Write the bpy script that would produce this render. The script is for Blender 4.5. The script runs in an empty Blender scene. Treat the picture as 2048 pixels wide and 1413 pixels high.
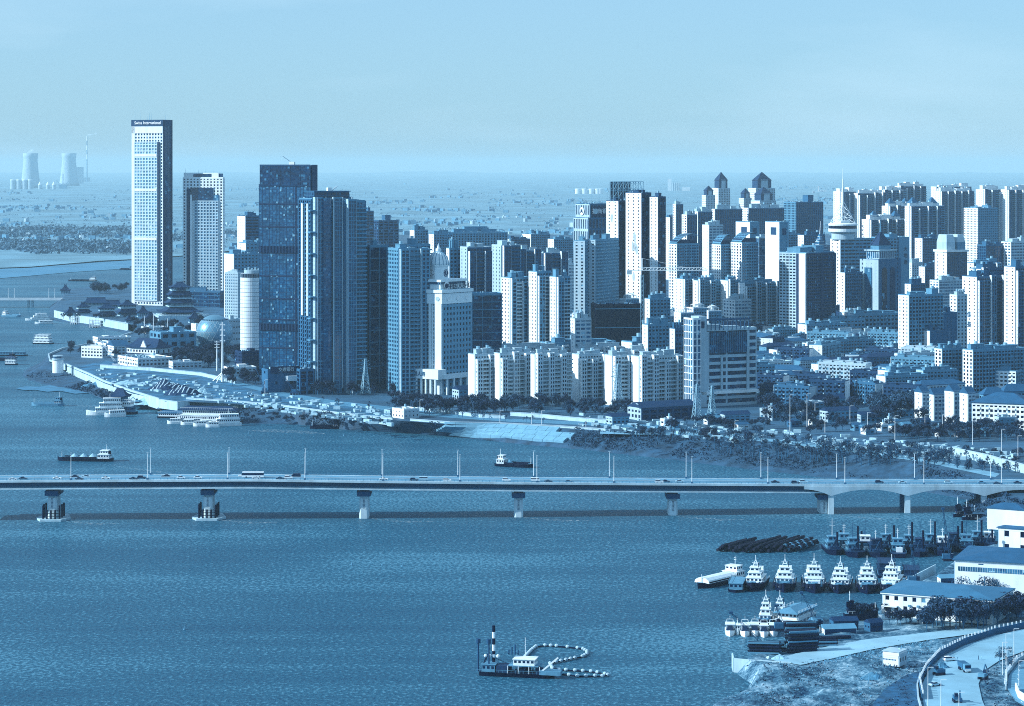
import bpy, math, random
from mathutils import Vector, Matrix, noise
import numpy as np
random.seed(11)
sc = bpy.context.scene
R = math.radians

# ------------------------------------------------------------------ camera
F, H, YH, CX = 5000.0, 190.0, 330.0, 1024.0      # focal length in photo pixels, eye height, horizon row, centre column
cam = bpy.data.cameras.new('camera'); co = bpy.data.objects.new('camera', cam); sc.collection.objects.link(co)
co.location = (0, 0, H); co.rotation_euler = (R(90), 0, 0)
cam.lens = F / 2048 * 36; cam.sensor_width = 36; cam.shift_y = -(706.5 - YH) / 2048
cam.clip_start = 5; cam.clip_end = 120000
sc.camera = co

# ------------------------------------------------------------------ sky, sun, exposure
SUN_EL, SUN_AZ = 29.0, 12.0                       # elevation; degrees off the left, towards the camera
sdir = Vector((-math.cos(R(SUN_EL)) * math.cos(R(SUN_AZ)), -math.cos(R(SUN_EL)) * math.sin(R(SUN_AZ)), math.sin(R(SUN_EL))))
w = bpy.data.worlds.new('World'); sc.world = w; w.use_nodes = True
nt = w.node_tree; nt.nodes.clear()
sky = nt.nodes.new('ShaderNodeTexSky'); sky.sky_type = 'NISHITA'; sky.sun_disc = False
sky.sun_elevation = R(SUN_EL); sky.sun_rotation = math.atan2(sdir.x, sdir.y)
sky.air_density = 1.0; sky.dust_density = 0.3; sky.ozone_density = 3.0
tint = nt.nodes.new('ShaderNodeMix'); tint.data_type = 'RGBA'; tint.blend_type = 'MULTIPLY'; tint.inputs[0].default_value = 1
tint.inputs[7].default_value = (0.50, 0.84, 1.12, 1)
tc = nt.nodes.new('ShaderNodeTexCoord'); mp = nt.nodes.new('ShaderNodeMapping'); mp.inputs['Scale'].default_value = (1.0, 1.0, 4.5)
cn = nt.nodes.new('ShaderNodeTexNoise'); cn.inputs['Scale'].default_value = 5.5; cn.inputs['Detail'].default_value = 5; cn.inputs['Roughness'].default_value = .5
cr = nt.nodes.new('ShaderNodeValToRGB'); cr.color_ramp.elements[0].position = .46; cr.color_ramp.elements[1].position = .78
cr.color_ramp.elements[0].color = (0, 0, 0, 1); cr.color_ramp.elements[1].color = (.55, .55, .55, 1)
cl = nt.nodes.new('ShaderNodeMix'); cl.data_type = 'RGBA'; cl.inputs[7].default_value = (4.6, 6.6, 8.0, 1)
bg = nt.nodes.new('ShaderNodeBackground'); bg.inputs[1].default_value = 0.108
wo = nt.nodes.new('ShaderNodeOutputWorld')
L = nt.links.new
L(sky.outputs[0], tint.inputs[6]); L(tc.outputs['Generated'], mp.inputs[0]); L(mp.outputs[0], cn.inputs[0]); L(cn.outputs[0], cr.inputs[0])
ev = nt.nodes.new('ShaderNodeMix'); ev.data_type = 'RGBA'; ev.inputs[0].default_value = .6; ev.inputs[7].default_value = (3.15, 5.15, 6.95, 1)
L(tint.outputs[2], ev.inputs[6]); L(cr.outputs[0], cl.inputs[0]); L(ev.outputs[2], cl.inputs[6]); L(cl.outputs[2], bg.inputs[0]); L(bg.outputs[0], wo.inputs[0])
sl = bpy.data.lights.new('sun', 'SUN'); so = bpy.data.objects.new('sun', sl); sc.collection.objects.link(so)
sl.energy = 5.0; sl.angle = R(.5); sl.color = (.95, 1.0, 1.0)
so.rotation_euler = (-sdir).to_track_quat('-Z', 'Y').to_euler()
vs = sc.view_settings; vs.view_transform = 'Standard'; vs.look = 'None'; vs.gamma = 1; vs.use_curve_mapping = False; vs.exposure = 0.34
sc.cycles.use_denoising = False; sc.cycles.filter_width = 1.0; sc.cycles.max_bounces = 5; sc.cycles.volume_bounces = 2; sc.cycles.diffuse_bounces = 2
sc.cycles.transparent_max_bounces = 8; sc.cycles.caustics_reflective = False; sc.cycles.caustics_refractive = False

# ------------------------------------------------------------------ helpers
def G(x, y, z=0.0):                               # point of the level z seen in photo column x, row y
    Y = F * (H - z) / (y - YH); return Vector(((x - CX) / F * Y, Y, z))
def SC(y, z=0.0): return (y - YH) / (H - z)       # photo pixels per metre at that row
def duo(b): return (b ** 2.7, b ** 1.48, b, 1)    # the place as the blue-toned photograph shows it
MATS = {}
def mat(name, b, rough=.75, var=.22, scale=.25, metal=0, spec=.25, streak=1.0, bump=0, col=None, fine=True):
    if name in MATS: return MATS[name]
    m = bpy.data.materials.new(name); m.use_nodes = True; n = m.node_tree; p = n.nodes['Principled BSDF']
    c = col or duo(b)
    p.inputs['Roughness'].default_value = rough; p.inputs['Metallic'].default_value = metal
    p.inputs['Specular IOR Level'].default_value = spec
    if var > 0:
        t = n.nodes.new('ShaderNodeTexCoord'); mpp = n.nodes.new('ShaderNodeMapping'); mpp.inputs['Scale'].default_value = (1, 1, streak)
        a = n.nodes.new('ShaderNodeTexNoise'); a.inputs['Scale'].default_value = scale; a.inputs['Detail'].default_value = 6; a.inputs['Roughness'].default_value = .65
        r = n.nodes.new('ShaderNodeMapRange'); r.inputs[1].default_value = .3; r.inputs[2].default_value = .7
        r.inputs[3].default_value = 1 - var; r.inputs[4].default_value = 1 + var * .6
        x = n.nodes.new('ShaderNodeMix'); x.data_type = 'RGBA'; x.blend_type = 'MULTIPLY'; x.inputs[0].default_value = 1; x.inputs[6].default_value = c
        l = n.links.new
        l(t.outputs['Object'], mpp.inputs[0]); l(mpp.outputs[0], a.inputs[0]); l(a.outputs[0], r.inputs[0]); l(r.outputs[0], x.inputs[7]); l(x.outputs[2], p.inputs['Base Color'])
        if bump:
            bn = n.nodes.new('ShaderNodeBump'); bn.inputs['Strength'].default_value = bump; bn.inputs['Distance'].default_value = .4
            l(a.outputs[0], bn.inputs['Height']); l(bn.outputs[0], p.inputs['Normal'])
    else: p.inputs['Base Color'].default_value = c
    MATS[name] = m; return m
def glass(name, b0, b1, b2, cell=(2.4, 2.4, 3.2), rough=.1, spec=.22, metal=0, part=(.55, .9)):
    if name in MATS: return MATS[name]
    m = bpy.data.materials.new(name); m.use_nodes = True; n = m.node_tree; p = n.nodes['Principled BSDF']; l = n.links.new
    t = n.nodes.new('ShaderNodeTexCoord'); d = n.nodes.new('ShaderNodeVectorMath'); d.operation = 'DIVIDE'; d.inputs[1].default_value = cell
    ad = n.nodes.new('ShaderNodeVectorMath'); ad.inputs[1].default_value = (.37, .41, .03)
    fl = n.nodes.new('ShaderNodeVectorMath'); fl.operation = 'FLOOR'; wn = n.nodes.new('ShaderNodeTexWhiteNoise'); wn.noise_dimensions = '3D'
    rp = n.nodes.new('ShaderNodeValToRGB'); e = rp.color_ramp.elements
    e[0].color = duo(b0); e[1].position = part[0]; e[1].color = duo(b1); k = rp.color_ramp.elements.new(part[1]); k.color = duo(b1 * 1.15)
    k = rp.color_ramp.elements.new(min(part[1] + .02, 1)); k.color = duo(b2)
    big = n.nodes.new('ShaderNodeTexNoise'); big.inputs['Scale'].default_value = .06; big.inputs['Detail'].default_value = 4
    mr = n.nodes.new('ShaderNodeMapRange'); mr.inputs[1].default_value = .35; mr.inputs[2].default_value = .65; mr.inputs[3].default_value = .72; mr.inputs[4].default_value = 1.25
    x = n.nodes.new('ShaderNodeMix'); x.data_type = 'RGBA'; x.blend_type = 'MULTIPLY'; x.inputs[0].default_value = 1
    l(t.outputs['Object'], d.inputs[0]); l(d.outputs[0], ad.inputs[0]); l(ad.outputs[0], fl.inputs[0]); l(fl.outputs[0], wn.inputs[0]); l(wn.outputs[0], rp.inputs[0])
    l(t.outputs['Object'], big.inputs[0]); l(big.outputs[0], mr.inputs[0]); l(rp.outputs[0], x.inputs[6]); l(mr.outputs[0], x.inputs[7]); l(x.outputs[2], p.inputs['Base Color'])
    p.inputs['Roughness'].default_value = rough; p.inputs['Specular IOR Level'].default_value = spec; p.inputs['Metallic'].default_value = metal
    MATS[name] = m; return m
# palette
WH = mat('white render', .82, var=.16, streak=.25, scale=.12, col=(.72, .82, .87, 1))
W2 = mat('pale render and shaded fronts', .62, var=.22, streak=.25, scale=.12, col=(.36, .52, .62, 1))  # pale walls, and some fronts in shade, lowered in tone to deepen it
W3 = mat('grey render and shaded fronts', .40, var=.2, streak=.25, scale=.12)  # grey walls and fronts turned from the sun, their shade put into the tone
W4 = mat('mid blue tile and shaded fronts', .23, var=.2, streak=.3, scale=.15)  # tiled walls and darker fronts, with shade painted into this tone too
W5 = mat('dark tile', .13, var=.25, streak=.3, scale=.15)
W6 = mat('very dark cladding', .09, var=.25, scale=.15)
CON = mat('concrete', .72, var=.28, streak=.2, scale=.2)
ROOF = mat('roof felt', .36, var=.35, scale=.2)
RTIL = mat('dark roof tile', .1, var=.3, scale=.5)
RBLU = mat('blue roof sheet', .2, var=.2, scale=.2)
CLUT = mat('roof clutter', .66, var=.35, scale=.4)
DARK = mat('dark paint', .07, var=.3, scale=.5)
STL = mat('galvanised steel', .6, var=.15, metal=.2, rough=.5)
STLD = mat('dark steel', .16, var=.25)
GD = glass('dark window glass', .015, .05, .38)
GM = glass('blue window glass', .14, .26, .58)
GC = glass('curtain wall glass', .12, .2, .36, cell=(1.6, 1.6, 1.6), part=(.7, .95), rough=.1, spec=.45)
GK = glass('deep curtain glass', .05, .11, .3, cell=(1.8, 1.8, 1.7), part=(.6, .93), rough=.1, spec=.4)
LEAF = [mat('foliage dark', .2, var=.4, scale=.6, col=(.004, .026, .075, 1)), mat('foliage mid', .3, var=.4, scale=.6, col=(.012, .056, .125, 1)), mat('foliage pale', .36, var=.4, scale=.6, col=(.03, .1, .19, 1))]
BARK = mat('bark', .24, var=.3, scale=1)
PWH = mat('white ship paint', .88, var=.16, scale=.8, rough=.5); PBK = mat('black hull paint', .035, var=.3, scale=.6, rough=.7, spec=.08)
PGR = mat('grey ship paint', .4, var=.25, scale=.6); RUB = mat('rubber', .035, var=.2, scale=1)

class MB:
    """Collects shapes and links them as one mesh object."""
    def __init__(s): s.v = []; s.f = []; s.n = 0
    def add(s, vs_, fs):
        o = s.n; s.v.extend(vs_); s.f.extend([tuple(i + o for i in f) for f in fs]); s.n += len(vs_)
    def box(s, x0, x1, y0, y1, z0, z1):
        s.add([(x0, y0, z0), (x1, y0, z0), (x1, y1, z0), (x0, y1, z0), (x0, y0, z1), (x1, y0, z1), (x1, y1, z1), (x0, y1, z1)],
              [(0, 3, 2, 1), (4, 5, 6, 7), (0, 1, 5, 4), (1, 2, 6, 5), (2, 3, 7, 6), (3, 0, 4, 7)]); return s
    def prism(s, poly, z0, z1, k=1.0, top=None):
        n = len(poly); cx = sum(p[0] for p in poly) / n; cy = sum(p[1] for p in poly) / n
        tp = top or [(cx + (p[0] - cx) * k, cy + (p[1] - cy) * k) for p in poly]
        s.add([(p[0], p[1], z0) for p in poly] + [(p[0], p[1], z1) for p in tp],
              [tuple(range(n - 1, -1, -1)), tuple(range(n, 2 * n))] + [(i, (i + 1) % n, n + (i + 1) % n, n + i) for i in range(n)]); return s
    def cyl(s, x, y, z0, z1, r, r1=None, n=12):
        r1 = r if r1 is None else r1
        a = [(math.cos(2 * math.pi * i / n), math.sin(2 * math.pi * i / n)) for i in range(n)]
        s.prism([(x + r * c, y + r * q) for c, q in a], z0, z1, top=[(x + r1 * c, y + r1 * q) for c, q in a]); return s
    def bar(s, a, b, r, n=4, r1=None):
        a = Vector(a); b = Vector(b); d = b - a
        if d.length < 1e-6: return s
        q = d.to_track_quat('Z', 'Y').to_matrix(); r1 = r if r1 is None else r1
        c = [Vector((math.cos(2 * math.pi * (i + .5) / n), math.sin(2 * math.pi * (i + .5) / n), 0)) for i in range(n)]
        s.add([tuple(a + q @ (k * r)) for k in c] + [tuple(b + q @ (k * r1)) for k in c],
              [tuple(range(n - 1, -1, -1)), tuple(range(n, 2 * n))] + [(i, (i + 1) % n, n + (i + 1) % n, n + i) for i in range(n)]); return s
    def lathe(s, prof, x=0, y=0, n=16, cap=True):
        vs_ = []; fs = []
        for r, z in prof:
            for i in range(n): vs_.append((x + r * math.cos(2 * math.pi * i / n), y + r * math.sin(2 * math.pi * i / n), z))
        for k in range(len(prof) - 1):
            for i in range(n): fs.append((k * n + i, k * n + (i + 1) % n, (k + 1) * n + (i + 1) % n, (k + 1) * n + i))
        if cap: fs.append(tuple(range(n - 1, -1, -1))); fs.append(tuple((len(prof) - 1) * n + i for i in range(n)))
        s.add(vs_, fs); return s
    def gable(s, x0, x1, y0, y1, z0, h, o=0.0, axis='x'):
        if axis == 'x':
            ym = (y0 + y1) / 2
            s.add([(x0 - o, y0 - o, z0), (x1 + o, y0 - o, z0), (x1 + o, y1 + o, z0), (x0 - o, y1 + o, z0), (x0 - o, ym, z0 + h), (x1 + o, ym, z0 + h)],
                  [(0, 3, 2, 1), (0, 1, 5, 4), (2, 3, 4, 5), (1, 2, 5), (3, 0, 4)])
        else:
            xm = (x0 + x1) / 2
            s.add([(x0 - o, y0 - o, z0), (x1 + o, y0 - o, z0), (x1 + o, y1 + o, z0), (x0 - o, y1 + o, z0), (xm, y0 - o, z0 + h), (xm, y1 + o, z0 + h)],
                  [(0, 3, 2, 1), (1, 2, 5, 4), (3, 0, 4, 5), (0, 1, 4), (2, 3, 5)])
        return s
    def hip(s, x0, x1, y0, y1, z0, h, o=0.0, t=.35):
        x0 -= o; x1 += o; y0 -= o; y1 += o; d = min(x1 - x0, y1 - y0) / 2
        if x1 - x0 >= y1 - y0: rg = [(x0 + d, (y0 + y1) / 2), (x1 - d, (y0 + y1) / 2)]
        else: rg = [((x0 + x1) / 2, y0 + d), ((x0 + x1) / 2, y1 - d)]
        vs_ = [(x0, y0, z0 - t), (x1, y0, z0 - t), (x1, y1, z0 - t), (x0, y1, z0 - t), (x0, y0, z0), (x1, y0, z0), (x1, y1, z0), (x0, y1, z0), (rg[0][0], rg[0][1], z0 + h), (rg[1][0], rg[1][1], z0 + h)]
        fs = [(0, 3, 2, 1), (0, 1, 5, 4), (1, 2, 6, 5), (2, 3, 7, 6), (3, 0, 4, 7)]
        fs += [(4, 5, 9, 8), (5, 6, 9), (6, 7, 8, 9), (7, 4, 8)] if x1 - x0 >= y1 - y0 else [(4, 5, 8), (5, 6, 9, 8), (6, 7, 9), (7, 4, 8, 9)]
        s.add(vs_, fs); return s
    def mesh(s, m=None):
        me = bpy.data.meshes.new('m'); me.from_pydata(s.v, [], s.f); me.update()
        for k in (m if isinstance(m, (list, tuple)) else [m]):
            if k: me.materials.append(k)
        return me
    def obj(s, name, m, parent=None, smooth=False, kind=None, **kw):
        me = s.mesh(m)
        if smooth: me.polygons.foreach_set('use_smooth', [True] * len(me.polygons))
        return link(name, me, parent, kind=kind, **kw)
def link(name, data, parent=None, loc=None, rz=None, kind=None, label=None, cat=None, group=None):
    o = bpy.data.objects.new(name, data); sc.collection.objects.link(o)
    if parent: o.parent = parent
    if loc is not None: o.location = loc
    if rz is not None: o.rotation_euler = (0, 0, rz)
    if kind: o['kind'] = kind
    if label: o['label'] = label
    if cat: o['category'] = cat
    if group: o['group'] = group
    return o
def thing(name, label, cat, loc=(0, 0, 0), rz=0, group=None): return link(name, None, None, loc, rz, None, label, cat, group)
def copy_tree(o, parent=None, **kw):
    c = o.copy(); sc.collection.objects.link(c); c.parent = parent
    for ch in list(o.children): copy_tree(ch, c)
    for k, v_ in kw.items(): c[k] = v_
    return c
def setmat(o, m):
    for s_ in o.material_slots: s_.link = 'OBJECT'; s_.material = m
def text_mesh(s_, size, ext=.05):
    cu = bpy.data.curves.new('t', 'FONT'); cu.body = s_; cu.size = size; cu.extrude = ext; cu.align_x = 'CENTER'; cu.align_y = 'CENTER'
    o = bpy.data.objects.new('t', cu); sc.collection.objects.link(o); dg = bpy.context.evaluated_depsgraph_get()
    me = bpy.data.meshes.new_from_object(o.evaluated_get(dg)); bpy.data.objects.remove(o); return me
def sign(s_, size, m, parent, x, y, z, face='F', name='lettering', ext=.15):
    me = text_mesh(s_, size, ext); me.materials.clear(); me.materials.append(m)
    o = link(name, me, parent); o.location = (x, y, z); o.rotation_euler = (R(90), 0, {'F': 0, 'L': R(-90), 'R': R(90)}[face]); return o
ORD = ['leftmost', 'second', 'third', 'fourth', 'fifth', 'sixth', 'seventh', 'eighth', 'ninth', 'tenth', 'eleventh', 'twelfth', 'thirteenth', 'fourteenth', 'fifteenth', 'sixteenth', 'seventeenth', 'eighteenth', 'nineteenth', 'twentieth', 'twenty-first', 'twenty-second', 'twenty-third', 'twenty-fourth', 'twenty-fifth', 'twenty-sixth', 'twenty-seventh', 'twenty-eighth', 'twenty-ninth', 'thirtieth', 'thirty-first', 'thirty-second', 'thirty-third', 'thirty-fourth', 'thirty-fifth', 'thirty-sixth', 'thirty-seventh', 'thirty-eighth', 'thirty-ninth', 'fortieth', 'forty-first', 'forty-second', 'forty-third', 'forty-fourth', 'forty-fifth', 'forty-sixth', 'forty-seventh', 'forty-eighth', 'forty-ninth', 'fiftieth']

# ------------------------------------------------------------------ setting: water, land, plain
ZC = 10.0
def sheet(name, pts, m, z=None, kind='structure', lab=None):
    mb = MB(); mb.add([(p[0], p[1], p[2] if z is None else z) for p in pts], [tuple(range(len(pts)))])
    o = mb.obj(name, m, kind=kind)
    if lab: o['label'] = lab
    return o
wm = bpy.data.materials.new('river water'); wm.use_nodes = True; n = wm.node_tree; l = n.links.new; p = n.nodes['Principled BSDF']
p.inputs['Roughness'].default_value = .35; p.inputs['IOR'].default_value = 1.33; p.inputs['Specular IOR Level'].default_value = .03
t = n.nodes.new('ShaderNodeTexCoord')
def wnoise(scale, sx, sy, det=4):
    m_ = n.nodes.new('ShaderNodeMapping'); m_.inputs['Scale'].default_value = (sx, sy, 1); m_.inputs['Rotation'].default_value = (0, 0, R(9))
    q = n.nodes.new('ShaderNodeTexNoise'); q.inputs['Scale'].default_value = scale; q.inputs['Detail'].default_value = det; q.inputs['Roughness'].default_value = .6
    l(t.outputs['Object'], m_.inputs[0]); l(m_.outputs[0], q.inputs[0]); return q
na = wnoise(.62, 1.0, .7, 4); nb = wnoise(.007, .55, 1.0, 4); nc = wnoise(.02, .22, 1.8, 4)
ml = n.nodes.new('ShaderNodeMath'); ml.operation = 'MULTIPLY_ADD'; ml.inputs[1].default_value = .45
l(nb.outputs[0], ml.inputs[0]); l(na.outputs[0], ml.inputs[2])
ml2 = n.nodes.new('ShaderNodeMath'); ml2.operation = 'MULTIPLY_ADD'; ml2.inputs[1].default_value = .3; l(nc.outputs[0], ml2.inputs[0]); l(ml.outputs[0], ml2.inputs[2])
rp = n.nodes.new('ShaderNodeValToRGB'); e = rp.color_ramp.elements; e[0].position = .52; e[0].color = (.004, .032, .085, 1); e[1].position = 1.3; e[1].color = (.07, .215, .32, 1)
k = e.new(.92); k.color = (.022, .108, .182, 1)
l(ml2.outputs[0], rp.inputs[0]); l(rp.outputs[0], p.inputs['Base Color'])
bp = n.nodes.new('ShaderNodeBump'); bp.inputs['Strength'].default_value = .55; bp.inputs['Distance'].default_value = 1.1; l(na.outputs[0], bp.inputs['Height']); l(bp.outputs[0], p.inputs['Normal'])
MATS['water'] = wm
sheet('river_water', [(-3000, 500, 0), (1500, 500, 0), (1500, 7000, 0), (-3000, 7000, 0)], wm)

# far plain
plain_m = mat('haze-paled fields', .4, var=.5, scale=.0035, col=(.14, .3, .4, 1))  # fields paled so that their colour carries part of the haze
far_shore = [(-600, 520), (0, 536), (60, 534), (130, 528), (200, 522), (262, 519), (360, 512), (480, 500), (600, 490)]
pp = [G(x, y, 2) for x, y in far_shore] + [G(600, 600, 2), G(3200, 600, 2), Vector((30000, 20000, 2)), Vector((30000, 60000, 2)), Vector((-30000, 60000, 2)), Vector((-30000, 9000, 2))]
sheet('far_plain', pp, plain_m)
sand_m = mat('sand flat', .36, var=.25, scale=.01)
sheet('sandbar', [G(x, y, .6) for x, y in [(-500, 560), (0, 557), (60, 552), (140, 545), (262, 537), (300, 530), (262, 521), (130, 530), (60, 536), (0, 538), (-600, 525)]], sand_m)

# the built-up bank
WL = [(135, 583), (100, 612), (95, 640), (140, 648), (200, 657), (255, 668), (262, 672), (225, 682), (170, 700), (110, 716), (80, 728), (45, 742), (40, 758), (110, 776), (180, 788), (215, 806), (330, 822), (480, 848), (600, 850), (690, 860), (800, 866), (900, 873), (1010, 886), (1150, 899), (1320, 918), (1500, 940), (1690, 962), (1850, 985), (1945, 1003), (1920, 1018), (1900, 1030), (1985, 1048), (2150, 1062)]
TL = [(150, 577), (118, 603), (108, 622), (140, 630), (200, 638), (255, 648), (275, 652), (262, 668), (205, 686), (122, 700), (95, 712), (98, 724), (135, 733), (175, 750), (205, 765), (260, 785), (330, 803), (430, 806), (560, 815), (680, 830), (800, 842), (900, 849), (1010, 852), (1150, 860), (1300, 868), (1500, 885), (1680, 905), (1850, 932), (1985, 962), (2010, 985), (2030, 1000), (2080, 1012), (2250, 1025)]
city_m = mat('city ground', .4, var=.5, scale=.03, col=(.03, .105, .19, 1))
bank_m = mat('river bank earth', .35, var=.55, scale=.12, col=(.02, .075, .145, 1), bump=.5)
top3 = [G(x, y, ZC) for x, y in TL]; topz = [2.0 if 2 <= i <= 6 else 4.0 if 12 <= i <= 17 else ZC for i in range(len(TL))]
sheet('city_ground', top3 + [G(2900, 1040, ZC), G(2900, 470, ZC), G(620, 470, ZC), G(560, 545, ZC), G(360, 563, ZC), G(262, 566, ZC)], city_m)
sub = []                                          # resample both lines and loft an uneven slope
for i in range(len(WL) - 1):
    a0, a1, b0, b1 = G(*WL[i]), G(*WL[i + 1]), top3[i].copy(), top3[i + 1].copy(); b0.z, b1.z = topz[i], topz[i + 1]
    k = max(2, int((a1 - a0).length / 9))
    for j in range(k): sub.append((a0.lerp(a1, j / k), b0.lerp(b1, j / k)))
mb = MB(); rows = 7
for a, b in sub:
    for r_ in range(rows + 1):
        q = r_ / rows; v_ = a.lerp(b, q)
        if 0 < r_ < rows: v_.z += 1.6 * noise.noise(Vector((v_.x * .05, v_.y * .03, 0))) + .7 * noise.noise(Vector((v_.x * .2, v_.y * .12, 4)))
        elif r_ == 0: v_.x += 3 * noise.noise(Vector((v_.x * .05, v_.y * .02, 1))); v_.z = -.6
        mb.v.append(tuple(v_)); mb.n += 1
for i in range(len(sub) - 1):
    for r_ in range(rows): o = i * (rows + 1) + r_; mb.f.append((o, o + rows + 1, o + rows + 2, o + 1))
mb.obj('river_bank', bank_m, kind='structure')
# ------------------------------------------------------------------ buildings
FOOT = []                                          # (x, y, radius) of what already stands
def fit(xl, xm, xr, yb, th=None, z=ZC, ratio=.6):
    Y = F * (H - z) / (yb - YH); cx = (xm - CX) / F * Y; tl = (xl - CX) / F; tr = (xr - CX) / F
    def dims(t):
        D = (tl * Y - cx) / (-math.sin(t) - tl * math.cos(t)); W = (tr * Y - cx) / (math.cos(t) - tr * math.sin(t)); return D, W
    if th is None:
        best = None
        for d in range(10, 66):
            D, W = dims(R(d))
            if D <= 0 or W <= 0: continue
            c = 1.2 * abs(math.log(D / (ratio * W))) + abs(d - 28) / 14 + max(0, 9 - D) * .3 + max(0, D - 45) * .1 + max(0, 9 - W) * .3
            if best is None or c < best[0]: best = (c, R(d))
        th = best[1]
    else: th = R(th)
    D, W = dims(th); return Vector((cx, Y, z)), th, W, D
class Bld:
    """One building: an Empty at its near corner; shapes collect per part name and material."""
    def __init__(s, name, label, cat, C, th, group=None):
        s.o = thing(name, label, cat, C, th, group); s.C = C; s.th = th; s.m = {}
    def p(s, part, m, stuff=False):
        k = (part, m.name)
        if k not in s.m: s.m[k] = (MB(), m, stuff)
        return s.m[k][0]
    def done(s):
        for (part, _), (mb, m, st) in s.m.items():
            if mb.f: mb.obj(part, m, s.o, kind='stuff' if st else None)
        return s.o
    def ztop(s, ytop, x=0, y=0):                   # height above the base of photo row ytop at a local point
        Y = s.C.y + math.sin(s.th) * x + math.cos(s.th) * y
        return H - (ytop - YH) / F * Y - s.C.z
    def local(s, wx, wy):
        dx, dy = wx - s.C.x, wy - s.C.y; c, q = math.cos(s.th), math.sin(s.th); return c * dx + q * dy, -q * dx + c * dy
def fbox(mb, B, face, s0, s1, z0, z1, p0, p1):
    x0, x1, y0, y1 = B
    if face == 'F': mb.box(s0, s1, y0 - p1, y0 - p0, z0, z1)
    elif face == 'B': mb.box(s0, s1, y1 + p0, y1 + p1, z0, z1)
    elif face == 'L': mb.box(x0 - p1, x0 - p0, s0, s1, z0, z1)
    else: mb.box(x1 + p0, x1 + p1, s0, s1, z0, z1)
def S(wall=WH, gl=GD, bay=3.4, fh=3.2, pier=.45, span=.5, proud=.35, **k): return dict(wall=wall, gl=gl, bay=bay, fh=fh, pier=pier, span=span, proud=proud, **k)
def facade(b, B, z0, z1, st, face):
    x0, x1, y0, y1 = B; a, c = (x0, x1) if face in 'FB' else (y0, y1); Lg = c - a
    if Lg < .5: return
    nb = max(1, round(Lg / st['bay'])); bw = Lg / nb; nf = max(1, round((z1 - z0) / st['fh'])); fh = (z1 - z0) / nf
    mb = b.p('facade_grid', st['wall'], True); pr = st['proud']; pw = bw * st['pier'] / 2
    if st['pier'] > 0:
        fbox(mb, B, face, a, a + pw, z0, z1, 0, pr); fbox(mb, B, face, c - pw, c, z0, z1, 0, pr)
        for i in range(1, nb): fbox(mb, B, face, a + i * bw - pw, a + i * bw + pw, z0, z1, 0, pr)
    sp = fh * st['span']
    if sp > 0:
        pq = pr * (.86 if st['pier'] > 0 else 1)
        for k in range(nf): fbox(mb, B, face, a + .02, c - .02, z0 + k * fh, z0 + k * fh + sp, 0, pq)
    fbox(mb, B, face, a - .01, c + .01, z1 - .7, z1 + .6, 0, pr + .08)
    if st.get('balc') and face in st.get('bf', 'FB'):
        m2 = b.p('balcony', st.get('bm', st['wall']), True); step = st.get('bstep', 2)
        for i in range(st.get('bo', 1), nb, step):
            for k in range(nf): fbox(m2, B, face, a + i * bw + .3, a + (i + 1) * bw - .3, z0 + k * fh - .1, z0 + k * fh + fh * .36, 0, st['balc'])
    if st.get('ac'):
        m2 = b.p('air_conditioner', CLUT, True); rr = random.Random(int(Lg * 97 + z1 * 13))
        for i in range(nb):
            for k in range(nf):
                if rr.random() < st['ac']: s0 = a + i * bw + bw * .5; fbox(m2, B, face, s0, s0 + .9, z0 + k * fh + .2, z0 + k * fh + .9, pr, pr + .5)
def block(b, B, z0, z1, st, left=None, right=None, core='glazing'):  # left is often paler than the front: sun and shade put into wall colour
    x0, x1, y0, y1 = B
    b.p(core, st['gl']).box(x0, x1, y0, y1, z0, z1)
    facade(b, B, z0, z1, st, 'F'); facade(b, B, z0, z1, left or st, 'L'); facade(b, B, z0, z1, right or left or st, 'R'); facade(b, B, z0, z1, st, 'B')
def roof(b, B, z, m=ROOF, par=WH, n=3, seed=0, ph=None, tank=True, ph_h=4.5):
    x0, x1, y0, y1 = B; W, D = x1 - x0, y1 - y0; rr = random.Random(seed + int(W * 31 + D * 17 + z))
    b.p('roof', m).box(x0 + .05, x1 - .05, y0 + .05, y1 - .05, z, z + .25)
    q = b.p('parapet', par); t = .35
    q.box(x0 - .2, x1 + .2, y0 - .2, y0 + t, z, z + 1.3); q.box(x0 - .2, x1 + .2, y1 - t, y1 + .2, z, z + 1.3); q.box(x0 - .2, x0 + t, y0 + t, y1 - t, z, z + 1.3); q.box(x1 - t, x1 + .2, y0 + t, y1 - t, z, z + 1.3)
    for i in range(n):
        w_, d_ = W * rr.uniform(.14, .3), D * rr.uniform(.3, .55); x = x0 + (W - w_) * (i + rr.uniform(.2, .8)) / max(n, 1) * .96; x = min(x, x1 - w_ - .5); y = y0 + (D - d_) * rr.uniform(.2, .7); h = rr.uniform(.6, 1.2) * ph_h
        mb = MB(); mb.box(x, x + w_, y, y + d_, z + .2, z + h); mb.box(x - .3, x + w_ + .3, y - .3, y + d_ + .3, z + h, z + h + .35); mb.obj('penthouse', ph or par, b.o)
        if tank and rr.random() < .5: MB().cyl(x + w_ / 2, y + d_ / 2, z + h + .3, z + h + 2.4, min(w_, d_, 4) * .35, n=10).obj('water_tank', STL, b.o)
    c = b.p('roof_clutter', CLUT, True)
    for i in range(int(W * D / 45) + 3):
        x, y = rr.uniform(x0 + 1, x1 - 2), rr.uniform(y0 + 1, y1 - 2); s_ = rr.uniform(.6, 1.8); c.box(x, x + s_ * rr.uniform(.6, 2), y, y + s_, z + .2, z + rr.uniform(.8, 2.2))
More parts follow.
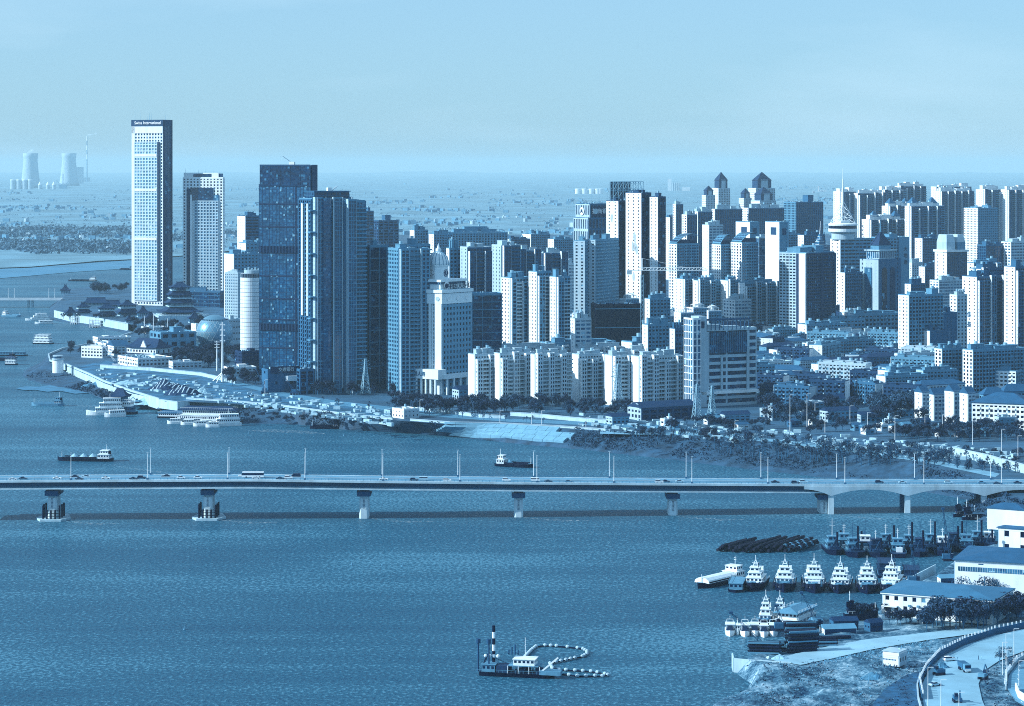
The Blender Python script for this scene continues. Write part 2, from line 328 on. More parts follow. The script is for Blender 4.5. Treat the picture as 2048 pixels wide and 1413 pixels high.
def bld(name, label, cat, vols, yb, st, left=None, th=None, group=None, rf=None, ratio=.6, seed=0, base=None, par=None, body=block, **kw):
    """vols: [(xl, xm, xr, ytop[, metres behind])] in photo columns and rows; the first fixes the orientation."""
    v0 = vols[0]; C, t, W, D = fit(v0[0], v0[1], v0[2], yb, th, ratio=ratio)
    b = Bld(name, label, cat, C, t, group); b.boxes = []
    for i, v_ in enumerate(vols):
        if i == 0: lx = ly = 0; w_, d_ = W, D
        else:
            Y = C.y + (v_[4] if len(v_) > 4 else 0); yb_ = YH + F * (H - ZC) / Y
            C2, _, w_, d_ = fit(v_[0], v_[1], v_[2], yb_, math.degrees(t)); lx, ly = b.local(C2.x, C2.y)
        w_ = min(w_, 90); d_ = max(min(d_, 70), 4)
        B = (lx, lx + w_, ly, ly + d_); z1 = b.ztop(v_[3], lx, ly); s_ = v_[5] if len(v_) > 5 else st
        if body is block: block(b, B, 0, z1, s_, left if len(v_) < 7 else v_[6])
        else: body(b, B, 0, z1, s_, left)
        roof(b, B, z1, par=par or s_['wall'], seed=seed + i, **(rf or {})); b.boxes.append((B, z1))
    c_, s2 = math.cos(t), math.sin(t)
    for B, _ in b.boxes:
        mx, my = (B[0] + B[1]) / 2, (B[2] + B[3]) / 2
        FOOT.append((C.x + c_ * mx - s2 * my, C.y + s2 * mx + c_ * my, .5 * math.hypot(B[1] - B[0], B[3] - B[2])))
    b.kw = kw; return b
def resi(b, B, z0, z1, st, left=None):
    """A housing tower: a slab with projecting bays (their flanks catch the sun) and balconies between them."""
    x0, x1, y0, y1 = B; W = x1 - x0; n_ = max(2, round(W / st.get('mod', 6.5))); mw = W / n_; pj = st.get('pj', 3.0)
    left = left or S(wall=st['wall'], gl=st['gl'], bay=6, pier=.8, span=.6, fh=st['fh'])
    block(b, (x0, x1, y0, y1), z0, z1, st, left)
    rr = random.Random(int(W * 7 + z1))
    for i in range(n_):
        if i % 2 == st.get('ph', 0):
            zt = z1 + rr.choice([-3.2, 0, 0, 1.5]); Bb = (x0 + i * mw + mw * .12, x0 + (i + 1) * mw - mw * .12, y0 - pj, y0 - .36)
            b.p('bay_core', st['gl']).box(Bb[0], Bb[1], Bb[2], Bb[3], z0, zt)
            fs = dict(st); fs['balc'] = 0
            facade(b, Bb, z0, zt, fs, 'F'); sd = dict(st); sd.update(pier=.75, span=.7, balc=0, bay=3, wall=st.get('flank', st['wall'])); facade(b, Bb, z0, zt, sd, 'L'); facade(b, Bb, z0, zt, sd, 'R')  # flanks can take a paler wall than the bay front, sunlight in the tone
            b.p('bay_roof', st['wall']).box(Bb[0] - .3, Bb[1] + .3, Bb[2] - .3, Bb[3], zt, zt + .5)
        else:
            m2 = b.p('balcony', st.get('bm', st['wall']), True); fh = st['fh']; nf = int((z1 - z0) / fh)
            for k in range(1, nf): m2.box(x0 + i * mw - mw * .1, x0 + (i + 1) * mw + mw * .1, y0 - st.get('bd', 1.9), y0 - .37, z0 + k * fh - .1, z0 + k * fh + .95)
AP = S(wall=W2, gl=GD, bay=3.3, fh=3.0, pier=.42, span=.48, balc=1.3, bstep=3, bo=1, ac=.12)
PUN = S(wall=WH, gl=GD, bay=3.6, fh=3.4, pier=.55, span=.55)
BND = S(wall=W2, gl=GD, bay=7, fh=3.4, pier=.1, span=.48)
CUR = S(wall=W5, gl=GC, bay=3.2, fh=3.5, pier=.06, span=.07, proud=.15)
CURK = S(wall=W4, gl=GK, bay=4.0, fh=3.4, pier=.12, span=.14, proud=.3)
BLK = S(wall=WH, gl=GD, bay=7, fh=3.2, pier=.84, span=.62, proud=.3)
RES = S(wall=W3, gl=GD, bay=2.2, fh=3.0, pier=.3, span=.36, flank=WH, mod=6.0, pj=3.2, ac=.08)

# --- the tall hotel tower with the lettered crown
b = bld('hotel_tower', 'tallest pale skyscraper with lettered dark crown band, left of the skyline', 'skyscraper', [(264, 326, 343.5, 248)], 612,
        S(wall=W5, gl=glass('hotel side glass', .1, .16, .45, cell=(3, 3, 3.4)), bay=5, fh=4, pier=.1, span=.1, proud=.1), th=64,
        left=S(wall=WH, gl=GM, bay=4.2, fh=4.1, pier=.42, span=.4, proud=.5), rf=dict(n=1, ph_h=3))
B, z1 = b.boxes[0]; D = B[3]; W = B[1]
hc = glass('hotel panel glass', .3, .46, .75, cell=(3, 3, 4.1))
q = b.p('raised_front_panel', hc); q.box(-1.5, -.5, D * .16, D * .90, 6, z1 * .9)
st = S(wall=W2, gl=hc, bay=4.3, fh=4.05, pier=.34, span=.36, proud=.5); st['wall'] = mat('hotel panel', .7, var=.08, col=(.5, .66, .75, 1)); facade(b, (-1.5, 0, D * .16, D * .90), 6, z1 * .9, st, 'L')
for k in (.36, .63, .82): MB().box(-2.3, -1.5, D * .18, D * .88, z1 * k, z1 * k + 3.2).obj('plant_floor_band', WH, b.o)
b.p('shadow_joint', W6).box(-2.1, -.4, D * .1, D * .13, 6, z1 * .9)
b.p('white_frame', WH).box(-.9, -.4, D * .9, D, 0, z1 - 4); b.p('white_frame', WH).box(-.9, -.4, 0, D, z1 - 12, z1 - 3)
cr_ = b.p('crown', W5); cr_.box(-1.2, W + .4, -.4, D + .4, z1 - 3, z1 + 5.2)
b.p('dark_side_fin', W6).box(W - 2, W + .5, -.9, D * .5, 0, z1 + 5); b.p('dark_side_fin', W6).box(-.3, 2.6, -.9, -.1, 0, z1 + 5)
me = sign('Swiss International', 5.4, mat('sign white', .98, var=0), b.o, -1.4, D * .47, z1 + 1.2, 'L', ext=.2)
for i in range(8):
    x, y = random.uniform(2, W - 2), random.uniform(2, D - 2); MB().cyl(x, y, z1 + 5, z1 + random.uniform(10, 17), .22, .08, n=5).obj('antenna', STL, b.o)
b.done()
# --- the shorter matching tower
b = bld('hotel_tower', 'shorter white-framed tower with recessed dark window grid beside the tallest skyscraper', 'skyscraper', [(366, 446, 449, 357)], 612,
        S(wall=WH, gl=GD, bay=4, fh=3.9, pier=.5, span=.5), th=72, left=S(wall=WH, gl=GD, bay=4.6, fh=3.9, pier=.5, span=.46, proud=.6), rf=dict(n=1, ph_h=3))
B, z1 = b.boxes[0]; D = B[3]; W = B[1]; zt = z1 * .87
b.p('raised_front_panel', GM).box(-1.6, -.5, D * .1, D * .7, 6, zt)
facade(b, (-1.6, 0, D * .1, D * .7), 6, zt - 8, S(wall=W2, gl=GM, bay=4.3, fh=3.9, pier=.34, span=.4, proud=.6), 'L')
b.p('glass_head', GK).box(-1.9, -.5, D * .24, D * .78, zt - 7, zt + 9); b.p('shadow_joint', W6).box(-1.3, -.4, D * .8, D * .9, 6, zt + 8); b.p('white_fin', WH).box(-2.4, -.5, D * .76, D * .8, 6, zt)
b.p('upper_storey', WH).box(1, W - 1, D * .12, D * .99, z1, z1 + 7); b.p('upper_window_band', GK).box(.6, 1, D * .3, D * .75, z1 + 1.5, z1 + 5.5); b.p('plant_room', W5).box(2, W - 2, D * .02, D * .2, z1, z1 + 6)
for i in range(5): MB().cyl(random.uniform(2, W - 2), random.uniform(2, D - 2), z1 + 6.5, z1 + random.uniform(9, 13), .2, .08, n=5).obj('antenna', STL, b.o)
b.done()
# podium of the two
b = bld('podium', 'low dark glass podium joining the two pale towers behind the pagoda', 'building', [(256, 440, 452, 585)], 616, S(wall=W4, gl=GK, bay=8, fh=4.5, pier=.06, span=.2), th=68, rf=dict(n=1))
B, z1 = b.boxes[0]; b.p('led_screen', mat('screen', .72, var=.1)).box(-.9, -.5, B[3] * .66, B[3] * .76, z1 * .25, z1 * .95); b.done()

# --- glass skyscraper in front
b = bld('glass_tower', 'dark blue glass office skyscraper with louvred bands and boxed crown', 'skyscraper', [(518, 621, 632, 372)], 752, CUR, th=72, rf=dict(n=0, tank=False))
B, z1 = b.boxes[0]; W, D = B[1], B[3]
b.p('crown_glass', GK).box(-.6, W + .1, -.2, D - 1, z1, b.ztop(331)); facade(b, (-.6, W + .1, -.2, D - 1), z1, b.ztop(331), S(wall=W5, gl=GK, bay=9, fh=3.4, pier=.03, span=.1, proud=.2), 'L')
b.p('crown_side', W6).box(W * .1, W + .5, -1.2, -.3, z1 * .97, b.ztop(330))
for k, hh in ((.645, .036), (.235, .036)):
    MB().box(-.75, -.12, .3, D - .3, z1 * k, z1 * (k + hh)).obj('louvre_band', W6, b.o); q = b.p('louvre_fin', W5, True)
    for i in range(34): q.box(-1.1, -.75, .6 + i * (D - 1.5) / 34, .9 + i * (D - 1.5) / 34, z1 * k, z1 * (k + hh))
for k in (.9, .78, .52, .4, .29, .14): MB().box(-.4, -.1, 0, D, z1 * k, z1 * k + 1.1).obj('floor_joint', W6, b.o)
b.p('vertical_joint', W6).box(-.45, -.1, D * .28, D * .295, 0, z1)
gb = glass('lit blinds', .3, .5, .8); q = b.p('window_blind', mat('blind', .5, var=.2), True); rr = random.Random(4)
for i in range(60): y = D * (.03 + .92 * rr.randrange(26) / 26); z = z1 * .02 + 3.5 * rr.randrange(int(z1 / 3.5)); q.box(-.36, -.2, y, y + 1.5, z, z + 1.7)
cr_ = MB(); cr_.box(W * .3, W * .5, D * .35, D * .45, b.ztop(331), b.ztop(331) + 3); cr_.bar((W * .4, D * .4, b.ztop(331) + 2), (W * .4 - 4, D * .55, b.ztop(331) + 8), .4); cr_.obj('cleaning_crane', WH, b.o); b.done()
b.o['label'] = 'dark blue glass office skyscraper with louvred bands and boxed crown'
# --- cream round hotel tower
C = G(500, 735, ZC); s_ = SC(735, ZC); r_ = 20.5 / s_; zt = (735 - 548) / s_
b = Bld('round_tower', 'round white tower ringed with dark window bands beside the glass skyscraper', 'tower', C + Vector((0, r_, 0)), 0)
b.p('glazing', GD).cyl(0, 0, 0, zt, r_, n=32)
q = b.p('ring_band', WH, True); nf = 21
for k in range(nf):
    z = zt * .12 + k * (zt * .84) / nf; q.lathe([(r_, z), (r_ + .5, z), (r_ + .5, z + 3.0), (r_, z + 3.0)], n=32, cap=False)
b.p('base', W6).box(-r_ * 1.1, r_ * 1.15, -r_ * .9, r_, 0, zt * .12); b.p('roof_drum', W2).cyl(1, 0, zt, zt + 3, r_ * .8, n=24); q = b.p('mullion', W2, True)
for i in range(32): a = 2 * math.pi * i / 32; q.bar((math.cos(a) * (r_ + .3), math.sin(a) * (r_ + .3), zt * .12), (math.cos(a) * (r_ + .3), math.sin(a) * (r_ + .3), zt), .28)
for i in range(5): MB().box(-6 + i * 3, -4.6 + i * 3, -2, 2, zt + 3, zt + 4.5 + i % 2).obj('roof_unit', CLUT, b.o)
b.done(); FOOT.append((C.x, C.y + r_, r_))
bld('curved_block', 'pale speckled stone block left of the round white tower', 'building', [(450, 476, 486, 548)], 668, S(wall=W2, gl=GM, bay=2.6, fh=3.2, pier=.5, span=.55), th=60, rf=dict(n=2)).done()
bld('office_block', 'white tower with dark ribbed front and crest, peeking left of the glass skyscraper', 'building', [(475, 491, 530, 434)], 640, S(wall=W4, gl=GD, bay=9, fh=3.4, pier=.08, span=.5), left=BLK, rf=dict(n=2)).done()
bld('stepped_hotel', 'stepped white hotel with rows of square windows left of the glass skyscraper', 'building', [(449, 468, 530, 510), (478, 492, 530, 488, 20)], 655, S(wall=W3, gl=GD, bay=4.2, fh=3.8, pier=.5, span=.55), left=S(wall=WH, gl=GD, bay=9, fh=4, pier=.9, span=.6), rf=dict(n=3)).done()
bld('museum_wing', 'low white museum block right behind the sphere', 'building', [(447, 455, 486, 642)], 690, S(wall=W2, gl=GD, bay=3, fh=6, pier=.4, span=.8), left=S(wall=WH, gl=GD, bay=9, fh=9, pier=.95, span=.7), rf=dict(n=1)).done()
bld('museum_wing', 'low stepped museum hall left of the sphere with deep dark entrance', 'building', [(300, 322, 392, 668)], 702, S(wall=W3, gl=GD, bay=9, fh=9, pier=.4, span=.5), rf=dict(n=1)).done()
bld('museum_wing', 'bright white upright frame wall just left of the metal sphere', 'building', [(383, 392, 400, 651)], 694, BLK, rf=dict(n=0)).done()
# --- twin residential glass tower
RG = S(wall=W3, gl=GC, bay=2.4, fh=3.3, pier=.2, span=.14, flank=W2, mod=7.5, pj=4.5, proud=.3, bd=2.4)
b = bld('glass_apartment_tower', 'broad blue glass apartment tower with vertical fins and round corner bay', 'skyscraper', [(599, 624, 700, 400), (668, 690, 730, 404, 6)], 788, RG, left=S(wall=W4, gl=GC, bay=4.5, fh=3.3, pier=.3, span=.14, proud=.9, balc=1.2, bf='L', bstep=2, bo=0), body=resi, rf=dict(n=1), ratio=.55)
B, z1 = b.boxes[0]
b.p('upper_storeys', GK).box(B[1] * .1, B[1] * 1.02, 3, B[3] * .8, z1, b.ztop(384)); facade(b, (B[1] * .1, B[1] * 1.02, 3, B[3] * .8), z1, b.ztop(384), CURK, 'F'); facade(b, (B[1] * .1, B[1] * 1.02, 3, B[3] * .8), z1, b.ztop(384), CURK, 'L')
b.p('top_slab', W4).box(B[1] * .08, B[1] * 1.05, 2, B[3] * .85, b.ztop(384), b.ztop(382.5)); b.p('round_bay', GC).cyl(B[1] * .33, -3.4, 0, z1 + 1, 4.2, n=20)
q = b.p('round_bay_ring', W4, True)
for k in range(int(z1 / 3.3)): q.lathe([(4.2, k * 3.3), (4.35, k * 3.3), (4.35, k * 3.3 + .5), (4.2, k * 3.3 + .5)], B[1] * .33, -3.4, 20, False)
for k in range(9):
    for xx in (-3.6, B[1] * .12): b.p('projecting_slab', W3, True).box(xx, xx + 6, -4.9, 1, z1 * k / 9 + 8, z1 * k / 9 + 9)
b.p('white_fin', WH).box(-1.7, -.95, B[3] * .2, B[3] * .28, z1 * .4, z1 * .98); b.p('white_fin', WH).box(-1.7, -.95, B[3] * .6, B[3] * .7, z1 * .4, z1 * .98); b.p('white_fin', WH).box(1.2, 2.2, -1.5, -.4, z1 * .4, z1); [MB().box(x_, x_ + .9, -5.6, -4.4, 4, z1 + 2).obj('pale_rib', W2, b.o) for x_ in (B[1] * .06, B[1] * .48, B[1] * .72, B[1] * .98)]
q = MB(); q.box(B[1] * .5, B[1] * .6, 6, 9, b.ztop(382.5), b.ztop(376)); q.bar((B[1] * .62, 7, b.ztop(382)), (B[1] * .75, 6, b.ztop(373)), .5); q.obj('cleaning_crane', WH, b.o); b.done()
# --- dark blocks right of it
SL = S(wall=W3, gl=GK, bay=6.5, fh=9.6, pier=.06, span=.07, proud=.7)
bld('dark_apartment_tower', 'dark glass apartment tower with pale frames, between glass tower and domed clock building', 'building', [(729, 740, 776, 494)], 782, SL, left=S(wall=W4, gl=GK, bay=4, fh=9.6, pier=.2, span=.1, proud=.8), rf=dict(n=1)).done()
bld('dark_apartment_tower', 'wide grey blue apartment tower immediately behind the domed clock building', 'building', [(774, 797, 858, 500), (797, 812, 860, 492, 25)], 790, S(wall=W3, gl=GK, bay=3.2, fh=3.2, pier=.34, span=.32, proud=.6, flank=W2, mod=9, pj=3), left=S(wall=W3, gl=GD, bay=3, fh=3.2, pier=.4, span=.45), rf=dict(n=1), body=resi).done()
bld('office_slab', 'dark banded office slab far behind, right of the broad glass apartment tower', 'building', [(744, 757, 797, 443)], 590, S(wall=W4, gl=GD, bay=8, fh=4, pier=.2, span=.4), left=S(wall=W5, gl=GD, bay=6, fh=4, pier=.4, span=.4), rf=dict(n=1, ph_h=10)).done()
bld('office_slab', 'narrow dark slab touching the right edge of the broad glass tower', 'building', [(722, 730, 747, 424)], 595, S(wall=W4, gl=GD, bay=8, fh=4, pier=.1, span=.4), left=S(wall=W5, gl=GD, bay=6, fh=4, pier=.4, span=.4), rf=dict(n=1)).done()
for i, (a_, m_, c_, y_, yb_, lb) in enumerate([(820, 829, 856, 462, 610, 'white flats with roof turrets, leftmost of the far trio behind the dome'), (858, 868, 905, 470, 612, 'white flats with roof turrets, middle of the far trio behind the dome'), (885, 893, 1015, 467, 600, 'long grey blue slab with regular windows behind the dome'), (893, 899, 922, 499, 735, 'narrow white flats with dark balconies just right of the dome')]):
    bld('apartment_block', lb, 'building', [(a_, m_, c_, y_)], yb_, S(wall=W3, gl=GD, bay=4, fh=3.4, pier=.45, span=.42, balc=1.2 if i != 2 else 0), left=BLK, rf=dict(n=4, ph_h=7), seed=i).done()
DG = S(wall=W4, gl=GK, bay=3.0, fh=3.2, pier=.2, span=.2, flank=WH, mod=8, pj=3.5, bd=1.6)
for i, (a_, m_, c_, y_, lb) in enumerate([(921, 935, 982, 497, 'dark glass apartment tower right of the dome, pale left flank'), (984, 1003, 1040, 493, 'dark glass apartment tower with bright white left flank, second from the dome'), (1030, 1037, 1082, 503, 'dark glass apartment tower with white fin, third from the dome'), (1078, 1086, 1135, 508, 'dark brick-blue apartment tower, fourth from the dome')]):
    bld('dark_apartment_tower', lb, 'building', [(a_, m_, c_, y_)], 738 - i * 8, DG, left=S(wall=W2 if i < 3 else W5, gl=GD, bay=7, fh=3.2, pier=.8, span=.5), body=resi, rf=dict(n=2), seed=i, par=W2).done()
# --- domed clock building
WP = mat('pale stone', .86, var=.1, streak=.25, scale=.15)
b = bld('clock_building', 'white stone bank building with ribbed dome and clock faces by the river', 'building', [(815, 885, 942, 583)], 790, S(wall=mat('bank stone with painted shade', .46, var=.15, scale=.15), gl=GD, bay=3.9, fh=4.3, pier=.52, span=.5, proud=.5), left=S(wall=WP, gl=GD, bay=3.2, fh=3.2, pier=.5, span=.35, proud=.4), th=52, rf=dict(n=0, tank=False))  # front stone darkened against the pale stone: shade painted into its colour
B, z1 = b.boxes[0]; W, D = B[1], B[3]; q = b.p('stone_pier', WP)
for s0, s1 in ((0, .2), (.3, .36), (.63, .70), (.8, 1.0)): fbox(q, B, 'L', D * s0, D * s1, 0, z1, .4, 1.5)
q.box(-1.8, 0, -.6, D + .6, z1 - 11, z1 + .5) if False else None
q = b.p('attic', WP); q.box(-1.6, W + .6, -.7, D + .7, z1 - 10, z1 - 2); b.p('cornice', WP).box(-2.4, W + 1.3, -1.5, D + 1.5, z1 - 1.5, z1 + 1)
q = b.p('medallion', WH, True)
for k in (.17, .5, .83): q.prism([(W * k + 1.6 * math.cos(a), 1.6 * math.sin(a)) for a in [i * .5236 for i in range(12)]], 0, .01) if False else None
for k in (.17, .5, .83):
    MB().cyl(0, 0, 0, .5, 1.7, n=14).obj('medallion', WH, b.o).matrix_local = Matrix.Translation((W * k, -.7, z1 - 6)) @ Matrix.Rotation(R(90), 4, 'X')
for k in (.1, .9): MB().cyl(0, 0, 0, .5, 1.7, n=14).obj('medallion', W2, b.o).matrix_local = Matrix.Translation((-1.6, D * k, z1 - 6)) @ Matrix.Rotation(R(-90), 4, 'Y')
z2 = b.ztop(562); q = b.p('upper_block', WP); q.box(1, W * .9, D * .08, D * .9, z1, z2); b.p('upper_cornice', WP).box(-.4, W * .9 + 1.4, D * .08 - 1.4, D * .9 + 1.4, z2 - 1.2, z2 + .6); q = b.p('dentil', W4, True)
for i in range(18): q.box(-.1, .98, D * .1 + i * D * .78 / 18, D * .1 + i * D * .78 / 18 + .8, z2 - 3, z2 - 1.2)
for i in range(12): q.box(2 + i * (W * .85) / 12, 2.9 + i * (W * .85) / 12, D * .08 - .9, D * .08 + .02, z2 - 3, z2 - 1.2)
dx, dy = W * .42, D * .46; rd = 21.5 / SC(790, ZC); zo = b.ztop(535); zd = b.ztop(507)
oc = [(dx + rd * math.cos(R(22.5 + 45 * i)), dy + rd * math.sin(R(22.5 + 45 * i))) for i in range(8)]
b.p('clock_drum', WP).prism(oc, z2, zo); b.p('drum_ledge', WP).prism([(dx + (x - dx) * 1.07, dy + (y - dy) * 1.07) for x, y in oc], zo, zo + 1)
dm = MB(); pr = [(rd * math.cos(R(a)), zo + 1 + (zd - zo) * 1.0 * math.sin(R(a))) for a in range(0, 86, 9)]; dm.lathe(pr, dx, dy, 32); do = dm.obj('dome', WP, b.o, smooth=True); q = MB()
for i in range(16):
    a = 2 * math.pi * i / 16
    for k in range(len(pr) - 1): q.bar((dx + pr[k][0] * math.cos(a), dy + pr[k][0] * math.sin(a), pr[k][1]), (dx + pr[k + 1][0] * math.cos(a), dy + pr[k + 1][0] * math.sin(a), pr[k + 1][1]), .28)
q.obj('rib', W3, do); b.p('lantern', WP).cyl(dx, dy, zd, zd + 3, 2.2, n=12); b.p('finial', WP).cyl(dx, dy, zd + 3, zd + 7, 1.3, .15, n=10)
ck = mat('clock face white', .93, var=0); cd = mat('clock dark', .1, var=0)
for i in range(8):
    a = R(45 * i); n_ = Vector((math.cos(a), math.sin(a), 0)); pos = Vector((dx, dy, (z2 + zo) / 2)) + n_ * rd * .93; dk = i % 2 == 0
    M_ = Matrix.Translation(pos) @ n_.to_track_quat('Z', 'Y').to_matrix().to_4x4()
    if i in (4, 6, 0, 2):
        f_ = MB().cyl(0, 0, 0, .3, 2.9, n=24).obj('clock_face', cd if i == 6 else ck, b.o); f_.matrix_local = M_  # clock on the shaded facet gets a dark face, shade put into its colour
        h_ = MB(); c2 = ck if i == 6 else cd
        for t_ in range(12): h_.bar((2.0 * math.cos(t_ * .5236), 2.0 * math.sin(t_ * .5236), .4), (2.6 * math.cos(t_ * .5236), 2.6 * math.sin(t_ * .5236), .4), .2)
        h_.bar((0, 0, .4), (.8, -1.2, .4), .2); h_.bar((0, 0, .4), (.3, 1.9, .4), .16); h_.obj('clock_hand', c2, f_)
sign('中国人寿财险', 6.0, mat('sign dark', .06, var=0), b.o, W * .72, D * .08 - 2.2, z1 + 3.4, 'F')
lg = MB(); lg.cyl(0, 0, 0, .6, 2.8, n=20); lo = lg.obj('round_logo', WH, b.o); lo.matrix_local = Matrix.Translation((W * .18, D * .08 - 1.6, z1 + 4.5)) @ Matrix.Rotation(R(90), 4, 'X')
MB().cyl(0, 0, .6, .8, 2.0, n=16).obj('logo_mark', DARK, lo).location = (-.6, -.5, 0)
q = b.p('porch', WP); q.box(-9, 1, -3, D + 2, 12.5, 20); q.box(-3, W + 1, -5, -.6, 12.5, 16); q = b.p('portico_column', WP)
for i in range(8): q.cyl(-7.5, D * .02 + i * D * .95 / 7, 0, 12.5, 1.0, n=10)
for i in range(5): q.cyl(1 + i * W * .23, -4, 0, 12.5, .9, n=10)
sign('中国人寿', 4, W4, b.o, -9.3, D * .5, 16, 'L'); b.done()
# its lower glass wing
bld('glass_wing', 'dark glass wing with white slab edges attached right of the clock building', 'building', [(938, 945, 1003, 590)], 775, S(wall=W3, gl=GK, bay=8, fh=6.4, pier=.05, span=.09, proud=.5), rf=dict(n=0), ratio=.7).done()
# --- housing towers and rows near the river
bld('apartment_tower', 'tall grey apartment tower with bright striped balconies, right of the clock building wing', 'building', [(1003, 1020, 1064, 558), (1058, 1074, 1102, 546, -12), (1100, 1112, 1140, 556, -22)], 748, S(wall=W3, gl=GD, bay=3.0, fh=3.1, pier=.34, span=.36, flank=WH, mod=6, pj=3.2, bm=W2), left=S(wall=WH, gl=GD, bay=5, fh=3.1, pier=.7, span=.5), body=resi, rf=dict(n=2, ph_h=6)).done()
ROWM = S(wall=W2, gl=GD, bay=2.4, fh=3.0, pier=.4, span=.42, flank=WH, mod=5.2, pj=3.6, bd=2.6, bm=W2, ac=.3)
EW = S(wall=WH, gl=GD, bay=9, fh=3, pier=.97, span=.9)
for i, (vv, yb_, lb) in enumerate([([(937, 950, 1000, 712), (990, 1000, 1070, 710, -7), (1062, 1070, 1142, 712, -14)], 808, 'long curved terrace of riverside flats with white gable end, below the clock building wing'), ([(1145, 1158, 1214, 712)], 806, 'riverside flats with white gable end, first right of the long terrace'), ([(1210, 1225, 1266, 714)], 812, 'riverside flats with white gable end behind the tall pylon'), ([(1263, 1278, 1362, 716)], 814, 'riverside flats with white gable end next to the banded office building')]):
    bld('apartment_terrace', lb, 'building', vv, yb_, ROWM, left=EW, body=resi, rf=dict(n=4, ph_h=4), seed=i * 3, ratio=.35).done()
for i, (a_, m_, c_, y_, yb_) in enumerate([(955, 966, 1135, 702, 775), (1150, 1160, 1250, 700, 772), (1255, 1264, 1362, 702, 775)]):
    bld('apartment_terrace', ['second-row roofline of flats behind the long curved terrace', 'second-row roofline of flats right of the dark netted block base', 'second-row roofline of flats left of the banded office building'][i], 'building', [(a_, m_, c_, y_)], yb_, ROWM, left=EW, body=resi, rf=dict(n=6, ph_h=4), seed=i, ratio=.3).done()
# --- banded office building
b = bld('office_building', 'white and dark banded office building with rooftop pergola near the pylons', 'building', [(1377, 1392, 1512, 662)], 815, S(wall=W2, gl=GK, bay=30, fh=5.0, pier=.05, span=.42, proud=.8), left=S(wall=W2, gl=GM, bay=3.4, fh=5, pier=.35, span=.4), rf=dict(n=2, ph_h=3), ratio=.5)
B, z1 = b.boxes[0]; W, D = B[1], B[3]
b.p('stair_tower', GM).box(-6.5, .5, -6, 6, 0, b.ztop(637)); facade(b, (-6.5, .5, -6, 6), 0, b.ztop(637), S(wall=WH, gl=GM, bay=3.5, fh=5, pier=.28, span=.14, proud=.4), 'F'); facade(b, (-6.5, .5, -6, 6), 0, b.ztop(637), S(wall=WH, gl=GM, bay=3, fh=5, pier=.25, span=.12, proud=.4), 'L')
b.p('lift_tower', W2).box(.6, W * .14, -3, 8, 0, b.ztop(633)); b.p('logo_panel', W6).box(W * .045, W * .1, -3.4, -3, z1 + 2, z1 + 7); b.p('glass_upper', GK).box(W * .2, W * .82, -2.0, -.5, z1 * .70, z1 * .97); q = b.p('upper_mullion', W3, True)
for i in range(21): x = W * .2 + i * W * .62 / 20; q.box(x - .12, x + .12, -2.3, -2.0, z1 * .70, z1 * .97)
b.p('white_pier', W2).box(W * .4, W * .43, -1.4, -.3, z1 * .22, z1 * .66); b.p('white_pier', W2).box(W * .15, W * .2, -1.6, -.3, z1 * .2, z1 * .98); b.p('white_pier', W2).box(W * .83, W * .87, -1.6, -.3, z1 * .15, z1 * .98); b.p('lower_ledge', WH).box(0, W + .5, -3, -.2, z1 * .165, z1 * .2); q = b.p('pergola', STLD, True)
for i in range(11): x = W * .16 + i * W * .07; q.box(x, x + .5, -1.5, -1, z1, z1 + 7 + i * .25); q.box(x, x + .5, 10, 10.5, z1, z1 + 7)
q.box(W * .16, W * .88, -1.7, -.9, z1 + 7.2, z1 + 8.2); q.box(W * .16, W * .88, 9.7, 10.7, z1 + 7, z1 + 7.8); b.done()
# --- netted construction block
NET = mat('scaffold net', .03, var=.35, scale=.1)
b = bld('netted_building', 'block under construction wrapped in dark scaffold netting', 'building', [(1182, 1191, 1284, 612)], 752, S(wall=NET, gl=NET, bay=6, fh=12, pier=.03, span=.0, proud=.2), rf=dict(n=0), ratio=.6)
B, z1 = b.boxes[0]
for k in (.33, .68, .95): b.p('white_net_line', W3).box(-.4, B[1] + .4, -.45, -.1, z1 * k, z1 * k + .5)
q = b.p('rebar', STLD, True)
for i in range(140): x, y = random.uniform(0, B[1]), random.choice([0, 0, random.uniform(0, B[3])]); q.bar((x, y, z1), (x + random.uniform(-.6, .6), y, z1 + random.uniform(1, 4)), .12, 3)
b.done()
# --- the tall white slab with scaffold hoarding
TW = S(wall=W5, gl=GD, bay=4.5, fh=3.2, pier=.12, span=.16, proud=.5)
TL_ = S(wall=WH, gl=GD, bay=8.5, fh=3.2, pier=.8, span=.52, proud=.35)
b = bld('apartment_tower', 'tall stained white apartment tower with billboard scaffold on its roof', 'skyscraper', [(1213, 1237, 1256, 404), (1252, 1283, 1302, 388, -26), (1300, 1316, 1331, 396, -40)], 694, TW, left=TL_, rf=dict(n=2, ph_h=4), th=34)
B, z1 = b.boxes[0]; st_ = mat('stain patch', .66, var=.3, scale=.4, col=(.34, .44, .5, 1)); rr = random.Random(3)
for Bq, zq in b.boxes[:2]:
    for i in range(5):
        y, z = Bq[2] + (Bq[3] - Bq[2]) * rr.uniform(.1, .6), zq * rr.uniform(.45, .9); n_ = 9; a_ = [(y + 3 * rr.uniform(.5, 1) * math.cos(k * .7), z + 7 * rr.uniform(.4, 1) * math.sin(k * .7)) for k in range(n_)]
        mb = MB(); mb.add([(Bq[0] - .42, p_[0], p_[1]) for p_ in a_] + [(Bq[0] - .3, p_[0], p_[1]) for p_ in a_], [tuple(range(n_))] + [(k, (k + 1) % n_, n_ + (k + 1) % n_, n_ + k) for k in range(n_)]); mb.obj('stain_patch', st_, b.o)
q = b.p('scaffold', STL); zb = z1; zt = b.ztop(364)
xs = [-2 + i * 6.2 for i in range(7)]
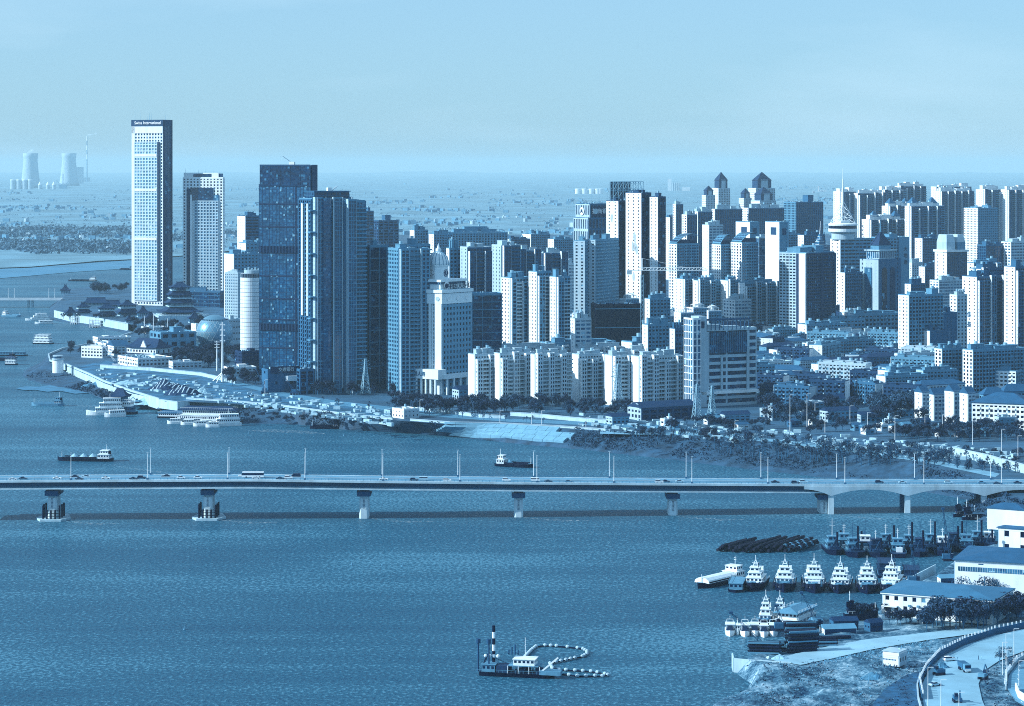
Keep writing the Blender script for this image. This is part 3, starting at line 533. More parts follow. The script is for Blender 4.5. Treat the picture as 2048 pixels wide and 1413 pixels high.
for y in (6, 11):
    for i, x in enumerate(xs): q.bar((x, y, zb), (x, y, zt), .35)
    for z in (zb + 4, (zb + zt) / 2 + 1, zt): q.bar((xs[0], y, z), (xs[-1], y, z), .3)
    for i in range(6): q.bar((xs[i], y, (zb + zt) / 2 + 1), (xs[i + 1], y, zt), .22); q.bar((xs[i + 1], y, (zb + zt) / 2 + 1), (xs[i], y, zt), .22); q.bar((xs[i], y, zb + 4), (xs[i + 1], y, (zb + zt) / 2 + 1), .2)
b.p('billboard', W6).box(xs[0], xs[4], 11.5, 12, zb + 3, zt); b.done()
bld('apartment_tower', 'pale tiled apartment tower in front of the stained white tower', 'building', [(1148, 1170, 1178, 484), (1172, 1191, 1237, 482, 3)], 708, S(wall=W3, gl=GD, bay=2.5, fh=3.1, pier=.5, span=.5, ac=.4), left=S(wall=W2, gl=GD, bay=5.5, fh=3.1, pier=.62, span=.55, ac=.25), rf=dict(n=2)).done()
b = bld('bank_tower', 'stepped tower with round white logo crown, left of the stained white tower', 'skyscraper', [(1148, 1177, 1216, 438), (1152, 1180, 1214, 410, 4)], 668, S(wall=W4, gl=GK, bay=4, fh=12, pier=.35, span=.15, proud=.6), left=S(wall=W2, gl=GD, bay=4, fh=14, pier=.45, span=.2, proud=.6), rf=dict(n=0))
B, z1 = b.boxes[1]; lo = MB().cyl(0, 0, 0, .7, 4.3, n=22).obj('round_logo', WH, b.o); lo.matrix_local = Matrix.Translation((B[0] - .9, (B[2] + B[3]) / 2, z1 - 7)) @ Matrix.Rotation(R(-90), 4, 'Y')
def mlogo(par, m, z): q_ = MB(); [q_.bar((a, c, z), (d, e_, z), .45) for a, c, d, e_ in ((-1.8, -2, -1, 2), (-1, 2, 0, -1), (0, -1, 1, 2), (1, 2, 1.8, -2))]; q_.obj('logo_letter', m, par)
g_ = MB(); [g_.bar((-.5, a, c), (-.5, d, e_), .5) for a, c, d, e_ in ((-2, -2, -1, 2), (-1, 2, 0, -1), (0, -1, 1, 2), (1, 2, 2, -2))]; go = g_.obj('logo_letter', W5, b.o); go.location = (B[0] - 1.2, (B[2] + B[3]) / 2, z1 - 7)
b.p('sign_board', W6).box(B[0] + 2, B[1] - 1, B[2] - 1.4, B[2] - .7, z1 - 12, z1 - 2); sign('招商银行', 6, WH, b.o, B[0] + 2 + (B[1] - B[0]) * .58, B[2] - 1.6, z1 - 7.2, 'F')
lo = MB().cyl(0, 0, 0, .4, 3, n=18).obj('round_logo', W2, b.o); lo.matrix_local = Matrix.Translation((B[0] + 6, B[2] - 1.5, z1 - 7)) @ Matrix.Rotation(R(90), 4, 'X')
for i in range(3): MB().cyl(B[0] + 6 + i * 10, B[2] + 8, z1, z1 + 18 - i, .25, .08, n=5).obj('antenna', STL, b.o)
b.done()
# ------------------------------------------------------------------ right-hand skyline
def gate(label, xl, xm, xr, yt, yb):
    b = bld('gate_tower', label, 'building', [(xl, xm, xr, yt)], yb, S(wall=W3, gl=GD, bay=5, fh=3.4, pier=.9, span=.6), left=S(wall=WH, gl=GD, bay=14, fh=30, pier=.97, span=.97), rf=dict(n=0))
    B, z1 = b.boxes[0]; b.p('roof_opening', W5).box(-.6, -.3, B[3] * .2, B[3] * .6, z1 - 13, z1 - 5); b.p('roof_opening', W5).box(B[1] * .3, B[1] * .7, -.6, -.3, z1 - 13, z1 - 6); b.done()
def peak(label, vols, yb, ys):
    """Towers that end in a dark peaked crown with a pale arched gable."""
    b = bld('peaked_tower', label, 'skyscraper', vols, yb, S(wall=W2, gl=GD, bay=3.6, fh=3.4, pier=.5, span=.5), left=S(wall=WH, gl=GD, bay=3.4, fh=3.4, pier=.6, span=.45), rf=dict(n=0, tank=False))
    for (B, z1), yt in zip(b.boxes, ys):
        if not yt: continue
        x0, x1, y0, y1 = B; zt = b.ztop(yt, x0, y0); h = zt - z1; w_ = x1 - x0; d_ = y1 - y0
        a0, a1, c0, c1 = x0 + w_ * .14, x1 - w_ * .14, y0 + d_ * .14, y1 - d_ * .14
        b.p('crown_storey', W5).box(a0, a1, c0, c1, z1, z1 + h * .5); b.p('arched_gable', W2).prism([(a0 + (a1 - a0) * .25, c0 - .6), (a0 + (a1 - a0) * .75, c0 - .6), (a0 + (a1 - a0) * .75, c0), (a0 + (a1 - a0) * .25, c0)], z1, z1 + h * .55)
        mb = MB(); mb.prism([(a0 - 1, c0 - 1), (a1 + 1, c0 - 1), (a1 + 1, c1 + 1), (a0 - 1, c1 + 1)], z1 + h * .5, zt, k=.06); mb.obj('peaked_roof', RTIL, b.o)
    b.done()
peak('left peaked skyscraper of the far pair, with small crane beside', [(1424, 1437, 1460, 378), (1404, 1412, 1430, 392, -60)], 520, [345, 372])
peak('right peaked skyscraper of the far pair, with lower twin in front', [(1497, 1512, 1550, 378), (1478, 1488, 1503, 398, -50), (1502, 1520, 1552, 403, -90)], 520, [345, 377, 375])
DSL = S(wall=W4, gl=GK, bay=3.6, fh=6.6, pier=.34, span=.14, proud=.6)
for a_, m_, c_, y_, yb_, lb in [(1346, 1352, 1366, 410, 590, 'slim white block left of the dark slab row under the peaked skyscrapers'), (1364, 1374, 1394, 431, 610, 'white and glass block, left end of the dark slab row'), (1383, 1396, 1424, 425, 600, 'dark slab with white left end below the left peaked skyscraper'), (1424, 1430, 1484, 420, 590, 'long dark window slab below the gap of the peaked skyscrapers'), (1484, 1497, 1568, 418, 588, 'long dark window slab with pale flank under the right peaked skyscraper')]:
    bld('dark_slab', lb, 'building', [(a_, m_, c_, y_)], yb_, DSL, left=S(wall=WH, gl=GD, bay=5, fh=3.4, pier=.6, span=.4), rf=dict(n=3, ph_h=6), par=W2).done()
bld('office_block', 'dark gridded office block with stepped roof right of the peaked skyscrapers', 'building', [(1568, 1592, 1646, 406)], 580, S(wall=W4, gl=GK, bay=3.4, fh=3.6, pier=.4, span=.24, proud=.6), left=S(wall=W3, gl=GD, bay=3.4, fh=3.6, pier=.4, span=.3, proud=.6), rf=dict(n=1, ph_h=9)).done()
def archroof(label, xl, xm, xr, yt, yb):
    b = bld('arched_roof_flats', label, 'building', [(xl, xm, xr, yt)], yb, S(wall=W3, gl=GK, bay=3, fh=3.2, pier=.3, span=.38, balc=1.2, bstep=2), left=S(wall=WH, gl=GM, bay=5, fh=3.2, pier=.55, span=.4), rf=dict(n=1))
    B, z1 = b.boxes[0]; n_ = 9; h = 11; r = MB(); v_ = []
    for i in range(n_ + 1):
        a = math.pi * (.05 + .62 * i / n_); v_.append((B[0] + (B[1] - B[0]) * (i / n_), z1 + h * math.sin(a)))
    vs_ = [(x, y, z + k) for x, z in v_ for y in (1, B[3] - 1) for k in (0, .6)]; fs = []
    for i in range(n_): o = i * 4; fs += [(o, o + 4, o + 6, o + 2), (o + 1, o + 3, o + 7, o + 5), (o, o + 1, o + 5, o + 4), (o + 2, o + 6, o + 7, o + 3)]
    r.add(vs_, fs); ro = r.obj('arched_roof', W3, b.o); q = MB()
    for i in range(n_): x, z = v_[i]; x2, z2 = v_[i + 1]; [q.add([(x + .4, y, z + .7), (x2 - .3, y, z2 + .7), (x2 - .3, y + 2, z2 + .75), (x + .4, y + 2, z + .75)], [(0, 1, 2, 3)]) for y in np.arange(2, B[3] - 3, 3)]
    q.obj('skylight', GK, ro); b.p('attic', W6).box(1, B[1] - 1, 2, B[3] - 2, z1, z1 + 5); b.done()
archroof('arched glass-roofed flats right beside the stained white tower', 1338, 1354, 1397, 490, 668)
archroof('arched glass-roofed flats, middle of three', 1424, 1442, 1465, 491, 662)
archroof('arched glass-roofed flats touching the black glass office', 1462, 1484, 1516, 487, 664)
gate('white gateway-topped tower, left of the pair around the black glass office', 1472, 1500, 1518, 446, 640)
gate('white gateway-topped tower, right of the pair around the black glass office', 1531, 1559, 1577, 446, 668)
bld('black_glass_office', 'black glass office gridded with thin white lines between the gateway towers', 'building', [(1512, 1518, 1553, 476)], 655, S(wall=W2, gl=glass('black glass', .08, .14, .3), bay=3.6, fh=10, pier=.09, span=.02, proud=.2), rf=dict(n=2, ph_h=4)).done()
# broad balcony slab
b = bld('apartment_slab', 'broad twin balcony slab with white central strip, left of the pyramid-roofed tower', 'building', [(1559, 1613, 1668, 508)], 698, S(wall=W5, gl=GD, bay=3.2, fh=3.0, pier=.12, span=.42, proud=.7), left=S(wall=W2, gl=GD, bay=4.2, fh=3.0, pier=.25, span=.5, proud=.7), th=46, rf=dict(n=3, ph_h=7), par=W3)
B, z1 = b.boxes[0]; b.p('white_strip', WH).box(-1.9, -.8, 0, B[3] * .24, 0, z1); b.p('dark_recess', W6).box(-1.0, -.72, B[3] * .24, B[3] * .36, 0, z1); b.p('dark_recess', W6).box(B[1] * .5, B[1] * .58, -1.2, -.72, 0, z1); b.p('blank_end', W4).box(B[1] + .1, B[1] + 1, -2, B[3], 0, z1); b.done()
# glass pyramid
C = G(1648, 640, ZC); s_ = SC(640, ZC); b = Bld('pyramid_hall', 'stepped block crowned by a small glass pyramid behind the broad slab', 'building', C, R(30))
w_ = 34 / s_ * .8; zt = (640 - 505) / s_; block(b, (-w_ / 2, w_ / 2, 0, w_), 0, zt, BND)
b.p('glass_pyramid', GM).prism([(-w_ * .45, w_ * .05), (w_ * .45, w_ * .05), (w_ * .45, w_ * .95), (-w_ * .45, w_ * .95)], zt, zt + 36 / s_, k=.12); q = b.p('pyramid_rib', WH, True)
for k in range(7):
    f_ = 1 - .88 * k / 7; hw = w_ * .46 * f_; z = zt + 36 / s_ * k / 7; q.box(-hw, hw, w_ * .5 - hw - .15, w_ * .5 - hw + .15, z, z + .4); q.box(-hw - .15, -hw + .15, w_ * .5 - hw, w_ * .5 + hw, z, z + .4)
q.bar((0, w_ / 2, zt + 36 / s_), (1, w_ / 2, zt + 62 / s_), .5, r1=.15); b.done(); FOOT.append((C.x, C.y + w_ / 2, w_ * .7))
# broadcasting building
b = bld('broadcast_building', 'banded office with round drum top under the tall lattice mast', 'building', [(1661, 1681, 1748, 480)], 650, S(wall=W3, gl=GD, bay=5, fh=3.9, pier=.12, span=.5, proud=.4), left=S(wall=WH, gl=GD, bay=8, fh=3.9, pier=.8, span=.6), rf=dict(n=0))
B, z1 = b.boxes[0]; s_ = SC(650, ZC); cx, cy = B[0] + 9, B[3] * .42; r_ = 29 / s_; zz = b.ztop(476)
b.p('drum_neck', W2).cyl(cx, cy, zz - 2, zz + 8 / s_, r_ * .78, n=32); b.p('drum', WH).lathe([(r_ * .7, zz + 8 / s_), (r_, zz + 12 / s_), (r_, zz + 18 / s_)], cx, cy, 32); b.p('drum_glass', GD).cyl(cx, cy, zz + 18 / s_, zz + 24 / s_, r_ * .97, n=32); b.p('drum_roof', WH).lathe([(r_, zz + 24 / s_), (r_ * 1.02, zz + 27 / s_), (r_ * .9, zz + 29 / s_)], cx, cy, 32); b.p('roof_hut', WH).box(cx - 6, cx + 6, cy - 5, cy + 5, zz + 29 / s_, zz + 34 / s_); bz = zz + 29 / s_; bb = b
b.done(); wc = b.C + Matrix.Rotation(b.th, 3, 'Z') @ Vector((cx, cy, bz)); t_ = thing('lattice_mast', 'tall white lattice mast on the round drum roof', 'mast', wc, b.th); q = MB(); hh = (447 - 337) / s_; lw = 18 / s_; lv = [0, .1, .2, .3, .4, .48, .56, .64]
def mw(f_): return lw * max(.06, 1 - f_ / .42) if f_ < .4 else lw * .06
for i in range(len(lv) - 1):
    a, c = mw(lv[i]), mw(lv[i + 1])
    for sx, sy in ((1, 1), (1, -1), (-1, 1), (-1, -1)): q.bar((sx * a, sy * a, hh * lv[i]), (sx * c, sy * c, hh * lv[i + 1]), .38)
    for (ax, ay), (bx_, by_) in (((1, 1), (1, -1)), ((1, -1), (-1, -1)), ((-1, -1), (-1, 1)), ((-1, 1), (1, 1))): q.bar((ax * a, ay * a, hh * lv[i]), (bx_ * c, by_ * c, hh * lv[i + 1]), .22); q.bar((bx_ * a, by_ * a, hh * lv[i]), (ax * c, ay * c, hh * lv[i + 1]), .22); q.bar((ax * c, ay * c, hh * lv[i + 1]), (bx_ * c, by_ * c, hh * lv[i + 1]), .22)
q.obj('lattice', WH, t_); MB().cyl(0, 0, hh * .4, hh * .8, .9, .6, n=8).obj('tube', WH, t_); MB().cyl(0, 0, hh * .8, hh, .4, .15, n=6).obj('spire', WH, t_)
# wide-windowed block with wall characters
b = bld('office_block', 'pale block with vertical wall characters right of the lattice mast building', 'building', [(1742, 1762, 1818, 477)], 625, S(wall=W3, gl=GD, bay=4.6, fh=4, pier=.3, span=.45), rf=dict(n=1)); B, z1 = b.boxes[0]
b.p('plain_wall', W3).box(B[1] * .62, B[1], -.8, -.3, 0, z1)
for i, ch in enumerate('新大地酒店'[1:4]): sign(ch, 6, W6, b.o, B[1] * .86, -1, z1 - 14 - i * 8, 'F')
b.done()
# pyramid-roofed tower
b = bld('pyramid_roof_tower', 'grey stone tower with arched glass strips and dark pyramid roof', 'skyscraper', [(1720, 1757, 1802, 521)], 672, S(wall=W4, gl=W4, bay=6, fh=3.4, pier=.9, span=.8, proud=.2), left=S(wall=W2, gl=W2, bay=6, fh=3.4, pier=.9, span=.8, proud=.2), th=42, rf=dict(n=0))
B, z1 = b.boxes[0]; W, D = B[1], B[3]; b.p('glass_strip', GM).box(-.9, -.3, D * .35, D * .72, 0, z1 * .9); q = b.p('strip_mullion', W4, True)
for i in range(5): q.box(-1.1, -.9, D * (.35 + .0925 * i) - .15, D * (.35 + .0925 * i) + .15, 0, z1 * .9)
for k in range(40): q.box(-1.05, -.9, D * .35, D * .72, z1 * .9 * k / 40, z1 * .9 * k / 40 + .35)
for x, m_ in ((.14, GD), (.5, W6)):
    r_ = W * .11; pts = [(W * x, 0)] + [(W * x + r_ - r_ * math.cos(math.pi * i / 8), z1 * .84 + r_ * 1.2 * math.sin(math.pi * i / 8)) for i in range(9)] + [(W * x + 2 * r_, 0)]
    mb = MB(); n_ = len(pts); mb.add([(p_[0], -.8, p_[1]) for p_ in pts] + [(p_[0], -.2, p_[1]) for p_ in pts], [tuple(range(n_))] + [(i, (i + 1) % n_, n_ + (i + 1) % n_, n_ + i) for i in range(n_)]); mb.obj('arched_window', m_, b.o)
q = b.p('small_window', W6, True)
for k in range(26): q.box(W * .82, W * .86, -.5, -.2, 4 + k * 4.4, 6 + k * 4.4); q.box(-.5, -.2, D * .84, D * .88, 4 + k * 4.4, 6 + k * 4.4)
z2 = b.ztop(503); i_ = .16; bx = (W * i_, W * (1 - i_), D * i_, D * (1 - i_)); b.p('belvedere', GM).box(*bx, z1, z2); facade(b, bx, z1, z2, S(wall=W2, gl=GM, bay=3, fh=9, pier=.3, span=.2), 'F'); facade(b, bx, z1, z2, S(wall=W2, gl=GM, bay=3, fh=9, pier=.3, span=.2), 'L'); b.p('eaves', W2).box(bx[0] - 2, bx[1] + 2, bx[2] - 2, bx[3] + 2, z2, z2 + 1.2); b.p('upper_belvedere', W3).box(bx[0] + 3, bx[1] - 3, bx[2] + 3, bx[3] - 3, z2 + 1, z2 + 6)
b.p('pyramid_roof', RTIL).prism([(bx[0] + 2, bx[2] + 2), (bx[1] - 2, bx[2] + 2), (bx[1] - 2, bx[3] - 2), (bx[0] + 2, bx[3] - 2)], z2 + 6, z2 + 20, k=.1); b.p('finial', W3).cyl(W / 2, D / 2, z2 + 20, z2 + 31, .9, .15, n=8); b.done()
mid = [  # xl, xm, xr, ytop, ybase, style index, label
 (1680, 1690, 1724, 547, 672, 0, 'ribbed dark-fronted block immediately left of the pyramid-roofed tower'),
 (1683, 1697, 1722, 628, 688, 1, 'small white block at the foot of the pyramid-roofed tower'),
 (1447, 1470, 1502, 602, 690, 3, 'curved white flats left of the plain white office'),
 (1350, 1366, 1392, 560, 682, 2, 'white flats with round balconies below the crane jib'),
 (1386, 1396, 1440, 563, 684, 2, 'flats with dark balconies, second right of the crane'),
 (1440, 1456, 1480, 563, 684, 2, 'pale flats between dark balcony blocks, third right of the crane'),
 (1478, 1490, 1560, 568, 688, 2, 'long dark balcony flats in front of the black glass office'),
 (1830, 1845, 1884, 478, 600, 0, 'white-ended ribbed block left of the notched crown tower'),
 (1955, 1972, 2006, 492, 640, 4, 'glass-cornered block below the punched-window office'),
 (2003, 2022, 2062, 486, 640, 3, 'banded tower with roof hut at the right edge, upper'),
 (1797, 1818, 1886, 593, 745, 5, 'white-ended apartment tower with punched windows right of the pyramid-roofed tower'),
 (1862, 1882, 1914, 628, 738, 6, 'plain pale slab behind the stepped white flats'),
 (1836, 1860, 1898, 664, 745, 6, 'stepped blank white flats below the plain slab'),
 (1900, 1914, 1934, 592, 735, 1, 'narrow white flats squeezed left of the tallest right-hand tower'),
 (1860, 1878, 1930, 563, 660, 3, 'low white banded office below the notched crown tower'),
 (1812, 1824, 1846, 527, 612, 1, 'small white corner house below the ribbed block'),
 (1838, 1850, 1905, 535, 618, 0, 'dark ribbed low office right of the small white corner house'),
 (1935, 1948, 2000, 528, 690, 2, 'pale roof-stepped flats behind the tallest right-hand tower')]
ST = [S(wall=W4, gl=GD, bay=2.8, fh=3.4, pier=.3, span=.42, proud=.6), S(wall=W2, gl=GD, bay=3.6, fh=3.1, pier=.55, span=.5, ac=.2), dict(RES), S(wall=W2, gl=GM, bay=4, fh=3.4, pier=.16, span=.46), CURK, S(wall=W3, gl=GD, bay=3.4, fh=3.1, pier=.35, span=.38, balc=1.4, bstep=2, ac=.15), S(wall=W4, gl=W4, bay=5, fh=3.4, pier=.7, span=.7)]
for i, (a_, m_, c_, y_, yb_, k, lb) in enumerate(mid):
    bld('apartment_block' if k in (1, 2, 5, 6) else 'office_block', lb, 'building', [(a_, m_, c_, y_)], yb_, ST[k], left=[BLK, S(wall=WH, gl=GD, bay=4.4, fh=3.1, pier=.6, span=.55), BLK, S(wall=WH, gl=GM, bay=5, fh=3.4, pier=.4, span=.46), None, S(wall=WH, gl=GD, bay=5, fh=3.1, pier=.72, span=.5), S(wall=WH, gl=GD, bay=8, fh=6, pier=.93, span=.8)][k], body=resi if k == 2 else block, rf=dict(n=3, ph_h=5), seed=i).done()
# plain white office with lit front
b = bld('white_office', 'plain white office with open roof frame, left of the broad slab foot', 'building', [(1503, 1529, 1592, 598)], 678, S(wall=mat('cream render', .84, var=.1), gl=GM, bay=5.4, fh=4, pier=.35, span=.5, proud=.3), left=S(wall=WH, gl=GD, bay=9, fh=4, pier=.85, span=.6), th=14, rf=dict(n=0)); B, z1 = b.boxes[0]; b.p('roof_wall', WH).box(0, B[1] * .3, 0, 2, z1, z1 + 5); b.p('roof_wall', WH).box(B[1] * .75, B[1], 0, 2, z1, z1 + 6); q = b.p('roof_frame', STLD, True)
for i in range(8): q.bar((B[1] * (.3 + .06 * i), 1, z1), (B[1] * (.3 + .06 * i), 1, z1 + 4), .25)
q.bar((B[1] * .3, 1, z1 + 4), (B[1] * .75, 1, z1 + 4), .25); b.done()
# notched-crown tower
b = bld('notched_tower', 'white tower with two sloped notched crowns and cornice ring', 'skyscraper', [(1870, 1894, 1934, 503)], 632, S(wall=W4, gl=GK, bay=3, fh=3.6, pier=.25, span=.25), left=S(wall=WH, gl=GD, bay=12, fh=4, pier=.86, span=.5), rf=dict(n=0)); B, z1 = b.boxes[0]; W, D = B[1], B[3]
b.p('cornice', WH).box(-1.5, W + 1.5, -1.5, D + 1.5, z1 - 1, z1 + 1.5); zc = b.ztop(485); zt = b.ztop(470); b.p('crown_storey', W2).box(1, W * .46, 2, D - 2, z1, zc); b.p('crown_storey', W3).box(W * .58, W - 1, 2, D - 2, z1, zc)
for x0, x1 in ((1, W * .46), (W * .58, W - 1)): MB().prism([(x0, 2), (x1, 2), (x1, D - 2), (x0, D - 2)], zc, zt, top=[(x0 + 3, 6), (x1, 6), (x1, D - 2), (x0 + 3, D - 2)]).obj('sloped_crown', W2, b.o)
b.done()
bld('punched_office', 'white office tower with rows of square windows and roof lettering frame', 'skyscraper', [(1928, 1956, 1996, 418)], 585, S(wall=W3, gl=GD, bay=3.4, fh=3.5, pier=.5, span=.52), left=S(wall=WH, gl=GD, bay=3.2, fh=3.5, pier=.5, span=.5), rf=dict(n=2, ph_h=4)).done()
b = bld('apartment_tower', 'tallest right-hand apartment tower with white flank and roof steps', 'skyscraper', [(1925, 1954, 2014, 556), (1938, 1962, 2006, 540, 18)], 728, S(wall=W4, gl=GD, bay=2.6, fh=3.1, pier=.36, span=.3, flank=WH, mod=7, pj=3.0), left=S(wall=WH, gl=GD, bay=7, fh=3.1, pier=.78, span=.6), body=resi, rf=dict(n=3, ph_h=6)); B, z1 = b.boxes[0]
for i, ch in enumerate('佳苑'): sign(ch, 5.5, W4, b.o, -.8, B[3] * .5, z1 - 34 - i * 9, 'L')
b.done()
bld('apartment_tower', 'apartment tower with white flank cut by the right edge', 'skyscraper', [(2009, 2031, 2080, 536)], 730, S(wall=W4, gl=GD, bay=2.6, fh=3.1, pier=.36, span=.3, flank=WH, mod=7, pj=3.0), left=S(wall=WH, gl=GD, bay=7, fh=3.1, pier=.78, span=.6), body=resi, rf=dict(n=2, ph_h=6)).done()
# far rows
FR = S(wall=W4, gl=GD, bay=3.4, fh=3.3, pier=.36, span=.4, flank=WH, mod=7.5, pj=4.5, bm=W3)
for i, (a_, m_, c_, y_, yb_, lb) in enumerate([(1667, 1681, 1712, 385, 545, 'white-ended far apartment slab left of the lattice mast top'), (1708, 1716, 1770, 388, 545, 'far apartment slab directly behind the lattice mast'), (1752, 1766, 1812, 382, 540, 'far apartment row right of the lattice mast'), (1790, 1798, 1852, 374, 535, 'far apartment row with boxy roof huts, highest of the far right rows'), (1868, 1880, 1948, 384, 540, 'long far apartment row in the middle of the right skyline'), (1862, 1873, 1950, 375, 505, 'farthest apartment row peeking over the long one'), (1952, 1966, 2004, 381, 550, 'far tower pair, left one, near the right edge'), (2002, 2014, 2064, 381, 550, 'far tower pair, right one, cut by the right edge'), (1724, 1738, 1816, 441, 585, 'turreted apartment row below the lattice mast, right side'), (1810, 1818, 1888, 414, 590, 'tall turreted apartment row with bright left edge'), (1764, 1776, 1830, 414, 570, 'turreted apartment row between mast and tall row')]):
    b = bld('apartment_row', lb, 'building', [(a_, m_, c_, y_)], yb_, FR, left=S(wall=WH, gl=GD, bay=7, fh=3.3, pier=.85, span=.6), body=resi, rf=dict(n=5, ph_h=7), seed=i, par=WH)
    if i >= 8:
        B, z1 = b.boxes[0]
        for k in (.2, .75): MB().prism([(B[1] * k - 6, 2), (B[1] * k + 6, 2), (B[1] * k + 6, 14), (B[1] * k - 6, 14)], z1 + 5, z1 + 13, k=.1).obj('turret_roof', W4, b.o); MB().box(B[1] * k - 5, B[1] * k + 5, 3, 13, z1, z1 + 5).obj('turret', WH, b.o)
    b.done()
# mid-rise at right, gabled flats
MR = S(wall=W3, gl=GD, bay=3.2, fh=3.1, pier=.3, span=.36, balc=1.3, bstep=2, ac=.2)
for i, (vv, yb_, lb, k) in enumerate([([(1870, 1884, 1929, 700)], 782, 'nine-storey flats with glazed stairs, left half of the pair above the gabled houses', 0), ([(1926, 1946, 2052, 703)], 786, 'nine-storey flats with white stair tower, right half of the pair', 0)]):
    bld('apartment_block', lb, 'building', vv, yb_, MR, left=S(wall=WH, gl=GM, bay=4, fh=3.1, pier=.5, span=.35), rf=dict(n=6, ph_h=4), seed=i).done()
bld('apartment_block', 'white five-storey flats facing the sun in front of the nine-storey pair', 'building', [(1958, 2032, 2046, 745)], 785, MR, left=S(wall=WH, gl=GD, bay=3.4, fh=3.1, pier=.4, span=.5, balc=1.0, bf='L'), th=66, rf=dict(n=2)).done()
def gabled(label, xl, xm, xr, yt, yb, th=None, ng=1, left=None):
    b = bld('gabled_flats', label, 'building', [(xl, xm, xr, yt)], yb, S(wall=W2, gl=GM, bay=3.2, fh=3.1, pier=.3, span=.4, balc=1.2, bstep=2), left=left or S(wall=WH, gl=GD, bay=9, fh=3.1, pier=.9, span=.6), th=th, rf=dict(n=0)); B, z1 = b.boxes[0]
    b.p('pitched_roof', RBLU).gable(B[0], B[1], B[2], B[3], z1 + .8, 4.5, .6, 'x'); b.p('gable_wall', WH).gable(B[0] - .2, B[0] + .4, B[2], B[3], z1 + .3, 4.2, 0, 'x'); b.done()
gabled('white gabled flats, leftmost by the dark trees', 1830, 1845, 1858, 788, 848); gabled('white gabled flats, second from the dark trees', 1856, 1868, 1898, 792, 842); gabled('white gabled flats, third, tall end gable', 1890, 1908, 1922, 786, 850); gabled('white gabled flats, fourth, tall end gable', 1920, 1936, 1950, 790, 856)
b = bld('hip_roof_flats', 'long white sunlit flats under a broad blue roof at the right edge', 'building', [(1944, 2058, 2075, 812)], 862, MR, left=S(wall=WH, gl=GM, bay=3.0, fh=3.2, pier=.36, span=.45, balc=.9, bf='L', bstep=2), th=66, rf=dict(n=0)); B, z1 = b.boxes[0]; b.p('hip_roof', RBLU).hip(B[0], B[1], B[2], B[3], z1 + 1.2, 6, 1.2); b.done()
for i, (a_, m_, c_, y_, yb_) in enumerate([(1960, 1968, 2010, 792, 838), (2000, 2008, 2060, 786, 834)]):
    b = bld('hip_roof_flats', ['roof of white flats behind the long sunlit flats, left', 'roof of white flats behind the long sunlit flats, at the edge'][i], 'building', [(a_, m_, c_, y_)], yb_, MR, rf=dict(n=0)); B, z1 = b.boxes[0]; b.p('hip_roof', RBLU).hip(B[0], B[1], B[2], B[3], z1 + 1, 5, 1); b.done()
# tower cranes
def tcrane(label, x, yb, yt, jl, jr, z=ZC):
    C = G(x, yb, z); s_ = SC(yb, z); h = (yb - yt) / s_; t_ = thing('tower_crane', label, 'crane', C); q = MB()
    for i in range(int(h / 4)):
        for sx, sy in ((1, 1), (1, -1), (-1, 1), (-1, -1)): q.bar((sx, sy, i * 4), (sx, sy, i * 4 + 4), .3)
        q.bar((-1, -1, i * 4), (1, -1, i * 4 + 4), .2); q.bar((-1, 1, i * 4), (-1, -1, i * 4 + 4), .2)
    q.obj('mast', STL, t_); j = MB(); L0, L1 = jl / s_, jr / s_
    for y in (-1, 1): j.bar((-L0, y, h), (L1, y, h), .35)
    j.bar((-L0 * .2, 0, h + 2.2), (L1 * .95, 0, h + 2.2), .3); k = 0
    for i in range(int(L1 / 3)): j.bar((i * 3, -1, h), (i * 3 + 1.5, 0, h + 2.2), .18); j.bar((i * 3 + 1.5, 0, h + 2.2), (i * 3 + 3, 1, h), .18)
    j.obj('jib', WH, t_); a = MB(); a.bar((0, 0, h), (0, 0, h + 10), .7); a.bar((0, 0, h + 10), (L1 * .7, 0, h + 2), .14); a.bar((0, 0, h + 10), (-L0, 0, h), .14); a.obj('apex', WH, t_); MB().box(-L0, -L0 + 4, -1.5, 1.5, h - 3.5, h).obj('counterweight', W2, t_)
tcrane('white tower crane jib crossing the stained white tower front', 1284, 760, 541, 30, 130)
tcrane('small tower crane on the far dark office roof', 1637, 520, 383, 12, 18)
# ------------------------------------------------------------------ low housing, fillers, far plain
def lowrise(variant):
    """A six-storey walk-up block about 40 x 12 m; returns (part name, mesh, stuff) to share."""
    rr = random.Random(variant); w_, d_, h = rr.uniform(26, 44), rr.uniform(10, 13), rr.choice([15.5, 18.5, 18.5, 21.5]); b = Bld('proto', 'x x x x', 'x', Vector((0, 0, 0)), 0)
    wl = [W3, W4, W2, W5][variant % 4]; B = (-w_ / 2, w_ / 2, -d_ / 2, d_ / 2)
    block(b, B, 0, h, S(wall=wl, gl=GD, bay=3.1, fh=3.0, pier=.4, span=.46, balc=1.2, bstep=2, ac=.25), S(wall=[WH, W2, W3][variant % 3], gl=GD, bay=5, fh=3, pier=.85, span=.6))
    if variant % 3 == 2: b.p('pitched_roof', [RBLU, RTIL][variant % 2]).hip(*B, h + .8, 3.2, .7)
    else: roof(b, B, h, m=[W4, W5, ROOF][variant % 3], par=wl, n=4, seed=variant, ph_h=2.8)
    b.done(); return b
PROTO = [lowrise(i) for i in range(8)]
def place_low(k, P_, rz, label, group=None, sc_=1.0, name='walkup_flats'):
    o = copy_tree(PROTO[k].o, label=label, category='building'); o.name = name; o.location = P_; o.rotation_euler = (0, 0, rz); o.scale = (sc_, sc_, sc_)
    if group: o['group'] = group
    FOOT.append((P_.x, P_.y, 20 * sc_)); return o
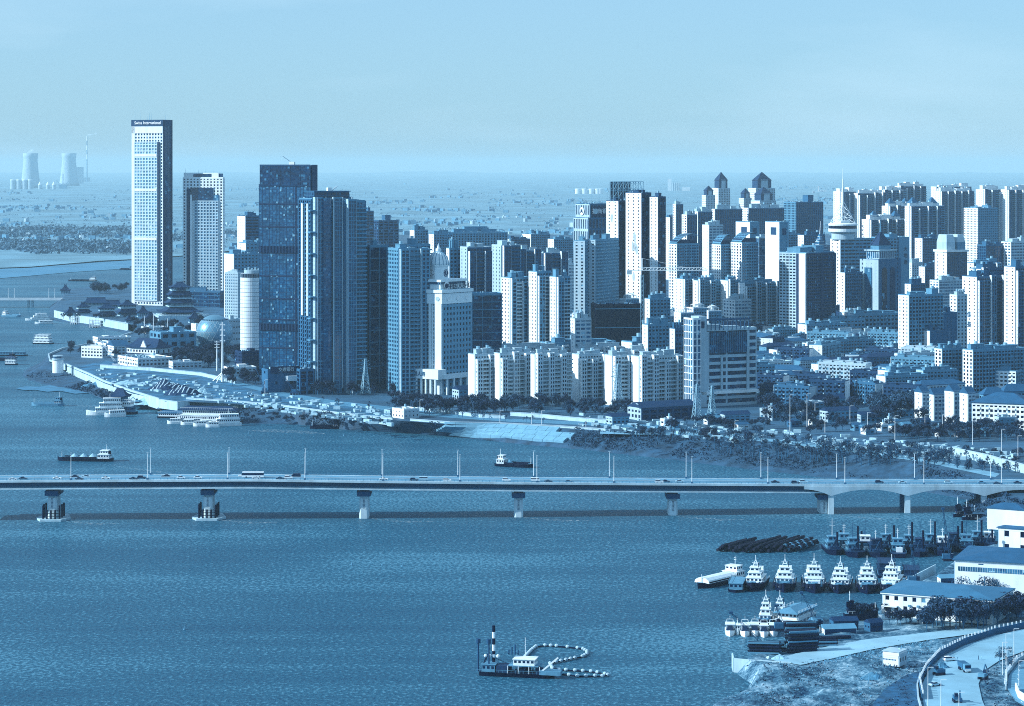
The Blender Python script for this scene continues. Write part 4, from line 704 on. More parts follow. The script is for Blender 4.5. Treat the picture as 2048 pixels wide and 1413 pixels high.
# old estate right of the banded office building, seen end-on
est = [(1545, 752, 1), (1592, 740, 3), (1650, 738, 0), (1715, 745, 1), (1768, 742, 3), (1560, 778, 2), (1618, 790, 7), (1690, 782, 6), (1742, 792, 3), (1800, 778, 2), (1835, 770, 0), (1545, 716, 3), (1600, 706, 1), (1660, 712, 0), (1715, 706, 7), (1770, 712, 4), (1535, 800, 3), (1590, 815, 1), (1655, 812, 3), (1852, 748, 6), (1900, 765, 1), (1812, 815, 7)]
adj = ['left', 'upper left', 'middle', 'upper', 'right', 'lower left', 'lower', 'lower right']
for i, (x, y, k) in enumerate(est):
    place_low(k, G(x, y, ZC), R(random.choice([-28, -24, 60, 64, -30])), 'old walk-up flats, ' + ORD[sorted((e[0], e[1]) for e in est).index((x, y))].replace('leftmost', 'first') + ' counting rightwards in the low estate', 'old walk-up flats of the low estate')
bld('office_block', 'long white flat-roofed hall among the low estate below the pyramid-roofed tower', 'building', [(1660, 1668, 1758, 668)], 705, S(wall=W2, gl=GM, bay=4, fh=4, pier=.3, span=.5), left=BLK, rf=dict(n=3)).done()
def clear(x, y, r): return all((x - a) ** 2 + (y - c) ** 2 > (r + q * .8) ** 2 for a, c, q in FOOT)
rr = random.Random(5); n_low = 0
reg = [(1510, 1880, 690, 812, 46, 'old low flats packed into the low estate'), (1150, 1370, 690, 790, 40, 'low flats in the shade around the netted block'), (1340, 1700, 640, 720, 75, 'low flats between the mid skyline towers'), (1660, 2060, 560, 720, 100, 'low flats among the right-hand towers'), (1100, 2060, 500, 600, 90, 'low flats far back in the right-hand skyline'), (780, 1150, 540, 700, 45, 'low flats behind the dark apartment towers')]
for x0, x1, y0, y1, n_, lb in reg:
    t_ = 0; c_ = 0
    while c_ < n_ and t_ < n_ * 14:
        t_ += 1; P_ = G(rr.uniform(x0, x1), rr.uniform(y0, y1), ZC)
        if clear(P_.x, P_.y, 9 if 'packed' in lb else 12):
            place_low(rr.randrange(8), P_, R(rr.choice([28, 32, 24, -60, 30, 22, 36, 27])), lb, lb + ' (shared)', rr.uniform(.7, 1.0) if 'packed' in lb else rr.uniform(.8, 1.5)); c_ += 1
# mid-height fillers so the skyline closes up behind
FIL = [S(wall=W3, gl=GD, bay=3.4, fh=3.2, pier=.4, span=.45, balc=1.2, bstep=2), S(wall=W4, gl=GD, bay=3, fh=3.3, pier=.3, span=.4), S(wall=W2, gl=GM, bay=4.5, fh=3.4, pier=.2, span=.48)]
fl = [(1045, 1062, 1100, 470, 585, 'cream flats with small onion domes on the far middle skyline'), (1010, 1020, 1060, 480, 590, 'low cream office far behind, right of the long slab'), (1060, 1070, 1090, 475, 570, 'small white far block right of the cream office'), (1096, 1108, 1146, 480, 600, 'grey far slab with cornice left of the bank crown tower'), (1330, 1340, 1352, 436, 560, 'thin far slab at the right side of the stained tower'), (1405, 1418, 1446, 452, 630, 'grey tower with pale flank behind the arched roofs'), (1560, 1572, 1600, 470, 620, 'white roofscape block behind the broad slab, left part'), (1596, 1608, 1650, 472, 625, 'white peaked-roof block behind the broad slab, right part'), (1116, 1130, 1150, 530, 690, 'shaded flats wedged left of the pale tiled tower'), (1290, 1300, 1340, 600, 735, 'shaded flats right of the netted block'), (1340, 1350, 1368, 660, 790, 'white flats wedged left of the banded office stair tower'), (1142, 1150, 1182, 640, 770, 'flats with roof pergola left of the netted block'), (1285, 1296, 1345, 652, 775, 'flats with roof pergola right of the netted block'), (1810, 1822, 1850, 570, 680, 'grey flats behind the white-ended punched tower')]
for i, (a_, m_, c_, y_, yb_, lb) in enumerate(fl): bld('city_block', lb, 'building', [(a_, m_, c_, y_)], yb_, FIL[i % 3], left=BLK, rf=dict(n=3, ph_h=5), seed=i).done()
# roof pergolas seen as white slatted trellises
pg = MB(); q = pg
for i in range(9): q.box(i * 1.3, i * 1.3 + .55, -3.4, 3.4, 3.4 + (2.2 if i in (3, 4, 5) else .9 * min(i, 8 - i) * .6), 3.7 + (2.2 if i in (3, 4, 5) else .9 * min(i, 8 - i) * .6))
for y in (-3, 3): q.box(-.2, 11.2, y - .15, y + .15, 3.1, 3.4); [q.box(x, x + .3, y - .15, y + .15, 0, 3.2) for x in (0, 5, 10.6)]
pgm = pg.mesh(WH)
for i, (x, y, yb_) in enumerate([(1205, 598, 760), (1265, 594, 765), (1160, 630, 765), (1310, 640, 765), (1345, 628, 770), (1375, 622, 775), (1400, 612, 770), (1430, 618, 765), (1328, 645, 775)]):
    Y = G(x, yb_ - 60, ZC).y; P_ = Vector(((x - CX) / F * Y, Y, H - (y + 6 - YH) / F * Y))
    # each trellis crowns a slim flat tower of its own
    b = Bld('trellis_flats', 'shaded flats topped with a white slatted trellis, ' + ORD[[1160, 1205, 1265, 1310, 1328, 1345, 1375, 1400, 1430].index(x)].replace('leftmost', 'first') + ' counting rightwards', 'building', Vector((P_.x, P_.y, ZC)), R(25), 'trellis-topped flats around the netted block')
    B = (-7, 7, 0, 13); block(b, B, 0, P_.z - ZC, S(wall=W3, gl=GD, bay=3, fh=3, pier=.4, span=.45, balc=1.2, bstep=2), BLK); roof(b, B, P_.z - ZC, n=1, seed=i); o = link('trellis', pgm, b.o); o.location = (-5.5, 5, P_.z - ZC + .2); b.done(); FOOT.append((P_.x, P_.y, 10))
for pr_ in PROTO:
    for ch in list(pr_.o.children): bpy.data.objects.remove(ch)
    bpy.data.objects.remove(pr_.o)
# --- far plain: houses, woods, hills
def house_mesh(k):
    mb = MB(); rr_ = random.Random(k); w_, d_, h = rr_.uniform(9, 24), rr_.uniform(8, 12), rr_.choice([6, 9, 12, 16]); mb.box(-w_ / 2, w_ / 2, -d_ / 2, d_ / 2, 0, h)
    for z in np.arange(1.4, h - 1.5, 3.2):
        for x in np.arange(-w_ / 2 + 1.2, w_ / 2 - 1.5, 3): mb.box(x, x + 1.4, -d_ / 2 - .12, -d_ / 2, z, z + 1.5)
    if k % 2: mb.gable(-w_ / 2, w_ / 2, -d_ / 2, d_ / 2, h + .02, 3, .6)
    else: mb.box(-w_ / 2 - .3, w_ / 2 + .3, -d_ / 2 - .3, d_ / 2 + .3, h + .02, h + .7); mb.box(-2, 2, -2, 2, h + .72, h + 3.2)
    return mb
HM = [house_mesh(k) for k in range(8)]; wallmix = [WH, W2, W2, W3]; HMM = [h.mesh([W2, W3, W3, W2][i % 4]) for i, h in enumerate(HM)]
rr = random.Random(21); cl_ = [(rr.uniform(-40, 2100), rr.uniform(375, 500)) for _ in range(70)]; nh = 0; rest = MB()
def on_plain(x, y): return y < (515 if x < 520 else 490)
for i in range(2100):
    if rr.random() < .93: c_ = rr.choice(cl_); x, y = c_[0] + rr.gauss(0, 55), c_[1] + rr.gauss(0, 2.2)
    else: x, y = rr.uniform(-40, 2100), rr.uniform(366, 515)
    if not on_plain(x, y) or y < 362: continue
    P_ = G(x, y, 2); k = rr.randrange(8); rz = R(rr.uniform(-60, 60)); sc_ = rr.uniform(.32, .8) * (1 + max(0, 430 - y) * .004)
    if y > 428 and nh < 290:
        o = link('far_house', HMM[k], None, P_, rz, None, 'small pale house among trees on the hazy far plain', 'house', 'houses scattered over the far plain'); o.scale = (sc_, sc_, sc_); nh += 1
    else:
        M_ = Matrix.Translation(P_) @ Matrix.Rotation(rz, 4, 'Z') @ Matrix.Scale(sc_, 4); h = MB().box(-8, 8, -5, 5, 0, 9) if rr.random() < .5 else MB().box(-14, 14, -6, 6, 0, 13); rest.add([tuple(M_ @ Vector(v_)) for v_ in h.v], h.f)
rest.obj('distant_settlement', W3, kind='stuff', label='scattered pale villages too far off to count')
def tuft(mb, P_, r, h, n_, rr_):
    for i in range(n_):
        a = rr_.uniform(0, 6.283); q_ = rr_.random() ** .5; z = rr_.random(); x, y = P_.x + r * q_ * math.cos(a), P_.y + r * q_ * math.sin(a); zz = P_.z + h * (.15 + .85 * z) * (1 - .5 * q_ * q_); s_ = h * rr_.uniform(.18, .4)
        d1 = Vector((rr_.gauss(0, 1), rr_.gauss(0, 1), rr_.gauss(0, .6))).normalized() * s_; d2 = Vector((rr_.gauss(0, 1), rr_.gauss(0, 1), rr_.gauss(0, 1))).normalized() * s_; c_ = Vector((x, y, zz))
        mb.add([tuple(c_ - d1), tuple(c_ + d2), tuple(c_ + d1), tuple(c_ - d2)], [(0, 1, 2, 3)])
wood = MB(); rr = random.Random(8)
for i in range(900):
    y = rr.uniform(370, 512); x = rr.uniform(-60, 2110)
    if not on_plain(x, y): continue
    if rr.random() < .5: y = rr.choice([398, 415, 432, 446, 458, 470, 486, 500]) + rr.gauss(0, 2)
    s_ = SC(y); tuft(wood, G(x, y, 2), rr.uniform(12, 30) / s_, rr.uniform(4, 7) / s_ ** .5 * .9, 16, rr)
for x0, x1, y in ((-20, 262, 497), (0, 262, 489), (40, 262, 503), (-20, 262, 472), (0, 262, 461), (346, 366, 480), (446, 475, 470)):
    for i in range(int((x1 - x0) * .8)): tuft(wood, G(rr.uniform(x0, x1), y + rr.gauss(0, 2.5), 2), 12, 11, 12, rr)
wood.obj('far_woodland', mat('haze-paled foliage', .3, var=.4, scale=.02, col=(.06, .155, .245, 1)), kind='stuff', label='dark tree belts on the far plain')  # foliage lightened, with distance haze put into its colour
hl = MB(); 
for i in range(120):
    x = -400 + i * 25; Y = 46000; X = (x - CX) / F * Y; hgt = 10 + 70 * max(0, noise.noise(Vector((i * .11, 0, 3)))) + 30 * max(0, noise.noise(Vector((i * .33, 5, 3))))
    hl.v += [(X, Y, 0), (X, Y + 2500, 20 + hgt), (X, Y + 6000, 0)]; hl.n += 3
for i in range(119): o = i * 3; hl.f += [(o, o + 3, o + 4, o + 1), (o + 1, o + 4, o + 5, o + 2)]
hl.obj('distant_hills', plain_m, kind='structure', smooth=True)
# power station
def cooling(label, x, wpx, ytop, ybase):
    C = G(x, ybase, 2); s_ = SC(ybase, 2); h = (ybase - ytop) / s_; r_ = wpx / 2 / s_; t_ = thing('cooling_tower', label, 'cooling tower', C); pr = [(r_ * (0.66 + .34 * (1 - k / 10) ** 1.7 + (.04 * max(0, k - 8))), h * k / 10) for k in range(11)]
    MB().lathe(pr, n=40).obj('shell', W2, t_, smooth=True); q = MB()
    for i in range(30): a = i * 2 * math.pi / 30; q.bar((r_ * 1.06 * math.cos(a), r_ * 1.06 * math.sin(a), 0), (r_ * .99 * math.cos(a), r_ * .99 * math.sin(a), h * .07), 1.2)
    q.obj('base_strut', W3, t_); return C, h, r_
c1 = cooling('left hyperbolic cooling tower on the far left plain', 61, 41, 307, 376); c2 = cooling('right hyperbolic cooling tower beside the striped chimney', 138, 40, 307, 372)
C = G(174, 364, 2); s_ = SC(364, 2); h = (364 - 273) / s_; t_ = thing('striped_chimney', 'tall thin chimney with pale rings on the far plain', 'chimney', C)
for k in range(6): MB().cyl(0, 0, h * (.0 if k == 0 else .5 + .1 * (k - 1)), h * (.5 + .1 * k), (6.5 - k * .35), 6.3 - k * .35, n=16).obj('shaft_ring', [W3, WH][k % 2], t_)
for nm, (x, yb_, yt, w_), lb in (('boiler_house', (150, 368, 335, 34), 'boiler house beside the right cooling tower'), ('turbine_hall', (150, 364, 356, 60), 'long low turbine hall under the striped chimney')):
    C = G(x, yb_, 2); s_ = SC(yb_, 2); b = Bld(nm, lb, 'building', C, R(10)); ww, hh = w_ / s_, (yb_ - yt) / s_; block(b, (-ww / 2, ww / 2, 0, ww * .5), 0, hh, S(wall=W2, gl=W3, bay=20, fh=20, pier=.7, span=.6)); b.p('roof', W3).box(-ww / 2, ww / 2, 0, ww * .5, hh + .7, hh + 2); b.done()
C = G(126, 378, 2); s_ = SC(378, 2); t_ = thing('coal_conveyor', 'steel conveyor tower with sloping arms near the silos', 'conveyor', C); q = MB(); hh = 30 / s_; q.bar((0, 0, 0), (0, 0, hh), 4); q.bar((-14 / s_, 0, hh * .55), (0, 0, hh * .2), 2); q.bar((14 / s_, 0, hh * .55), (0, 0, hh * .2), 2); q.obj('conveyor_frame', W3, t_); MB().box(-8 / s_, 8 / s_, -8, 8, 0, hh * .28).obj('transfer_house', W3, t_)
for i, x in enumerate((26, 38, 50, 61, 80, 96, 108)):
    C = G(x, 379, 2); s_ = SC(379, 2); big = i < 4; t_ = thing('storage_silo', ORD[i] + ' pale silo of the row under the left cooling tower', 'silo', C, group='silos by the power station'); r_ = (5.5 if big else 4.2) / s_; hh = (18 if big else 9) / s_; MB().cyl(0, 0, 0, hh, r_, n=20).obj('shell', W2, t_); MB().cyl(0, 0, hh, hh + (1.5 if big else 6) / s_, r_ * 1.0, r_ * (.9 if big else .2), n=20).obj('roof', WH, t_)
for i, x in enumerate((1156, 1169, 1183, 1195, 1745 - 545)):
    C = G(x, 388, 2); s_ = SC(388, 2); t_ = thing('oil_tank', ORD[i] + ' round white storage tank on the plain left of the scaffold billboard', 'tank', C, group='storage tanks on the plain'); MB().cyl(0, 0, 0, 10 / s_, 6 / s_, n=24).obj('shell', WH, t_); MB().lathe([(6 / s_, 10 / s_), (3 / s_, 10.8 / s_), (.2, 11 / s_)], n=24).obj('roof', W2, t_)
C = G(1340, 382, 2); s_ = SC(382, 2); t_ = thing('grain_elevator', 'white grain elevator with silo row on the plain right of the scaffold billboard', 'silo', C); MB().box(-4 / s_, 3 / s_, 0, 12, 0, 24 / s_).obj('head_house', WH, t_)
for i in range(4): MB().cyl((6 + i * 4.2) / s_, 6, 0, 16 / s_, 2.2 / s_, n=16).obj('silo', W2, t_)
MB().box(24 / s_, 40 / s_, 0, 14, 0, 7 / s_).obj('warehouse', WH, t_)
sm = bpy.data.materials.new('smoke'); sm.use_nodes = True; n = sm.node_tree; n.nodes.remove(n.nodes['Principled BSDF']); pv = n.nodes.new('ShaderNodeVolumePrincipled'); pv.inputs['Color'].default_value = (.85, .96, 1, 1); pv.inputs['Density'].default_value = .035; n.links.new(pv.outputs[0], n.nodes['Material Output'].inputs['Volume'])
def smoke(label, C, pts):
    mb = MB(); vs_ = []; nn = 10
    for (x, y, z, r_) in pts:
        for i in range(nn): a = 2 * math.pi * i / nn; k = r_ * (1 + .35 * noise.noise(Vector((x * .05, i, z * .05)))); vs_.append((x, y + k * math.cos(a), z + k * math.sin(a)))
    fs = [(k * nn + i, k * nn + (i + 1) % nn, (k + 1) * nn + (i + 1) % nn, (k + 1) * nn + i) for k in range(len(pts) - 1) for i in range(nn)] + [tuple(range(nn - 1, -1, -1)), tuple((len(pts) - 1) * nn + i for i in range(nn))]
    mb.add(vs_, fs); o = mb.obj('smoke', sm, kind='stuff', label=label); o.location = C
C = G(174, 364, 2); smoke('white smoke trailing from the striped chimney', C + Vector((0, 0, h + 6)), [(-3, 0, 4, 4), (6, 0, 6, 7), (18, 0, 10, 10), (34, 0, 9, 11), (50, 0, 13, 9), (64, 0, 18, 4), (78, 0, 16, 3), (88, 0, 20, 8), (102, 0, 24, 9), (114, 0, 26, 3)])
smoke('thin steam above the left cooling tower', c1[0] + Vector((0, 0, c1[1] + 4)), [(-28, 0, 2, 5), (-10, 0, 8, 11), (8, 0, 16, 14), (22, 0, 20, 9), (32, 0, 14, 3)])
# ------------------------------------------------------------------ left bank: pavilions, walls, sheds
def chroof(mb, w_, d_, z, h, over=2.0, tx=.0, ty=.0, lift=1.2, n_=6, rows=4, t=.4):
    """Chinese roof: concave slopes, upturned corners; tx, ty are the half sizes of the flat or ridge at the top."""
    W_, D_ = w_ / 2 + over, d_ / 2 + over; ring = []
    for r_ in range(rows + 1):
        f_ = r_ / rows; k = f_ ** 1.0; hx, hy = W_ + (tx - W_) * k, D_ + (ty - D_) * k; zz = z + h * (f_ ** 1.7); pts = []
        for sx0, sy0, sx1, sy1 in ((-1, -1, 1, -1), (1, -1, 1, 1), (1, 1, -1, 1), (-1, 1, -1, -1)):
            for i in range(n_):
                q_ = i / n_; u_ = abs(2 * q_ - 1) ** 4 * lift * (1 - f_) ** 2; pts.append(((sx0 + (sx1 - sx0) * q_) * hx, (sy0 + (sy1 - sy0) * q_) * hy, zz + u_))
        ring.append(pts)
    m_ = 4 * n_; vs_ = [p_ for r_ in ring for p_ in r_] + [(x, y, zz - t) for x, y, zz in ring[0]]
    fs = [(r_ * m_ + i, r_ * m_ + (i + 1) % m_, (r_ + 1) * m_ + (i + 1) % m_, (r_ + 1) * m_ + i) for r_ in range(rows) for i in range(m_)]
    b0 = (rows + 1) * m_; fs += [(b0 + i, b0 + (i + 1) % m_, (i + 1) % m_, i) for i in range(m_)] + [tuple(range(b0 + m_ - 1, b0 - 1, -1)), tuple(rows * m_ + i for i in range(m_))]
    mb.add(vs_, fs)
RED = mat('lacquered timber', .26, var=.3, scale=.4); CRM = mat('cream plaster', .7, var=.15)
def pavilion(name, label, x, yb, wpx, hpx, tiers=1, rz=20, ridge=.5, dp=.6, z=ZC, plinth=0):
    C = G(x, yb, z); s_ = SC(yb, z); w_, h = wpx / s_, hpx / s_; d_ = w_ * dp; t_ = thing(name, label, 'pavilion', C + Vector((0, d_ / 2, 0)), R(rz)); zz = 0
    if plinth: MB().box(-w_ * .75, w_ * .75, -d_ * .8, d_ * .8, 0, plinth).obj('plinth', CON, t_); zz = plinth; h -= plinth
    th_ = h / tiers
    for k in range(tiers):
        f_ = 1 - .12 * k; ww, dd = w_ * f_, d_ * f_; wh = th_ * (.45 if k < tiers - 1 else .4)
        MB().box(-ww * .42, ww * .42, -dd * .42, dd * .42, zz, zz + wh).obj('wall', [RED, CRM][k % 2] if tiers > 1 else CRM, t_); q = MB()
        for i in range(6):
            for y in (-dd * .48, dd * .48): q.cyl(-ww * .46 + i * ww * .184, y, zz, zz + wh, .45, n=6)
        for i in range(3):
            for x_ in (-ww * .46, ww * .46): q.cyl(x_, -dd * .25 + i * dd * .25, zz, zz + wh, .45, n=6)
        q.obj('column', RED, t_, kind='stuff'); q = MB(); q.box(-ww * .5, ww * .5, -dd * .52, -dd * .5, zz, zz + 1); q.box(-ww * .52, -ww * .5, -dd * .5, dd * .5, zz, zz + 1); q.box(-ww * .52, ww * .52, -dd * .54, dd * .54, zz - .3, zz); q.obj('balustrade', CRM, t_)
        last = k == tiers - 1; mb = MB(); chroof(mb, ww, dd, zz + wh, th_ - wh if last else (th_ - wh) * .92, over=ww * .09, tx=ww * (.5 * ridge if last else .40), ty=.3 if last else dd * .40, lift=th_ * .1); mb.obj('tiled_roof', RTIL, t_)
        if last: q = MB(); q.box(-ww * .5 * ridge - .3, ww * .5 * ridge + .3, -.35, .35, zz + th_ - .2, zz + th_ + .7); q.prism([(-ww * .5 * ridge - .5, -.3), (-ww * .5 * ridge + .4, -.3), (-ww * .5 * ridge + .4, .3), (-ww * .5 * ridge - .5, .3)], zz + th_, zz + th_ + 1.8, k=.4); q.prism([(ww * .5 * ridge - .4, -.3), (ww * .5 * ridge + .5, -.3), (ww * .5 * ridge + .5, .3), (ww * .5 * ridge - .4, .3)], zz + th_, zz + th_ + 1.8, k=.4); q.obj('ridge', RTIL, t_)
        zz += th_
    return t_, w_, d_, zz
t_, w_, d_, zz = pavilion('river_pagoda', 'large many-tiered dark-roofed river pagoda on a stone platform', 357, 640, 56, 74, 4, 18, .35, .75, plinth=6)
mb = MB(); mb.gable(-5, 5, -w_ * .30, -w_ * .12, zz - 9, 5, .5, 'y'); mb.obj('porch_gable', RTIL, t_)
mb = MB(); chroof(mb, w_ * 1.3, d_ * 1.5, 9, 5, 3, w_ * .45, d_ * .45, 1.6); mb.obj('skirt_roof', RTIL, t_); MB().box(-w_ * .9, w_ * .9, -d_ * 1.0, d_ * .9, 0, 5.5).obj('terrace', CON, t_); q = MB()
for i in range(22): x = -w_ * .88 + i * w_ * 1.76 / 21; q.box(x - .2, x + .2, -d_ * 1.0, -d_ * .985, 5.5, 7)
q.box(-w_ * .9, w_ * .9, -d_ * 1.0, -d_ * .985, 6.8, 7.1); q.obj('terrace_rail', WH, t_, kind='stuff')
for x, yb, wp, hp, ti, rz, rg, lb in [(165, 629, 26, 22, 2, 25, .3, 'two-tiered pavilion nearest the far bridge'), (212, 636, 34, 27, 2, 15, .4, 'broad two-tiered hall left of the pagoda'), (190, 612, 42, 15, 1, 8, .85, 'long dark-roofed hall behind the left pavilions'), (224, 616, 30, 14, 1, 8, .85, 'dark-roofed hall joining the long one'), (253, 632, 36, 30, 2, 25, .2, 'two-tiered pavilion between hall and pagoda'), (285, 634, 22, 20, 1, 20, .2, 'single-roofed gallery pavilion beside the pagoda steps'), (300, 646, 26, 20, 1, 20, .2, 'gallery pavilion at the left foot of the pagoda'), (388, 646, 22, 22, 1, 20, .15, 'pointed pavilion at the right foot of the pagoda'), (130, 588, 18, 17, 1, 10, .2, 'white gatehouse pavilion at the far bridge end'), (415, 655, 16, 20, 1, 20, .15, 'small pointed pavilion behind the metal sphere'), (140, 632, 20, 16, 1, 30, .3, 'waterside pavilion next to the white cruise boats'), (258, 646, 16, 14, 1, 20, .2, 'small pavilion above the long flood wall')]: pavilion('temple_pavilion', lb, x, yb, wp, hp, ti, rz, rg)
# Chinese-roofed office
b = bld('chinese_roof_office', 'white office block with sweeping dark Chinese roof and gable', 'building', [(254, 312, 342, 700)], 722, S(wall=W2, gl=GD, bay=8, fh=4.5, pier=.7, span=.3), left=S(wall=WH, gl=GD, bay=3.4, fh=4.5, pier=.45, span=.45), th=58, rf=dict(n=0)); B, z1 = b.boxes[0]; W, D = B[1], B[3]
b.p('eaves_band', W6).box(-1.5, W + 1.5, -1.5, D + 1.5, z1 * .55, z1 * .62); mb = MB(); chroof(mb, W, D, z1 + 1.4, 8, 2.2, .6, D * .36, 1.0); o = mb.obj('sweeping_roof', RTIL, b.o); o.location = (W / 2, D / 2, 0); MB().prism([(-.8, D * .32), (-.8, D * .52), (.5, D * .52), (.5, D * .32)], z1 + 1.6, z1 + 8, top=[(-.8, D * .42), (-.8, D * .425), (.5, D * .425), (.5, D * .42)]).obj('white_gable', WH, b.o); b.done()
# metal sphere
C = G(425, 697, ZC); s_ = SC(697, ZC); r_ = 36.5 / s_; t_ = thing('sphere_theatre', 'large metal sphere with latticed panels beside the white museum', 'dome', C + Vector((0, r_, 0))); SPH = mat('brushed panel', .5, var=.15, rough=.38, metal=.55, scale=.05); zc = r_ * .78
MB().lathe([(max(.05, r_ * math.cos(R(a))), zc + r_ * math.sin(R(a))) for a in range(-50, 91, 7)], n=48).obj('shell', SPH, t_, smooth=True); q = MB()
def sp(a, e_): return (r_ * 1.004 * math.cos(e_) * math.cos(a), r_ * 1.004 * math.cos(e_) * math.sin(a), zc + r_ * 1.004 * math.sin(e_))
for i in range(20):
    for d in (1, -1):
        for k in range(8): q.bar(sp(i * .314 + d * k * .12, R(-45 + k * 11)), sp(i * .314 + d * (k + 1) * .12, R(-45 + (k + 1) * 11)), .16)
for e_ in (-20, 5, 42): [q.bar(sp(i * .1571, R(e_)), sp(i * .1571 + .1571, R(e_)), .2) for i in range(40)]
q.obj('panel_rib', W2, t_, kind='stuff'); q = MB()
for i in range(40): q.cyl(*sp(i * .157, R(47))[:2], zc + r_ * math.sin(R(45)), zc + r_ * math.sin(R(50)), .5, n=5)
q.obj('crown_window', W6, t_, kind='stuff'); MB().cyl(0, 0, 0, zc - r_ * .6, r_ * .9, n=32).obj('base_ring', W3, t_)
# flood walls
def wall_line(name, label, pts, z0, z1, th_=.7, m=CON, zp=ZC, cap=True, step=9):
    P3 = [G(x, y, zp) for x, y in pts]; t_ = thing(name, label, 'wall', Vector((P3[0].x, P3[0].y, 0))); o0 = P3[0]; ms = []
    for a, c in zip(P3, P3[1:]):
        L_ = (c - a).length; k = max(1, int(L_ / step)); d = (c - a).normalized(); nrm = Vector((-d.y, d.x, 0)) * th_
        for i in range(k):
            p0 = a + d * (L_ * i / k + .04); p1 = a + d * (L_ * (i + 1) / k - .04); mb = MB(); po = [(v_.x - o0.x, v_.y - o0.y) for v_ in (p0, p1, p1 + nrm, p0 + nrm)]; mb.prism(po, z0, z1); mb.obj('wall_panel', m, t_)
        if cap: mb = MB(); mb.prism([(v_.x - o0.x, v_.y - o0.y) for v_ in (a - nrm * .3, c - nrm * .3, c + nrm * 1.4, a + nrm * 1.4)], z1 + .01, z1 + .35); mb.obj('coping', W2, t_)
    return t_
wall_line('flood_wall', 'pale streaked flood wall below the pagoda gardens', [(108, 622), (140, 630), (200, 638), (256, 648)], -1, 10.4)
wall_line('flood_wall', 'long blank concrete flood wall behind the muddy spit', [(132, 731), (175, 749), (206, 764), (262, 784), (318, 801)], 3, 11.2)
wall_line('flood_wall', 'curved white road wall around the headland', [(262, 667), (206, 685), (124, 699), (96, 711), (99, 723), (130, 732)], 6, 11.2, step=14)
wall_line('flood_wall', 'low broken wall beside the excavated heaps', [(318, 801), (355, 806), (380, 804)], 4, 10.6)
wall_line('embankment_wall', 'long two-step white embankment wall below the building site', [(372, 799), (470, 805), (560, 813), (680, 829), (785, 840)], 6, 11.0, step=16)
wall_line('embankment_wall', 'white road parapet above the terrace steps', [(820, 842), (900, 848), (1000, 850), (1120, 856), (1210, 862)], 8, 11.2, step=16)
wall_line('site_hoarding', 'white hoarding along the riverside road in front of the trees', [(1020, 832), (1080, 836), (1140, 842), (1215, 848)], 10, 12.5, step=14)
wall_line('site_hoarding', 'white hoarding above the terrace, left of the trees', [(838, 822), (900, 828), (960, 836), (1010, 838)], 10, 12.2, step=14)
wall_line('site_hoarding', 'long white fence across the building site', [(200, 736), (300, 742), (400, 752), (470, 768)], 10, 12.6, step=12)
wall_line('stone_wall', 'rough pale rubble wall at the right park edge', [(1905, 912), (1970, 926), (2050, 948)], 9, 15, step=8)
for x, y, w_, lb in ((152, 641, 20, 'white open-framed deck over the water, nearer the far bridge'), (194, 648, 28, 'white open-framed deck over the water, larger one below the pagoda hall')):
    C = G(x, y + 8, 0); s_ = SC(y + 8); ww = w_ / s_; t_ = thing('stilt_deck', lb, 'pavilion', C)
    for k in range(3): MB().box(-ww / 2, ww / 2, -3, 7, 3.2 * k + 1.8, 3.2 * k + 2.3).obj('floor_slab', WH, t_)
    for i in range(6): MB().box(-ww / 2 + i * ww / 5 - .3, -ww / 2 + i * ww / 5 + .3, -3.2, -2.6, -.5, 10).obj('post', WH, t_)
# lattice pylons
def pylon(label, x, yb, yt, z=ZC):
    C = G(x, yb, z); s_ = SC(yb, z); h = (yb - yt) / s_; t_ = thing('power_pylon', label, 'pylon', C, R(20)); q = MB(); b0 = h * .1; lv = [0, .12, .24, .35, .45, .54, .62, .7, .77, .84, .9, .95, 1.0]
    def wd(f_): return b0 * (1 - f_) ** 1.1 + .45
    for i in range(len(lv) - 1):
        a, c = wd(lv[i]), wd(lv[i + 1]); za, zc_ = h * lv[i], h * lv[i + 1]
        cs = [(1, 1), (1, -1), (-1, -1), (-1, 1)]
        for j in range(4):
            p_, q_ = cs[j], cs[(j + 1) % 4]; q.bar((p_[0] * a, p_[1] * a, za), (p_[0] * c, p_[1] * c, zc_), .28); q.bar((p_[0] * a, p_[1] * a, za), (q_[0] * c, q_[1] * c, zc_), .16); q.bar((q_[0] * a, q_[1] * a, za), (p_[0] * c, p_[1] * c, zc_), .16)
    q.obj('lattice', STL, t_); q = MB()
    for f_, w_ in ((.72, .17), (.83, .14), (.94, .11)): [q.bar((0, 0, h * f_ + 1.4), (sx * h * w_, 0, h * f_), .2) for sx in (1, -1)]; [q.bar((0, 0, h * f_ - .8), (sx * h * w_, 0, h * f_), .2) for sx in (1, -1)]
    q.obj('crossarm', STL, t_)
for i, (x, yb, yt) in enumerate([(678, 785, 710), (731, 788, 718), (897, 778, 700), (1236, 818, 728), (1394, 842, 768), (1424, 838, 772)]): pylon(['lattice power pylon in front of the broad glass tower, left one', 'lattice power pylon in front of the broad glass tower, right one', 'lattice power pylon right of the clock building portico', 'lattice power pylon in front of the riverside flats', 'lattice power pylon before the banded office, left one', 'lattice power pylon before the banded office, right one'][i], x, yb, yt)
